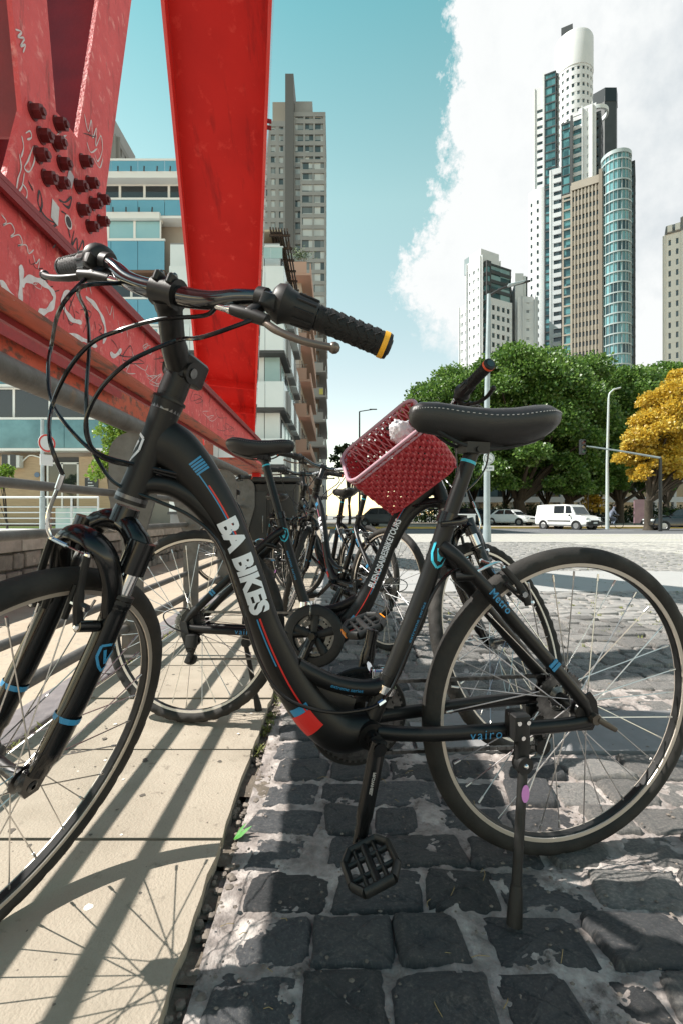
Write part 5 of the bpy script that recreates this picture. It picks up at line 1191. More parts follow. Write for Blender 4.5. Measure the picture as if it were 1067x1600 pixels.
def far_towers():
    W_ = -32
    # --- tall white tower with a round stair drum
    Y = 190; z = lambda py: py2z(py, Y) + .2; yw = radians(-28); x = lambda px: xlocal(px, px2x(868, Y), Y, yw)
    t = Tower('white_tower', 'tallest white tower with a plain rounded top and a mast head on its roof', px2x(868, Y), Y, yw)
    R = (x(918) - x(868)) / 2 + .9; cx_ = (x(868) + x(918)) / 2 + .4
    t.drum(cx_, R, R, 0, z(112), W_white, glass_mat('drum_glass', (.03, .04, .045), (.20, .24, .25), (2.6, 2.6, 3.15)), 3.15, 1.75, .3, 1, 48, 22, .95)
    mb = MB(); mb.lathe([(.01, z(112)), (R + .5, z(112)), (R + .5, z(60)), (R + .2, z(57)), (.01, z(57))], Matrix.Translation((cx_, R, 0)), 48); mb.obj('roof_drum', W_white, t.o, 40)
    mb = MB(); mb.cyl((cx_ - 1.5, R - 3, z(60)), (cx_ - 2.4, R - 3, z(45)), .7, n=8); mb.box((cx_ - 2.2, R - 3, z(43.5)), (4.0, 2.0, 2.3)); mb.obj('roof_mast', W_dark, t.o, 0)
    t.block(x(850), x(867), 1.5, 14, 0, z(105), W_dark, GL_teal, 3.15, .5, 4, .3, .2, cap=.5)                       # teal glazed strip
    t.block(x(834), x(850.5), 3, 22, 0, z(118), W_white, GL_dark, 3.15, 1.9, 2.6, 1.25, .4, cap=7)
    t.solid(x(846), x(851), 2.2, 3, 0, z(100), W_white, 'fin')
    t.block(x(830.5), x(834), 6, 22, 0, z(215), W_pale, GL_teal, 3.15, .7, 4, .3, .2)
    # lower white wing with stacked balconies
    t.block(x(853), x(863), -6, 1, 0, z(300), W_dark, GL_teal, 3.15, .5, 4, .3, .2, cap=.5)
    t.block(x(864), x(882), -8.5, 1, 0, z(287), W_white, GL_dark, 3.15, 1.6, 30, 1.2, .6, cap=2.0)
    mb = MB(); yw_ = 0; xa, xb = x(827), x(853); ring = []
    for k in range(9): f = k / 8; ring.append((xa + (xb - xa) * f, -2.5 - 3.2 * sin(pi * (.12 + .5 * f))))
    poly = ring + [(xb, 8), (xa + 1, 8)]; zt = z(300)
    mb.prism(poly, zt, Matrix.Translation((0, 0, zt / 2))); mb.obj('white_bow', W_white, t.o, 40)
    mb = MB(); k = 1
    while k * 3.15 < zt - 3:
        for (a, b) in ((1, 2), (4, 5)):
            p, q = V((*ring[a], 0)), V((*ring[b], 0)); mb.box((p + q) / 2 + V((0, 0, k * 3.15)), ((q - p).length * .8, .35, 1.25), Matrix.Rotation(atan2((q - p).y, (q - p).x), 3, 'Z'))
        k += 1
    o = mb.obj('window', mat('window_dark', (.02, .024, .028), .1, spec=.8), t.o, 0); o['kind'] = 'stuff'
    # --- dark slab behind
    Y = 235; x = lambda px: px2x(px, Y) - px2x(925, Y); z = lambda py: py2z(py, Y) + .2
    t = Tower('dark_tower', 'slim windowless dark grey tower behind the glass towers', px2x(925, Y), Y)
    mb = MB(); pl = [(x(929), 5), (x(944), 0), (x(962), 0), (x(971), 4), (x(971), 20), (x(929), 20)]; mb.prism(pl, z(150), Matrix.Translation((0, 0, z(150) / 2))); mb.obj('wall', W_dark, t.o, 0)
    pl = [(a * 1.0 + (.15 if a > 3 else -.15), b - .15) for a, b in pl]; mb = MB(); mb.prism(pl, z(137) - z(158), Matrix.Translation((0, 0, (z(137) + z(158)) / 2))); mb.obj('roof_screen', mat('screen_dark', (.03, .033, .036), .3, .4), t.o, 0)
    t.solid(x(929.5), x(940), 4.2, 6, 0, z(160), W_pale, 'pale_side')
    # --- teal and white stepped tower
    Y = 172; yw = radians(-32); x = lambda px: xlocal(px, px2x(880, Y), Y, yw); z = lambda py: py2z(py, Y) + .2
    t = Tower('glass_tower', 'teal glass and white stepped tower between the white and the beige tower', px2x(880, Y), Y, yw)
    t.block(x(877), x(890), 0, 12, 0, z(193), W_dark, GL_teal, 3.2, .35, 2.4, .18, .2, cap=.6)
    t.block(x(893), x(908), 2, 14, 0, z(178), W_white, GL_teal, 3.2, 1.3, 12, .3, .25, cap=1)
    t.solid(x(890.5), x(894), -.4, 1, 0, z(186), W_dark, 'dark_fin')
    t.block(x(908.5), x(923), 2.5, 14, 0, z(172), W_white, GL_dark, 3.2, 1.9, 3.6, 2.2, .3, cap=1)
    t.block(x(923.5), x(934), 5, 15, 0, z(180), W_dark, GL_dark, 3.2, 1.0, 3, .5, .5, cap=1)
    mb = MB(); mb.lathe([(3.5, z(176)), (4.2, z(176)), (4.2, z(170)), (3.5, z(170))], Matrix.Translation((x(926), 8, 0)), 24, closed_prof=True); mb.obj('roof_ring', W_pale, t.o, 30)
    # --- beige tower with its glass corner drum
    Y = 150; yw = radians(-32); x = lambda px: xlocal(px, px2x(936, Y), Y, yw); z = lambda py: py2z(py, Y) + .2
    t = Tower('beige_tower', 'beige gridded tower with a round teal glazed corner and brown side wall', px2x(936, Y), Y, yw)
    zt = z(268)
    glb = glass_mat('beige_windows', (.010, .011, .012), (.06, .06, .055), (1.4, 1.4, 3.05))
    mb = MB(); mb.box2((x(892), 2, 0), (x(934), 16, zt - 1)); mb.obj('wall_core', glb, t.o, 0)
    mb = MB(); n = 8; w = (x(935) - x(891)) / n
    for i in range(n + 1): mb.box((x(891) + w * i, 1.8, zt / 2 - .5), (w * (.36 if 0 < i < n else .55), .9, zt - 1 + (0 if i % 2 else .6)))
    o = mb.obj('pier', W_beige, t.o, 0); o['kind'] = 'stuff'
    mb = MB(); k = 0
    while k * 3.05 < zt - 3: mb.box2((x(891), 1.62, k * 3.05), (x(935), 2.1, k * 3.05 + 1.55)); k += 1
    mb.box2((x(891), 1.2, zt - 2.4), (x(935), 15, zt)); o = mb.obj('spandrel', W_beige, t.o, 0); o['kind'] = 'stuff'
    R = (x(988) - x(938)) / 2; t.drum(x(961), 3.6, R * .92, 0, z(243), mat('band_greyteal', (.36, .42, .43), .4), glass_mat('drum_teal', (.012, .04, .05), (.14, .32, .35), (1.5, 1.5, 3.05), mid=.4), 3.05, .38, .30, 1.1, 40, 22, .09)
    t.block(x(976), x(989), 6, 16, 0, z(250), W_dark, GL_teal, 3.05, .5, 2.5, .25, .3, cap=.6)
    t.solid(x(934.5), x(940), .6, 3, 0, z(262), mat('tower_taupe', (.22, .19, .155), .75), 'edge_pier')
    t.solid(x(984), x(989.5), 9, 19, 0, z(368), W_brown, 'side_wall')
    t.solid(x(943), x(957), 6, 10, z(246), z(236), W_pale, 'roof_room')
    t.block(x(877), x(891), 3, 14, 0, z(280), W_beige, GL_teal, 3.05, .5, 2.6, .3, .3, cap=.8)
    # --- lower teal tower at left of the group
    Y = 165; x = lambda px: px2x(px, Y) - px2x(752, Y); z = lambda py: py2z(py, Y) + .2
    t = Tower('office_tower', 'lower white tower with square windows and a grey blue roof screen', px2x(752, Y), Y, radians(28))
    t.block(0, 8, .3, 6.6, 0, z(399), W_white, GL_white, 3.1, 1.9, 2.0, 1.25, .25, cap=3)
    t.block(.3, 8, 6.6, 10.6, 0, z(462), W_white, GL_white, 3.1, 1.8, 1.9, 1.1, .25, cap=1.2)
    t.solid(-.2, 8, .2, 5.6, z(402), z(388), W_white, 'roof_block')
    t.block(1.0, 2.6, -1.2, 2, 0, z(408), W_dark, GL_teal, 3.1, 1.2, 9, .3, .2, cap=.6)
    t.block(2.6, 12.6, -.5, 9, z(468), z(409), W_dark, glass_mat('striped_glass', (.02, .05, .055), (.20, .32, .33), (8, 8, 1.9)), 3.1, 1.1, 20, .3, .25, cap=.6)
    t.block(2.9, 12.2, -.9, 9, 0, z(464), W_white, GL_dark, 3.1, 1.45, 2.3, .95, .3, cap=1.2)
    t.solid(.6, 9.2, 2, 9, z(412), z(386), mat('roof_blue_grey', (.20, .25, .26), .4), 'roof_screen')
    t.block(11, 19, 4, 12, 0, z(418), W_dark, GL_dark, 3.1, 1.0, 4, .4, .2, cap=2)
    # --- thin white tower between
    Y = 172; x = lambda px: px2x(px, Y) - px2x(803, Y); z = lambda py: py2z(py, Y) + .2
    t = Tower('slender_tower', 'slender plain white tower squeezed between the lower and the tallest tower', px2x(803, Y), Y)
    t.solid(x(804), x(817), 0, 10, 0, z(427), W_white); t.block(x(811), x(829), -2, 10, 0, z(468), W_white, GL_white, 3.1, 2.1, 3.4, 2.5, .25, cap=2); t.solid(x(818), x(822), .5, 10, 0, z(430), W_pale, 'edge')
    t.block(x(822), x(829), 4, 12, 0, z(424), W_dark, GL_teal, 3.1, .6, 3, .3, .2)
    # --- ornate tower at the frame's right edge
    Y = 150; yw = radians(-36); x = lambda px: xlocal(px, px2x(1037, Y), Y, yw); z = lambda py: py2z(py, Y) + .2
    t = Tower('mansard_tower', 'pale classic tower with a grey mansard roof behind the yellow tree', px2x(1037, Y), Y, yw)
    t.block(x(1039), x(1064), 0, 14, 0, z(369), mat('tower_cream', (.66, .64, .60), .7), GL_dark, 3.1, 1.4, 2.3, 1.25, .3, cap=1.2)
    mb = MB(); mb.box(((x(1038) + x(1066)) / 2, 7, (z(369) + z(352)) / 2), (x(1066) - x(1037), 15, z(352) - z(369)), top=(.88, .8)); mb.obj('roof', W_grey, t.o, 0)
    for u in (1046, 1058): mb = MB(); mb.box((x(u), -.2, z(362)), (1.2, 2.0, 1.9)); mb.obj('dormer', mat('tower_cream', (.66, .64, .60)), t.o, 0)
    t.block(x(1066), x(1105), 1, 14, 0, z(345), W_grey, GL_teal, 3.1, 1.3, 2.5, 1.0, .3)
far_towers()
def left_tower():
    Y = 137; x = lambda px: px2x(px, Y) - px2x(420, Y); z = lambda py: py2z(py, Y) + .2
    t = Tower('grey_tower', 'tall grey apartment tower with a dark vertical fin rising over its roof', px2x(420, Y), Y)
    wa = mat('tower_taupe_grey', (.33, .335, .335), .7, c2=(.27, .275, .275), scale=.25); 
    t.block(x(395), x(446), 1, 18, 0, z(186), wa, GL_white, 3.05, 1.25, 2.4, 1.0, .3, cap=1.5)
    t.block(x(460), x(507), 1, 18, 0, z(172), wa, GL_white, 3.05, 1.15, 3.1, .5, .35, cap=1.2)
    t.block(x(472), x(508.5), -1.2, 4, 0, z(255), wa, GL_white, 3.05, 1.0, 3.2, .35, .3, cap=.8)
    t.solid(x(446.5), x(459.5), -.6, 8, 0, z(118), mat('fin_grey', (.13, .13, .13), .7), 'fin')
    t.solid(x(425), x(446), 2, 10, z(190), z(150), mat('tank_beige', (.36, .33, .29), .8), 'roof_room'); t.solid(x(460), x(488), 2, 10, z(176), z(149), wa, 'roof_room')
left_tower()
def glass_building():
    Y = 30.0; z = lambda py: py2z(py, Y); X = lambda px: px2x(px, Y)
    B = thing('blue_glass_building', 'building with blue glass balcony bands and a travertine ground floor', 'building', (X(150), Y, 0)); T = Matrix.Translation((-X(150), -Y, 0))
    trav = mat('travertine', (.46, .33, .21), .7, c2=(.36, .25, .155), scale=3, stretch=(.6, .6, 9), bump=.15, bscale=20); blue = mat('blue_glass', (.10, .30, .42), .10, c2=(.13, .35, .47), scale=.35, spec=.8); lblue = mat('pale_blue_glass', (.22, .42, .47), .12, c2=(.28, .48, .52), scale=.5, spec=.8); teal = mat('teal_glass', (.02, .12, .15), .08, c2=(.12, .30, .34), scale=.45, spec=.9); wht = mat('facade_white', (.72, .73, .72), .6); dkw = mat('window_dark', (.02, .024, .028), .1, spec=.8)
    xl, xr = X(-230), X(300)
    def P(n, mb, m, par=None, sm=0): return mb.obj(n, m, par or B, sm, T if par is None else None)
    mb = MB(); mb.box2((xl, Y + .9, 0), (xr, Y + 12, z(252))); P('wall', mb, mat('wall_grey_beige', (.34, .30, .26), .8, c2=(.28, .25, .22), scale=.5))
    bands = [(252, 272, xr, blue, 1.62), (313, 337, xr, blue, 1.62), (377, 422, X(258), blue, 1.62), (468, 506, X(300), blue, 1.62), (556, 600, X(300), teal, 2.4), (656, 700, X(215), teal, 4.4)]
    for (ya, yb, xe, m, w) in bands:
        z1, z0 = z(ya), z(yb); x = xe
        while x > xl:
            a = max(x - w, xl); mb = MB(); mb.box2((a + .015, Y - .03, z0), (x - .015, Y + .03, z1)); P('glass_panel', mb, m); x -= w
        mb = MB(); mb.box2((xl, Y - .06, z1 + .01), (xe + .03, Y + .06, z1 + .13)); P('rail', mb, wht)
        mb = MB(); mb.box2((xl, Y - .02, z0 - .16), (xe, Y + .95, z0 - .01)); P('slab', mb, wht if yb != 422 else mat('soffit_brown', (.16, .09, .06), .8))
    # windows behind the bands
    for (ya, yb, xe, w, m) in ((284, 307, xr, 1.5, dkw), (345, 372, X(252), 1.6, lblue), (437, 463, X(300), 1.9, dkw), (514, 548, X(300), 2.0, lblue), (606, 650, X(300), 2.2, dkw)):
        x = xe; 
        while x > xl:
            a = x - w; f = MB(); d = .42 if m is dkw else .05
            for q in ((a, x, z(ya), z(ya) + .10), (a, x, z(yb) - .10, z(yb))): f.box2((q[0], Y + d - .05, q[2]), (q[1], Y + d + .05, q[3]))
            for q in (a, x - .07): f.box2((q, Y + d - .045, z(yb)), (q + .07, Y + d + .045, z(ya)))
            o = P('window', f, wht); g = MB(); g.box2((a + .07, Y + d - .01, z(yb)), (x - .07, Y + d + .01, z(ya))); g.obj('pane', m, o, 0); x -= w
    for ya, xe in ((277, xr), (340, X(252))):
        mb = MB(); mb.box2((xl, Y - .25, z(ya + 5)), (xe, Y + .4, z(ya - 5))); o = P('ledge', mb, wht)
        x = xe - .4
        while x > X(100): mb = MB(); mb.box((x, Y - .35, z(ya - 7)), (.08, .35, .12), Matrix.Rotation(.4, 3, 'Z')); mb.obj('bracket', W_dark, o, 0); x -= .78
    # travertine front around the door, with its pieces
    zb = z(818)
    for (a, b, ya, yb) in ((xl, X(60), 712, 818), (X(8), X(58), 600, 650), (X(118), X(220), 712, 818), (X(-60), X(-5), 600, 650)):
        mb = MB(); mb.box2((a, Y + .45, max(z(yb), 0)), (b, Y + .9, z(ya))); P('cladding', mb, trav)
    mb = MB(); mb.box2((X(60), Y + .8, 0), (X(118), Y + .88, z(712))); P('porch_back', mb, W_dark)
    d = MB(); 
    for a, b in ((66, 69), (89, 92), (114, 117)): d.box2((X(a), Y + .5, .1), (X(b), Y + .6, z(722)))
    d.box2((X(66), Y + .5, z(724)), (X(117), Y + .6, z(721))); o = P('door_frame', d, mat('door_alu', (.5, .52, .52), .4, .6))
    for a, b in ((69, 89), (92, 114)): mb = MB(); mb.box2((X(a), Y + .53, .1), (X(b), Y + .56, z(724))); mb.obj('door', mat('door_glass', (.02, .025, .025), .06, spec=.9), o, 0)
    mb = MB(); mb.box2((X(128), Y + .40, z(764)), (X(149), Y + .44, z(746))); sgn = P('wall_sign', mb, W_dark)
    mb = MB(); 
    for k in range(3): mb.box2((X(133), Y + .385, z(759 - 4.5 * k)), (X(133 + 9 - 2 * k), Y + .399, z(757.5 - 4.5 * k)))
    mb.cyl((X(135), Y + .385, z(748.5)), (X(135), Y + .399, z(748.5)), .08, n=10); mb.cyl((X(139), Y + .385, z(748.5)), (X(139), Y + .399, z(748.5)), .08, n=10); mb.obj('sign_print', W_white, sgn, 0)
    mb = MB(); mb.cyl((X(52), Y + .44, z(741)), (X(52), Y + .40, z(741)), .16, n=20); P('plaque', mb, mat('plaque_blue', (.10, .16, .25), .4))
    ac = MB(); ac.rbox((X(17), Y + .2, z(721)), (1.1, .45, .75), .05); o = P('air_conditioner', ac, mat('ac_white', (.62, .62, .60), .6), None, 40)
    for u in (8, 21): mb = MB(); mb.box2((X(u - 4), Y - .04, z(732)), (X(u + 5), Y - .03, z(710))); mb.obj('grille', W_dark, o, 0)
    mb = MB(); mb.tube(spl([(X(29), Y + .3, z(722)), (X(40), Y + .38, z(711)), (X(52), Y + .38, z(712)), (X(61), Y + .4, z(716))], 5), .04, 6); mb.obj('pipe', wht, o, 40)
    # the neighbour rising behind at the left
    t = Tower('grey_block', 'small grey block peeping over the blue glass roof', px2x(172, 70), 70); t.block(px2x(150, 70) - px2x(172, 70), px2x(182, 70) - px2x(172, 70), 0, 10, 0, py2z(212, 70), W_grey, GL_white, 3, 1.5, 2, 1, .2)
    t.solid(px2x(150, 70) - px2x(172, 70), px2x(172, 70) - px2x(172, 70), .5, 9, 0, py2z(170, 70), mat('tower_taupe_grey', (.27, .265, .255)), 'upper_wall')
glass_building()
def white_building():
    Y = 27.0; z = lambda py: py2z(py, Y); X = lambda px: px2x(px, Y)
    B = thing('white_glass_building', 'white glass apartment block with box balconies and a brown roof pergola', 'building', (X(420), Y, 0)); T = Matrix.Translation((-X(420), -Y, 0))
    def P(n, mb, m, par=None, sm=0): return mb.obj(n, m, par or B, sm, T if par is None else None)
    fr = mat('frosted_white', (.60, .66, .67), .22, c2=(.68, .73, .74), scale=.4, spec=.6); gl = mat('pale_green_glass', (.28, .42, .42), .12, c2=(.36, .50, .50), scale=.6, spec=.8); dk = mat('joint_dark', (.05, .05, .052), .6); dkw = mat('window_dark', (.02, .024, .028)); con = mat('side_grey', (.25, .255, .26), .7, c2=(.18, .185, .19), scale=.5)
    xr, xl, yb = X(436), X(262), 38.5
    mb = MB(); mb.box2((xl, Y + .5, 0), (xr, yb, z(372))); P('wall', mb, con)
    fl = [(372, 462), (462, 551), (551, 639), (639, 727), (727, 800)]
    for i, (ya, yb_) in enumerate(fl):
        zt, zb_ = z(ya), z(yb_); h = zt - zb_
        # frosted window storey, then box balcony under it, in panels of three
        for a, b in ((262, 300), (300, 340), (340, 380), (380, 412), (412, 437)):
            mb = MB(); mb.box2((X(a) + .02, Y + .42, zb_ + h * .48), (X(b) - .02, Y + .48, zt - .12)); P('window', mb, fr if (i + a) % 3 else gl)
        for a, b in ((268, 300), (300, 344), (344, 388), (388, 416), (416, 445)):
            mb = MB(); mb.box2((X(a) + .012, Y - .35, zb_ + .02), (X(b) - .012, Y - .28, zb_ + h * .46)); P('balcony_panel', mb, fr)
        mb = MB(); mb.box2((X(445) - .06, Y - .28, zb_ + .02), (X(445), Y + 3.4, zb_ + h * .46)); P('balcony_panel', mb, fr)
        mb = MB(); mb.box2((X(266), Y - .36, zb_ - .13), (X(446), Y + 3.5, zb_ + .01)); P('slab', mb, dk)
        # side windows receding down the street
        for k in range(5):
            y0 = Y + 1.2 + k * 2.1; mb = MB(); mb.box2((xr - .02, y0, zb_ + h * .2), (xr + .05, y0 + 1.5, zt - .35)); P('side_window', mb, gl if (k + i) % 3 else dkw)
            mb = MB(); mb.box2((xr, y0 - .18, zb_ + .02), (xr + .42, y0 + 1.6, zb_ + h * .40)); P('side_balcony', mb, fr if k % 2 else con)
    # set-back roof storey and the pergola
    mb = MB(); mb.box2((X(300), Y + 2.0, z(372)), (X(428), yb, z(352))); P('roof_storey', mb, mat('roof_cream', (.50, .42, .30), .8))
    mb = MB(); mb.box2((X(290), Y + .6, z(352)), (X(440), yb, z(349))); P('roof', mb, mat('roof_cream', (.50, .42, .30)))
    for a, b in ((405, 425), (425, 443)): mb = MB(); mb.box2((X(a), Y - .3, z(408)), (X(b) - .02, Y - .26, z(391))); P('glass_panel', mb, gl)
    mb = MB(); mb.box2((X(404), Y - .32, z(391)), (X(444), Y - .22, z(389.5))); P('rail', mb, W_white)
    wood = mat('pergola_wood', (.065, .045, .035), .7); zt = z(353)
    for k in range(7): x = X(421) + k * .155; mb = MB(); mb.box2((x, Y + .2, zt - .09 - k * .012), (x + .075, yb + 1.5, zt + .06 - k * .012)); P('pergola_slat', mb, wood)
    for k in range(9): y = Y + .6 + k * 1.35; mb = MB(); mb.box2((X(419), y, zt - .20), (X(421) + 1.1, y + .12, zt - .10)); P('pergola_beam', mb, wood)
    for k in range(3): y = Y + 1 + k * 5; mb = MB(); mb.box2((X(421) + .9, y + .13, z(372) + .0), (X(421) + 1.0, y + .23, zt - .2)); P('pergola_post', mb, wood)
white_building()
def street_row():
    for (nm, lab, Y, x0, x1, ytop, par, wall, fh) in (
        ('pink_apartment_block', 'pinkish apartment block with stacked balconies beyond the white building', 42.0, 440, 486, 400, mat('balcony_pink', (.52, .33, .26), .8), mat('wall_cream', (.48, .45, .41), .8), 3.0),
        ('balcony_apartment_block', 'dark apartment block with deep shaded balconies at the end of the row', 60.0, 430, 510, 470, mat('balcony_grey', (.36, .34, .33), .8), mat('wall_brown', (.14, .105, .085), .8), 3.0)):
        B = thing(nm, lab, 'building', (px2x(x1, Y), Y, 0)); T = Matrix.Translation((-px2x(x1, Y), -Y, 0)); X0, X1 = px2x(x0, Y), px2x(x1, Y); zt = py2z(ytop, Y); D = 14
        def P(n, mb, m, par_=None): return mb.obj(n, m, par_ or B, 0, T if par_ is None else None)
        mb = MB(); mb.box2((X0, Y + 1.4, 0), (X1 - .9, Y + D, zt)); P('wall', mb, wall)
        k = 0; r = random.Random(int(Y))
        while k * fh < zt - 1:
            z0 = k * fh + .3
            mb = MB(); mb.box2((X0, Y + .02, z0 - .18), (X1 - .02, Y + D, z0)); P('slab', mb, par)
            mb = MB(); mb.box2((X0, Y, z0), (X1 - .35, Y + .10, z0 + .95)); P('balcony_front', mb, par)
            mb = MB(); mb.box2((X1 - .10, Y + .1, z0), (X1, Y + D - 2, z0 + .55 + (k % 2) * .3)); P('balcony_side', mb, par)
            mb = MB(); mb.box2((X0 + .3, Y + 1.34, z0 + .1), (X1 - 1.1, Y + 1.395, z0 + 2.3)); P('window', mb, mat('window_dim', (.20, .23, .24), .15, spec=.8) if r.random() < .6 else W_pale)
            for q in range(3): mb = MB(); mb.tube([(X1 - .32, Y + .05, z0 + 1.0 + .13 * q), (X0, Y + .05, z0 + 1.0 + .13 * q)], .02, 6); P('balcony_rail', mb, W_grey)
            if Y > 50 and r.random() < .6: mb = MB(); mb.box((X1 - .6, Y - .03, z0 + .45), (.45, .05, .7)); P('hanging_cloth', mb, mat('cloth_yellow', (.62, .55, .15), .9) if k % 2 else W_white)
            for q in range(4):
                y_ = Y + 2 + q * 2.8; mb = MB(); mb.box2((X1 - .91, y_, z0 + .3), (X1 - .86, y_ + 1.7, z0 + 2.2)); P('side_window', mb, mat('window_dark', (.02, .024, .028)))
            k += 1
    # planted roof box on the pink block
    c = V((px2x(468, 42), 42.3, py2z(402, 42))); mb = MB(); r = random.Random(4)
    for i in range(260):
        a = r.uniform(0, 2 * pi); p = c + V((r.gauss(0, .45), r.gauss(0, .3), abs(r.gauss(.3, .25)))); d = V((cos(a), sin(a), r.uniform(.2, 1))) * .18; s = d.orthogonal().normalized() * .05; mb.add([p - s, p + s, p + d], [(0, 1, 2)])
    o = mb.obj('roof_shrub', mat('shrub_leaf', (.045, .08, .02), .7, c2=(.08, .12, .03), scale=3), None, 0); tag(o, 'small shrub growing on the roof terrace of the pink apartment block', 'shrub')
street_row()
def park_building():
    Y = 84; t = Tower('park_building', 'long grey low building with pale bands seen under the trees', 45, Y)
    t.block(-26, 60, 0, 10, 0, 16, mat('park_bands', (.40, .40, .40), .8), GL_dark, 3.2, .9, 3.2, .4, .4)
park_building()
# ================================================================== trees
def leaf_mat(name, c, c2, c3, trans=.35):
    m = bpy.data.materials.new(name); m.use_nodes = True; nt = m.node_tree; L = nt.links; nt.nodes.remove(nt.nodes['Principled BSDF']); out = nt.nodes['Material Output']
    g = _n(nt, 'ShaderNodeNewGeometry'); r = _n(nt, 'ShaderNodeValToRGB'); e = r.color_ramp.elements; e[0].color = (*c, 1); e[1].color = (*c3, 1); q = e.new(.5); q.color = (*c2, 1); L.new(g.outputs['Random Per Island'], r.inputs[0])
    d = _n(nt, 'ShaderNodeBsdfDiffuse'); t = _n(nt, 'ShaderNodeBsdfTranslucent'); gl = _n(nt, 'ShaderNodeBsdfGlossy'); gl.inputs['Roughness'].default_value = .45; a = _n(nt, 'ShaderNodeMixShader'); a.inputs[0].default_value = trans; b = _n(nt, 'ShaderNodeMixShader'); b.inputs[0].default_value = .05
    L.new(r.outputs[0], d.inputs[0]); L.new(r.outputs[0], t.inputs[0]); L.new(d.outputs[0], a.inputs[1]); L.new(t.outputs[0], a.inputs[2]); L.new(a.outputs[0], b.inputs[1]); L.new(gl.outputs[0], b.inputs[2]); L.new(b.outputs[0], out.inputs[0]); return m
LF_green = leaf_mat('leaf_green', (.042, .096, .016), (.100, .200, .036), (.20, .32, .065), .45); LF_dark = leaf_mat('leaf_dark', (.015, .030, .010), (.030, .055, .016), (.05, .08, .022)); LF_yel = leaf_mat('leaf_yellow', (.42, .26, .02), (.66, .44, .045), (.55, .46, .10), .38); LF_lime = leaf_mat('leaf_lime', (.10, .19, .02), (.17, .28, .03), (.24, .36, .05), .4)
M_bark = mat('bark', (.075, .058, .042), .95, c2=(.035, .028, .022), scale=6, bump=1, bscale=14, stretch=(2, 2, .4))
def tree(name, label, x, Y, z0, crown, trunk_r, lm, n_lobes, n_leaf, leaf, seed, fork=2.2, cat='tree', group=None, droop=.15, lob=.36):
    """crown: list of (dx, dy, z, rx, ry, rz) ellipsoids that hold the leaf clumps"""
    r = random.Random(seed); t = thing(name, label, cat, (x, Y, z0), 0, group); tips = []
    mb = MB(); zc = min(c[2] - c[5] for c in crown)
    top = V((r.uniform(-.2, .2), r.uniform(-.2, .2), fork)); base = [V((0, 0, -.1)), V((r.uniform(-.08, .08), 0, fork * .4)), top]
    mb.tube(spl([tuple(p) for p in base], 4), [trunk_r * 1.5, trunk_r * 1.2, trunk_r * 1.05, trunk_r, trunk_r * .98, trunk_r * .95, trunk_r * .92, trunk_r * .9, trunk_r * .92], 10)
    lobes = []
    for i in range(n_lobes):
        c = crown[i % len(crown)]; u = r.uniform(-.75, 1); a = r.uniform(0, 2 * pi); q = sqrt(max(0, 1 - u * u)); k = r.uniform(.72, 1.0)
        p = V((c[0] + c[3] * q * cos(a) * k, c[1] + c[4] * q * sin(a) * k, c[2] + c[5] * u * k)); lobes.append((p, r.uniform(.7, 1.25) * lob * min(c[3], c[5])))
    for i, (p, rr) in enumerate(lobes):
        if i % 3 == 0:
            mid = top.lerp(p, .5) + V((r.uniform(-.3, .3), r.uniform(-.3, .3), r.uniform(-.1, .5))); mb.tube(spl([tuple(top - V((0, 0, .2))), tuple(mid), tuple(p)], 4), [trunk_r * f for f in (.5, .46, .42, .36, .30, .24, .18, .12, .05)], 6)
    mb.obj('trunk', M_bark, t, 60)
    vs = []; fs = []
    for p, rr in lobes:
        k = int(n_leaf * (rr / (lob * 1.0)) ** 1.3)
        for _ in range(k):
            u = r.uniform(-.55, 1); a = r.uniform(0, 2 * pi); q = sqrt(max(0, 1 - u * u)); rad = rr * (r.random() ** .34) * (1.05 + abs(r.gauss(0, .16))); n = V((q * cos(a), q * sin(a), u)); c = p + V((n.x * rad * 1.25, n.y * rad * 1.25, n.z * rad * .8))
            d = (n + V((r.gauss(0, .7), r.gauss(0, .7), r.gauss(-droop, .5)))).normalized(); s = d.cross(V((r.gauss(0, 1), r.gauss(0, 1), r.gauss(0, 1)))).normalized(); l = leaf * r.uniform(.6, 1.25); w = l * .42; o = len(vs)
            vs += [c, c + d * l * .5 + s * w, c + d * l, c + d * l * .5 - s * w]; fs.append((o, o + 1, o + 2, o + 3))
    me = bpy.data.meshes.new('crown'); me.from_pydata([tuple(v) for v in vs], [], fs); me.materials.append(lm); o = link('crown', me, t); o['kind'] = 'stuff'
    return t
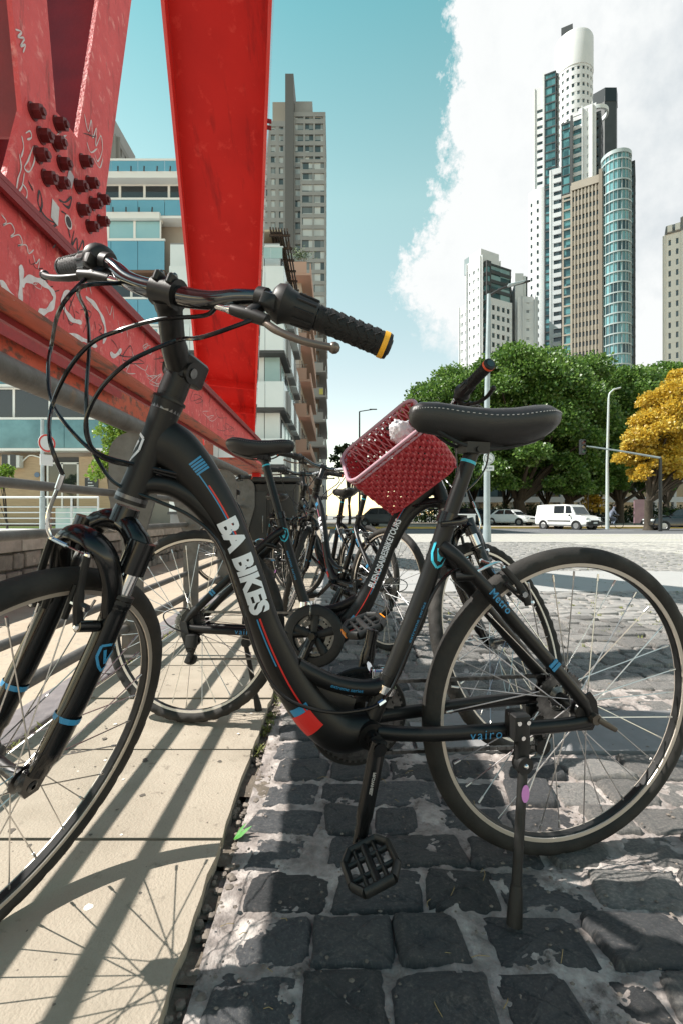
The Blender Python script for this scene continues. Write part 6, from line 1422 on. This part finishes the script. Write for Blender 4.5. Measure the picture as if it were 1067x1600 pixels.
def park():
    Y = 50.0; s = Y / FPX; g = 'green trees in the park across the road'
    def cr(Y, x0, *els):
        s = Y / FPX; return [((px - x0) * s, dy, CAMZ - (py - CY) * s + .15, rx * s, rx * s * .8, ry * s) for px, py, rx, ry, dy in els]
    def tr(label, px, Y, els, tr_, nl, nf, leaf, seed, lm=LF_green, fork=2.4, lob=.36): tree('tree', label, px2x(px, Y), Y, -.15, cr(Y, px, *els), tr_, lm, int(nl * 1.2), int(nf * 1.9), leaf * .70, seed, fork, 'tree', g, lob=lob * 1.08)
    tr('broad green tree whose crown rises above the bicycle saddle', 812, 50, [(790, 610, 70, 58, 0), (845, 640, 75, 75, 1), (745, 660, 62, 70, 0), (820, 705, 90, 50, -1), (760, 735, 60, 34, -1), (850, 745, 52, 30, -1.5)], .62, 104, 190, .42, 1)
    tr('green tree leaning left behind the lamp post with road signs', 705, 54, [(705, 640, 66, 50, 0), (668, 690, 46, 62, 0), (735, 650, 50, 60, 1), (725, 720, 55, 50, 1), (690, 755, 50, 26, -.5)], .40, 88, 150, .42, 2)
    tr('green tree behind the white van and left of the bare street lamp', 890, 53, [(895, 630, 60, 55, 0), (905, 700, 60, 60, 0), (870, 740, 55, 40, -1), (915, 750, 45, 24, -1)], .50, 70, 180, .42, 3, fork=2.6)
    tr('dark green tree right of the bare street lamp beside the yellow tree', 968, 56, [(960, 640, 62, 55, 0), (1000, 630, 50, 45, 1), (960, 720, 60, 50, 0), (985, 750, 50, 22, -1)], .42, 66, 170, .42, 4)
    tr('green tree at the far right behind the yellow crown', 1040, 62, [(1035, 640, 55, 60, 0), (1080, 660, 60, 70, 0)], .4, 40, 160, .45, 5)
    for i, (px, Yy, py, rx, ry) in enumerate(((735, 64, 700, 60, 60), (790, 66, 720, 55, 60), (850, 66, 715, 60, 55), (930, 68, 720, 60, 60), (1010, 70, 715, 60, 60), (660, 66, 735, 40, 48))):
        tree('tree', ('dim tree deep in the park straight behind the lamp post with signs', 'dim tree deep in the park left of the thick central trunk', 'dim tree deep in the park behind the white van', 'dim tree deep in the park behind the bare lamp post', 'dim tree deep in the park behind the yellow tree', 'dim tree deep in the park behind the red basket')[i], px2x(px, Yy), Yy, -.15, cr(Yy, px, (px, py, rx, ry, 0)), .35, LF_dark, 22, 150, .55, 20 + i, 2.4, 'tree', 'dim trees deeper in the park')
    tree('yellow_tree', 'bright yellow autumn tree at the right edge of the square', px2x(1012, 33), 33, -.2, cr(33, 1012, (1045, 650, 42, 45, 0), (1020, 690, 42, 40, -.5), (1075, 640, 48, 75, .3), (1070, 720, 45, 36, 0), (1000, 712, 28, 26, 0), (1030, 735, 44, 20, -.4)), .26, LF_yel, 110, 290, .19, 7, 2.0, 'tree', lob=.32)
    tree('yellow_bush', 'small yellow and green bush between the van and the lamp post', px2x(928, 55), 55, -.12, cr(55, 928, (925, 790, 14, 14, 0)), .05, LF_yel, 14, 60, .3, 8, .4, 'bush')
    tree('lime_tree', 'young lime green tree in front of the blue glass building', px2x(176, 22), 22, .03, cr(22, 176, (172, 690, 22, 24, 0), (186, 720, 24, 26, 0), (160, 745, 16, 16, 0)), .05, LF_lime, 34, 120, .16, 9, 1.2, 'tree', lob=.42)
    tree('lime_hedge', 'clipped yellow green bush below the air conditioner', px2x(2, 26.5), 27, .04, cr(26.5, 2, (-4, 750, 12, 22, 0)), .06, LF_lime, 22, 110, .2, 10, .4, 'bush')
    tree('dark_shrub', 'dark conifer seen over the red basket at the end of the street', px2x(545, 48), 48, -.2, cr(48, 545, (545, 705, 15, 18, 0), (532, 720, 12, 16, 0), (556, 722, 14, 18, 0)), .14, LF_dark, 30, 60, .35, 11, 2, 'tree')
    # trunks one can tell apart under the canopy
    mb = MB(); r = random.Random(2); vs = []; fs = []
    for i in range(9000):
        x = r.uniform(px2x(640, 60), px2x(1110, 60)); y = r.uniform(58, 66); z = r.uniform(-.1, 1.2 + .9 * sin(x * .7) ** 2); a = r.uniform(0, 2 * pi); d = V((cos(a) * .3, sin(a) * .3, r.uniform(-.2, .5))) * .9; q = d.orthogonal().normalized() * .12; o = len(vs); c = V((x, y, z)); vs += [c, c + d * .5 + q, c + d, c + d * .5 - q]; fs.append((o, o + 1, o + 2, o + 3))
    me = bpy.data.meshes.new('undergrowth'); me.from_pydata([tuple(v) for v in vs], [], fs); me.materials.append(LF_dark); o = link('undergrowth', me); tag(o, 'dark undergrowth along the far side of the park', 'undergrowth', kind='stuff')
park()
# ================================================================== lamps, signs, vehicles, people
M_pole = mat('galvanised_pole', (.36, .42, .44), .5, .25, c2=(.28, .33, .35), scale=3); M_polew = mat('pale_pole', (.52, .57, .58), .45, .2); M_blackp = mat('black_post', (.02, .022, .024), .5)
def lamps():
    Y = 15.5; z0 = zg(Y); x = px2x(760, Y); L = thing('street_lamp', 'tall galvanised lamp post with two white road signs and a short slanted arm', 'street lamp', (x, Y, z0)); h = 7.75
    mb = MB(); mb.tube([(0, 0, 0), (0, 0, h * .55), (.06, 0, h)], [.105, .085, .06], 16); mb.obj('pole', M_pole, L, 40)
    mb = MB(); mb.tube([(0, 0, 0), (0, 0, .5)], [.13, .12], 16); mb.obj('base', M_pole, L, 40)
    mb = MB(); mb.tube(spl([(.06, 0, h - .05), (.5, -.1, h + .16), (1.25, -.25, h + .30)], 6), [.04] * 13, 8); mb.obj('arm', M_blackp, L, 40)
    mb = MB(); mb.rbox((.85, -.18, h + .24), (.55, .16, .07), .03, Matrix.Rotation(-.22, 3, 'Y')); mb.obj('lamp_head', M_pole, L, 40)
    sw = mat('sign_white', (.70, .73, .74), .5)
    zz = py2z(717, Y) - z0
    mb = MB(); mb.cyl((0.02, -.12, zz), (0.02, -.14, zz), .175, n=28); s1 = mb.obj('round_sign', sw, L, 30); mb = MB(); mb.lathe([(.135, 0), (.16, 0), (.16, .003), (.135, .003)], Matrix.Translation((.02, -.141, zz)) @ Matrix.Rotation(pi / 2, 4, 'X'), 28, closed_prof=True); mb.box((.02, -.1425, zz), (.20, .003, .03), Matrix.Rotation(.7, 3, 'Y')); mb.obj('sign_print', mat('sign_grey', (.25, .30, .32), .5), s1, 0)
    mb = MB(); mb.box((.0, -.12, zz - .30), (.36, .02, .16)); s2 = mb.obj('plate_sign', sw, L, 0); mb = MB(); mb.box((-.06, -.1315, zz - .30), (.10, .003, .05)); mb.box((.07, -.1315, zz - .30), (.12, .003, .05)); mb.obj('sign_print', mat('sign_grey', (.25, .30, .32)), s2, 0)
    Y = 36; x = px2x(948, Y); L = thing('street_lamp', 'bare pale lamp post with a small curved head right of the van', 'street lamp', (x, Y, -.24)); h = py2z(622, Y) + .24
    mb = MB(); mb.tube([(0, 0, 0), (0, 0, h * .5), (.10, 0, h)], [.13, .10, .07], 14); mb.obj('pole', M_polew, L, 40); mb = MB(); mb.tube(spl([(.10, 0, h - .02), (.18, 0, h + .35), (.45, 0, h + .60)], 5), .055, 10); mb.rbox((.68, 0, h + .68), (.60, .22, .10), .05, Matrix.Rotation(-.25, 3, 'Y')); mb.obj('lamp_head', M_polew, L, 40)
    Y = 36; x = px2x(561, Y); L = thing('street_lamp', 'slim dark lamp post with a straight arm beyond the red basket', 'street lamp', (x, Y, -.24)); h = py2z(643, Y) + .24
    mb = MB(); mb.tube([(0, 0, 0), (0, 0, h)], [.09, .05], 12); mb.obj('pole', M_blackp, L, 40); mb = MB(); mb.tube([(0, 0, h), (1.0, 0, h + .16)], .035, 8); mb.rbox((1.0, 0, h + .16), (.55, .16, .06), .03); mb.obj('lamp_head', M_blackp, L, 40)
    Y = 31; x = px2x(1031, Y); L = thing('traffic_light', 'three lamp traffic signal hung on a long arm from a dark post', 'traffic light', (x, Y, -.24)); za = py2z(700, Y) + .24; dx = px2x(909, Y) - x
    mb = MB(); mb.tube([(0, 0, 0), (0, 0, za - .6)], [.11, .09], 12); mb.obj('pole', M_blackp, L, 40); mb = MB(); mb.tube([(0, 0, za - .62), (dx * .5, 0, za - .2), (dx + .25, 0, za + .12)], [.07, .055, .045], 10); mb.obj('arm', M_pole, L, 40)
    mb = MB(); mb.rbox((dx, 0, za + .06), (.34, .28, .92), .05); hd = mb.obj('signal_head', M_blackp, L, 40)
    for k, c in enumerate(((.10, .02, .02), (.12, .08, .02), (.02, .09, .05))): mb = MB(); mb.cyl((dx, -.14, za + .34 - .28 * k), (dx, -.155, za + .34 - .28 * k), .095, n=16); mb.obj('lens', mat('lens_%d' % k, c, .2), hd, 30); mb = MB(); mb.lathe([(.10, 0), (.115, 0), (.115, .16), (.10, .16)], Matrix.Translation((dx, -.14, za + .34 - .28 * k)) @ Matrix.Rotation(pi / 2, 4, 'X'), 14, 0, pi, True); mb.obj('visor', M_blackp, hd, 30)
    # left side: pole with a parking sign, rail fence
    Y = 23; x = px2x(67, Y); L = thing('sign_post', 'pale blue grey post carrying a red ringed round sign near the balcony', 'sign post', (x, Y, .03))
    mb = MB(); mb.tube([(0, 0, 0), (0, 0, 1.6), (0, 0, 1.62), (0, 0, 5.2)], [.125, .12, .085, .075], 12); mb.obj('pole', M_pole, L, 40); zz = py2z(693, Y) - .03; R = Matrix.Rotation(radians(64), 4, 'Z')
    mb = MB(); mb.lathe([(.01, 0), (.42, 0), (.42, .02), (.01, .02)], Matrix.Translation((.26, -.1, zz)) @ R @ Matrix.Rotation(pi / 2, 4, 'X'), 28); s1 = mb.obj('round_sign', W_white, L, 30); mb = MB(); mb.lathe([(.33, 0), (.41, 0), (.41, .004), (.33, .004)], Matrix.Translation((.26, -.1, zz)) @ R @ Matrix.Translation((0, -.0, 0)) @ Matrix.Rotation(pi / 2, 4, 'X') @ Matrix.Translation((0, 0, .021)), 28, closed_prof=True); mb.obj('ring', mat('sign_red', (.55, .05, .04), .5), s1, 0)
    mb = MB(); mb.box((.24, -.1, zz - .78), (.04, .6, .5), Matrix.Rotation(radians(-26), 3, 'Z')); mb.obj('plate_sign', W_white, L, 0)
    x0, x1 = px2x(-40, 24), px2x(152, 24); F = thing('rail_fence', 'white horizontal rail fence along the far pavement with brown posts', 'fence', (x0, 24.2, .03))
    for zz in (1.62, 1.15, .88, .60, .33): mb = MB(); mb.tube([(0, 0, zz), (x1 - x0, 0, zz)], .028 if zz < 1.5 else .05, 8); mb.obj('rail', W_white, F, 40)
    for px in (-30, 60, 75, 108, 150): mb = MB(); mb.box((px2x(px, 24) - x0, .06, .8), (.07, .07, 1.64)); mb.obj('post', mat('fence_post', (.16, .10, .075), .7) if px < 100 else W_white, F, 0)
    P = MB(); P.box((0, 0, .55), (3.4, .1, 1.1)); o = P.obj('glass_screen', mat('pale_green_glass', (.28, .42, .42)), None, 0); o.location = (px2x(140, 25.5), 25.5, .04); tag(o, 'pale glazed screen standing on the pavement before the entrance', 'screen')
    mb = MB(); mb.rbox((0, 0, .5), (.9, .5, 1.0), .04); mb.rbox((0, 0, 1.02), (.95, .55, .06), .02); o = mb.obj('utility_box', W_white, None, 40); o.location = (px2x(727, 26), 26, -.21); tag(o, 'white utility cabinet by the road beside the lamp post', 'cabinet')
    mb = MB(); mb.box((0, 0, 1.25), (1.5, .12, 2.1)); o = mb.obj('board', mat('poster_purple', (.22, .13, .17), .6, c2=(.30, .20, .22), scale=1.5), None, 0)
    o.location = (px2x(1003, 44), 44, -.12); tag(o, 'dull purple poster board standing under the yellow tree', 'poster board'); mb = MB()
    for a in (-.7, .7): mb.box((a, 0, .1), (.08, .10, .25))
    mb.obj('foot', M_blackp, o, 0)
    for i, (px, Yy, h) in enumerate(((910, 39, 1.7), (1031, 34, 3.1), (918, 48, 3.2), (700, 48, 2.6))):
        mb = MB(); mb.tube([(0, 0, 0), (0, 0, h)], .05, 8); mb.ball((0, 0, h), .07, 8); o = mb.obj('bollard', M_polew if i == 1 else M_blackp, None, 40); o.location = (px2x(px, Yy), Yy, -.13 if Yy > 38 else -.24); tag(o, ('thin dark post just right of the bare lamp post', 'white post in front of the black car', 'thin dark post behind the bare lamp post', 'thin dark post among the parked cars')[i], 'post')
lamps()
CG = mat('car_glass', (.02, .025, .03), .06, spec=.9); CT = mat('car_tyre', (.015, .015, .015), .8); CW = mat('car_wheel', (.45, .45, .46), .35, .8); CB = mat('car_trim', (.018, .018, .019), .6); CL = mat('headlamp', (.65, .68, .70), .12, spec=.8); CR = mat('tail_lamp', (.35, .02, .02), .25)
def car(name, label, cat, x, Y, z, rz, L, W, H, paint, kind, group=None):
    """body lofted along its length (x forward): lower body, then a glasshouse with windows inset"""
    t = thing(name, label, cat, (x, Y, z), rz, group); h = L / 2; wh = .31
    if kind == 'van': body = [(-h, .35, 1.00, .93), (-h + .06, .28, 1.08, .98), (-.9, .25, 1.10, 1), (.2, .25, 1.08, 1), (h - 1.05, .25, 1.04, .99), (h - .55, .25, .98, .96), (h - .15, .28, .84, .88), (h, .38, .66, .76)]; cab = [(-h + .02, 1.08, .86), (-h + .10, H - .06, .80), (-h + .6, H, .80), (.35, H, .79), (.80, H - .08, .77), (h - .95, 1.06, .88)]
    else: body = [(-h, .38, .80, .86), (-h + .12, .28, .90, .96), (-h + .8, .22, .94, 1), (.1, .22, .93, 1), (h - 1.1, .22, .90, .99), (h - .35, .24, .80, .93), (h, .36, .62, .78)]; cab = [(-h + .55, .92, .84), (-h + 1.15, H - .05, .70), (-h + 1.8, H, .70), (.2, H - .02, .70), (.55, H - .10, .72), (h - 1.15, .90, .86)]
    def ring(u, zb, zt, k): w = W / 2 * k; return [V((u, y * w, q)) for y, q in ((-.88, zb), (-1, zb + .12), (-1, zt - .12), (-.93, zt), (.93, zt), (1, zt - .12), (1, zb + .12), (.88, zb))]
    mb = MB(); mb.loft([ring(*b) for b in body]); bd = mb.obj('body', paint, t, 30)
    # cabin: side profile with tumblehome
    mb = MB(); zb = cab[0][1] - .06; rings = [[V((u, -W / 2 * k * .985, zz)) for u, zz, k in cab], [V((u, W / 2 * k * .985, zz)) for u, zz, k in cab]]; n = len(cab); vs = rings[0] + rings[1]
    mb.add(vs, [tuple(range(n)), tuple(range(2 * n - 1, n - 1, -1))] + [(i, n + i, n + (i + 1) % n, (i + 1) % n) for i in range(n)]); mb.obj('cabin', paint, t, 25)
    def win(us, name='side_window'):
        for sg in (1, -1):
            mb = MB(); pts = []
            for u, f in us:
                # width at that height by interpolation along the cabin
                zz = cab[0][1] + (H - cab[0][1]) * f; k = .88 + (.79 - .88) * f if kind == 'van' else .86 + (.70 - .86) * f; pts.append(V((u, sg * (W / 2 * k * .985 + .012), zz)))
            mb.add(pts, [tuple(range(len(pts)))]); mb.obj(name, CG, t, 0)
    if kind == 'van': win([(.42, .12), (h - 1.22, .12), (.76, .82), (.42, .86)]); win([(-.55, .12), (.28, .12), (.28, .86), (-.55, .86)])
    else: win([(-h + .95, .15), (-.25, .15), (-.25, .86), (-h + 1.35, .86)]); win([(-.15, .15), (h - 1.40, .15), (.42, .84), (-.15, .88)])
    a, b = (cab[-2], cab[-1]); mb = MB(); mb.add([V((a[0] + .012, sg * W / 2 * a[2] * .88, a[1] - .03)) for sg in (-1, 1)] + [V((b[0] + .012, sg * W / 2 * b[2] * .88, b[1] + .05)) for sg in (1, -1)], [(0, 1, 2, 3)]); mb.obj('windscreen', CG, t, 0)
    a, b = cab[1], cab[0]; mb = MB(); mb.add([V((a[0] - .03, sg * W / 2 * a[2] * .8, a[1] - .10)) for sg in (-1, 1)] + [V((b[0] - .025, sg * W / 2 * b[2] * .84, b[1] + .08)) for sg in (1, -1)], [(0, 1, 2, 3)]); mb.obj('rear_window', CG, t, 0)
    for u in (h - .82, -h + .78):
        for sg in (1, -1):
            mb = MB(); M = Matrix.Translation((u, sg * (W / 2 - .10), wh)) @ Matrix.Rotation(pi / 2, 4, 'X'); mb.lathe([(.20, -.10), (wh - .02, -.11), (wh, -.07), (wh, .07), (wh - .02, .11), (.20, .10)], M, 24); w = mb.obj('wheel', CT, t, 40)
            mb = MB(); mb.lathe([(.01, .095), (.06, .10), (.195, .085), (.21, .10)], M, 20); mb.lathe([(.01, -.095), (.06, -.10), (.195, -.085), (.21, -.10)], M, 20); mb.obj('rim', CW, w, 40)
            mb = MB(); mb.lathe([(wh + .02, -.13), (wh + .07, -.13), (wh + .07, .13), (wh + .02, .13)], M, 20, -.1, pi + .1, True) if False else mb.lathe([(.30, -.125), (wh + .055, -.125), (wh + .055, .125), (.30, .125)], M, 20, closed_prof=True); mb.obj('wheel_arch', CB, t, 40)
    for sg in (1, -1):
        mb = MB(); mb.rbox((h - .20, sg * W / 2 * .70, .68 if kind != 'van' else .80), (.22, .34, .15), .05); mb.obj('headlight', CL, t, 40); mb = MB(); mb.rbox((-h + .03, sg * W / 2 * .80, .80), (.08, .14, .30), .03); mb.obj('tail_light', CR, t, 40); mb = MB(); mb.rbox((h - 1.25, sg * (W / 2 + .10), 1.02), (.10, .18, .13), .04); mb.obj('mirror', CB, t, 40)
    mb = MB(); mb.rbox((h - .10, 0, .45), (.26, W * .86, .26), .06); mb.obj('front_bumper', CB if kind == 'van' else paint, t, 40); mb = MB(); mb.rbox((h - .02, 0, .62), (.08, W * .50, .12), .03); mb.obj('grille', CB, t, 40); mb = MB(); mb.rbox((-h + .06, 0, .45), (.2, W * .86, .24), .06); mb.obj('rear_bumper', CB if kind == 'van' else paint, t, 40)
    mb = MB(); mb.box((h + .035, 0, .50), (.012, .42, .12)); mb.obj('number_plate', W_white, t, 0)
    if kind == 'van':
        for sg in (1, -1): mb = MB(); mb.box((-.05, sg * (W / 2 + .004), .62), (1.9, .02, .09)); mb.obj('side_strip', CB, t, 0); mb = MB(); mb.box((.0, sg * (W / 2 * .985), 1.0), (.10, .03, .025)); mb.obj('door_handle', CB, t, 0)
    return t
PW = mat('paint_white', (.78, .78, .77), .25, spec=.6, coat=.5); PK = mat('paint_black', (.012, .012, .014), .15, spec=.6, coat=.6); PG = mat('paint_grey', (.10, .105, .11), .25, .4, coat=.5)
def vehicles():
    car('van', 'white compact van with a black front bumper on the road across the square', 'van', px2x(886, 36), 36, -.245, radians(-62), 4.3, 1.82, 1.80, PW, 'van')
    car('parked_car', 'white saloon parked left of the van under the trees', 'car', px2x(797, 44), 44, -.11, radians(-52), 4.3, 1.72, 1.42, PW, 'car', 'cars parked at the park edge')
    car('parked_car', 'dark grey car parked just left of the white saloon', 'car', px2x(765, 46), 46, -.11, radians(-58), 4.2, 1.7, 1.45, PG, 'car', 'cars parked at the park edge')
    car('parked_car', 'black car leftmost of the parked cars behind the lamp post', 'car', px2x(738, 48), 48, -.11, radians(-50), 4.2, 1.75, 1.6, PK, 'car', 'cars parked at the park edge')
    car('parked_car', 'black car cut by the right edge of the frame', 'car', px2x(1064, 33), 33.0, -.235, radians(168), 4.4, 1.78, 1.45, PK, 'car', 'cars parked at the park edge')
    car('parked_car', 'dark car half hidden behind the basket and bicycle frames', 'car', px2x(600, 40), 40, -.11, radians(-35), 4.2, 1.75, 1.5, PG, 'car', 'cars parked at the park edge')
vehicles()
def cyclist():
    Y = 37.0; x0 = px2x(956, Y); b = thing('small_bicycle', 'distant bicycle ridden past the bare lamp post', 'bicycle', (x0, Y, -.24)); mb = MB()
    for u in (-.5, .5): mb = MB(); mb.lathe([(.31, -.02), (.34, -.02), (.34, .02), (.31, .02)], Matrix.Translation((u, 0, .34)) @ Matrix.Rotation(pi / 2, 4, 'X'), 24, closed_prof=True); mb.obj('wheel', CT, b, 30)
    mb = MB()
    for p, q in (((-.5, .34), (-.05, .30)), ((-.05, .30), (-.18, .82)), ((-.18, .76), (-.5, .34)), ((-.18, .72), (.36, .74)), ((-.05, .30), (.38, .70)), ((.36, .80), (.5, .34)), ((.36, .8), (.38, 1.0))): mb.tube([(p[0], 0, p[1]), (q[0], 0, q[1])], .02, 6)
    mb.tube([(.36, -.25, 1.0), (.36, .25, 1.0)], .015, 6); mb.rbox((-.2, 0, .86), (.26, .14, .06), .03); mb.obj('frame', PG, b, 30)
    # rider: one continuous skinned body leaning to the bar
    me = bpy.data.meshes.new('person'); P = [(-.20, 0, .93), (-.10, 0, 1.15), (.04, 0, 1.38), (.10, 0, 1.50), (.15, 0, 1.62), (.17, 0, 1.74)]; rad = [.15, .14, .16, .06, .095, .085]; E = [(0, 1), (1, 2), (2, 3), (3, 4), (4, 5)]
    for s in (1, -1):
        i = len(P); P += [(-.16, s * .11, .88), (.20, s * .12, .78), (.02, s * .13, .40), (.12, s * .13, .34)]; rad += [.10, .065, .05, .04]; E += [(0, i), (i, i + 1), (i + 1, i + 2), (i + 2, i + 3)]
        i = len(P); P += [(.05, s * .18, 1.36), (.16, s * .24, 1.12), (.34, s * .23, 1.03), (.40, s * .22, 1.02)]; rad += [.06, .045, .035, .035]; E += [(2, i), (i, i + 1), (i + 1, i + 2), (i + 2, i + 3)]
    me.from_pydata(P, E, []); o = link('person', me); sk = o.modifiers.new('skin', 'SKIN'); o.modifiers.new('sub', 'SUBSURF').render_levels = 1
    for i, v in enumerate(me.skin_vertices[0].data): v.radius = (rad[i], rad[i])
    me.skin_vertices[0].data[0].use_root = True; me.materials.append(mat('rider_clothes', (.20, .24, .32), .8, c2=(.06, .06, .08), scale=2.5)); o.location = (x0, Y, -.24); tag(o, 'distant rider in blue grey clothes leaning over bicycle handlebars', 'person')
    mb = MB(); mb.ball((.165, 0, 1.74), .105, 12, (1, .85, 1.15)); hd = mb.obj('head', mat('skin_tone', (.42, .25, .17), .6), o, 60); mb = MB(); mb.ball((.150, 0, 1.775), .112, 12, (1, .88, .95)); mb.obj('hair', mat('hair_dark', (.02, .015, .012), .7), o, 60)
cyclist()
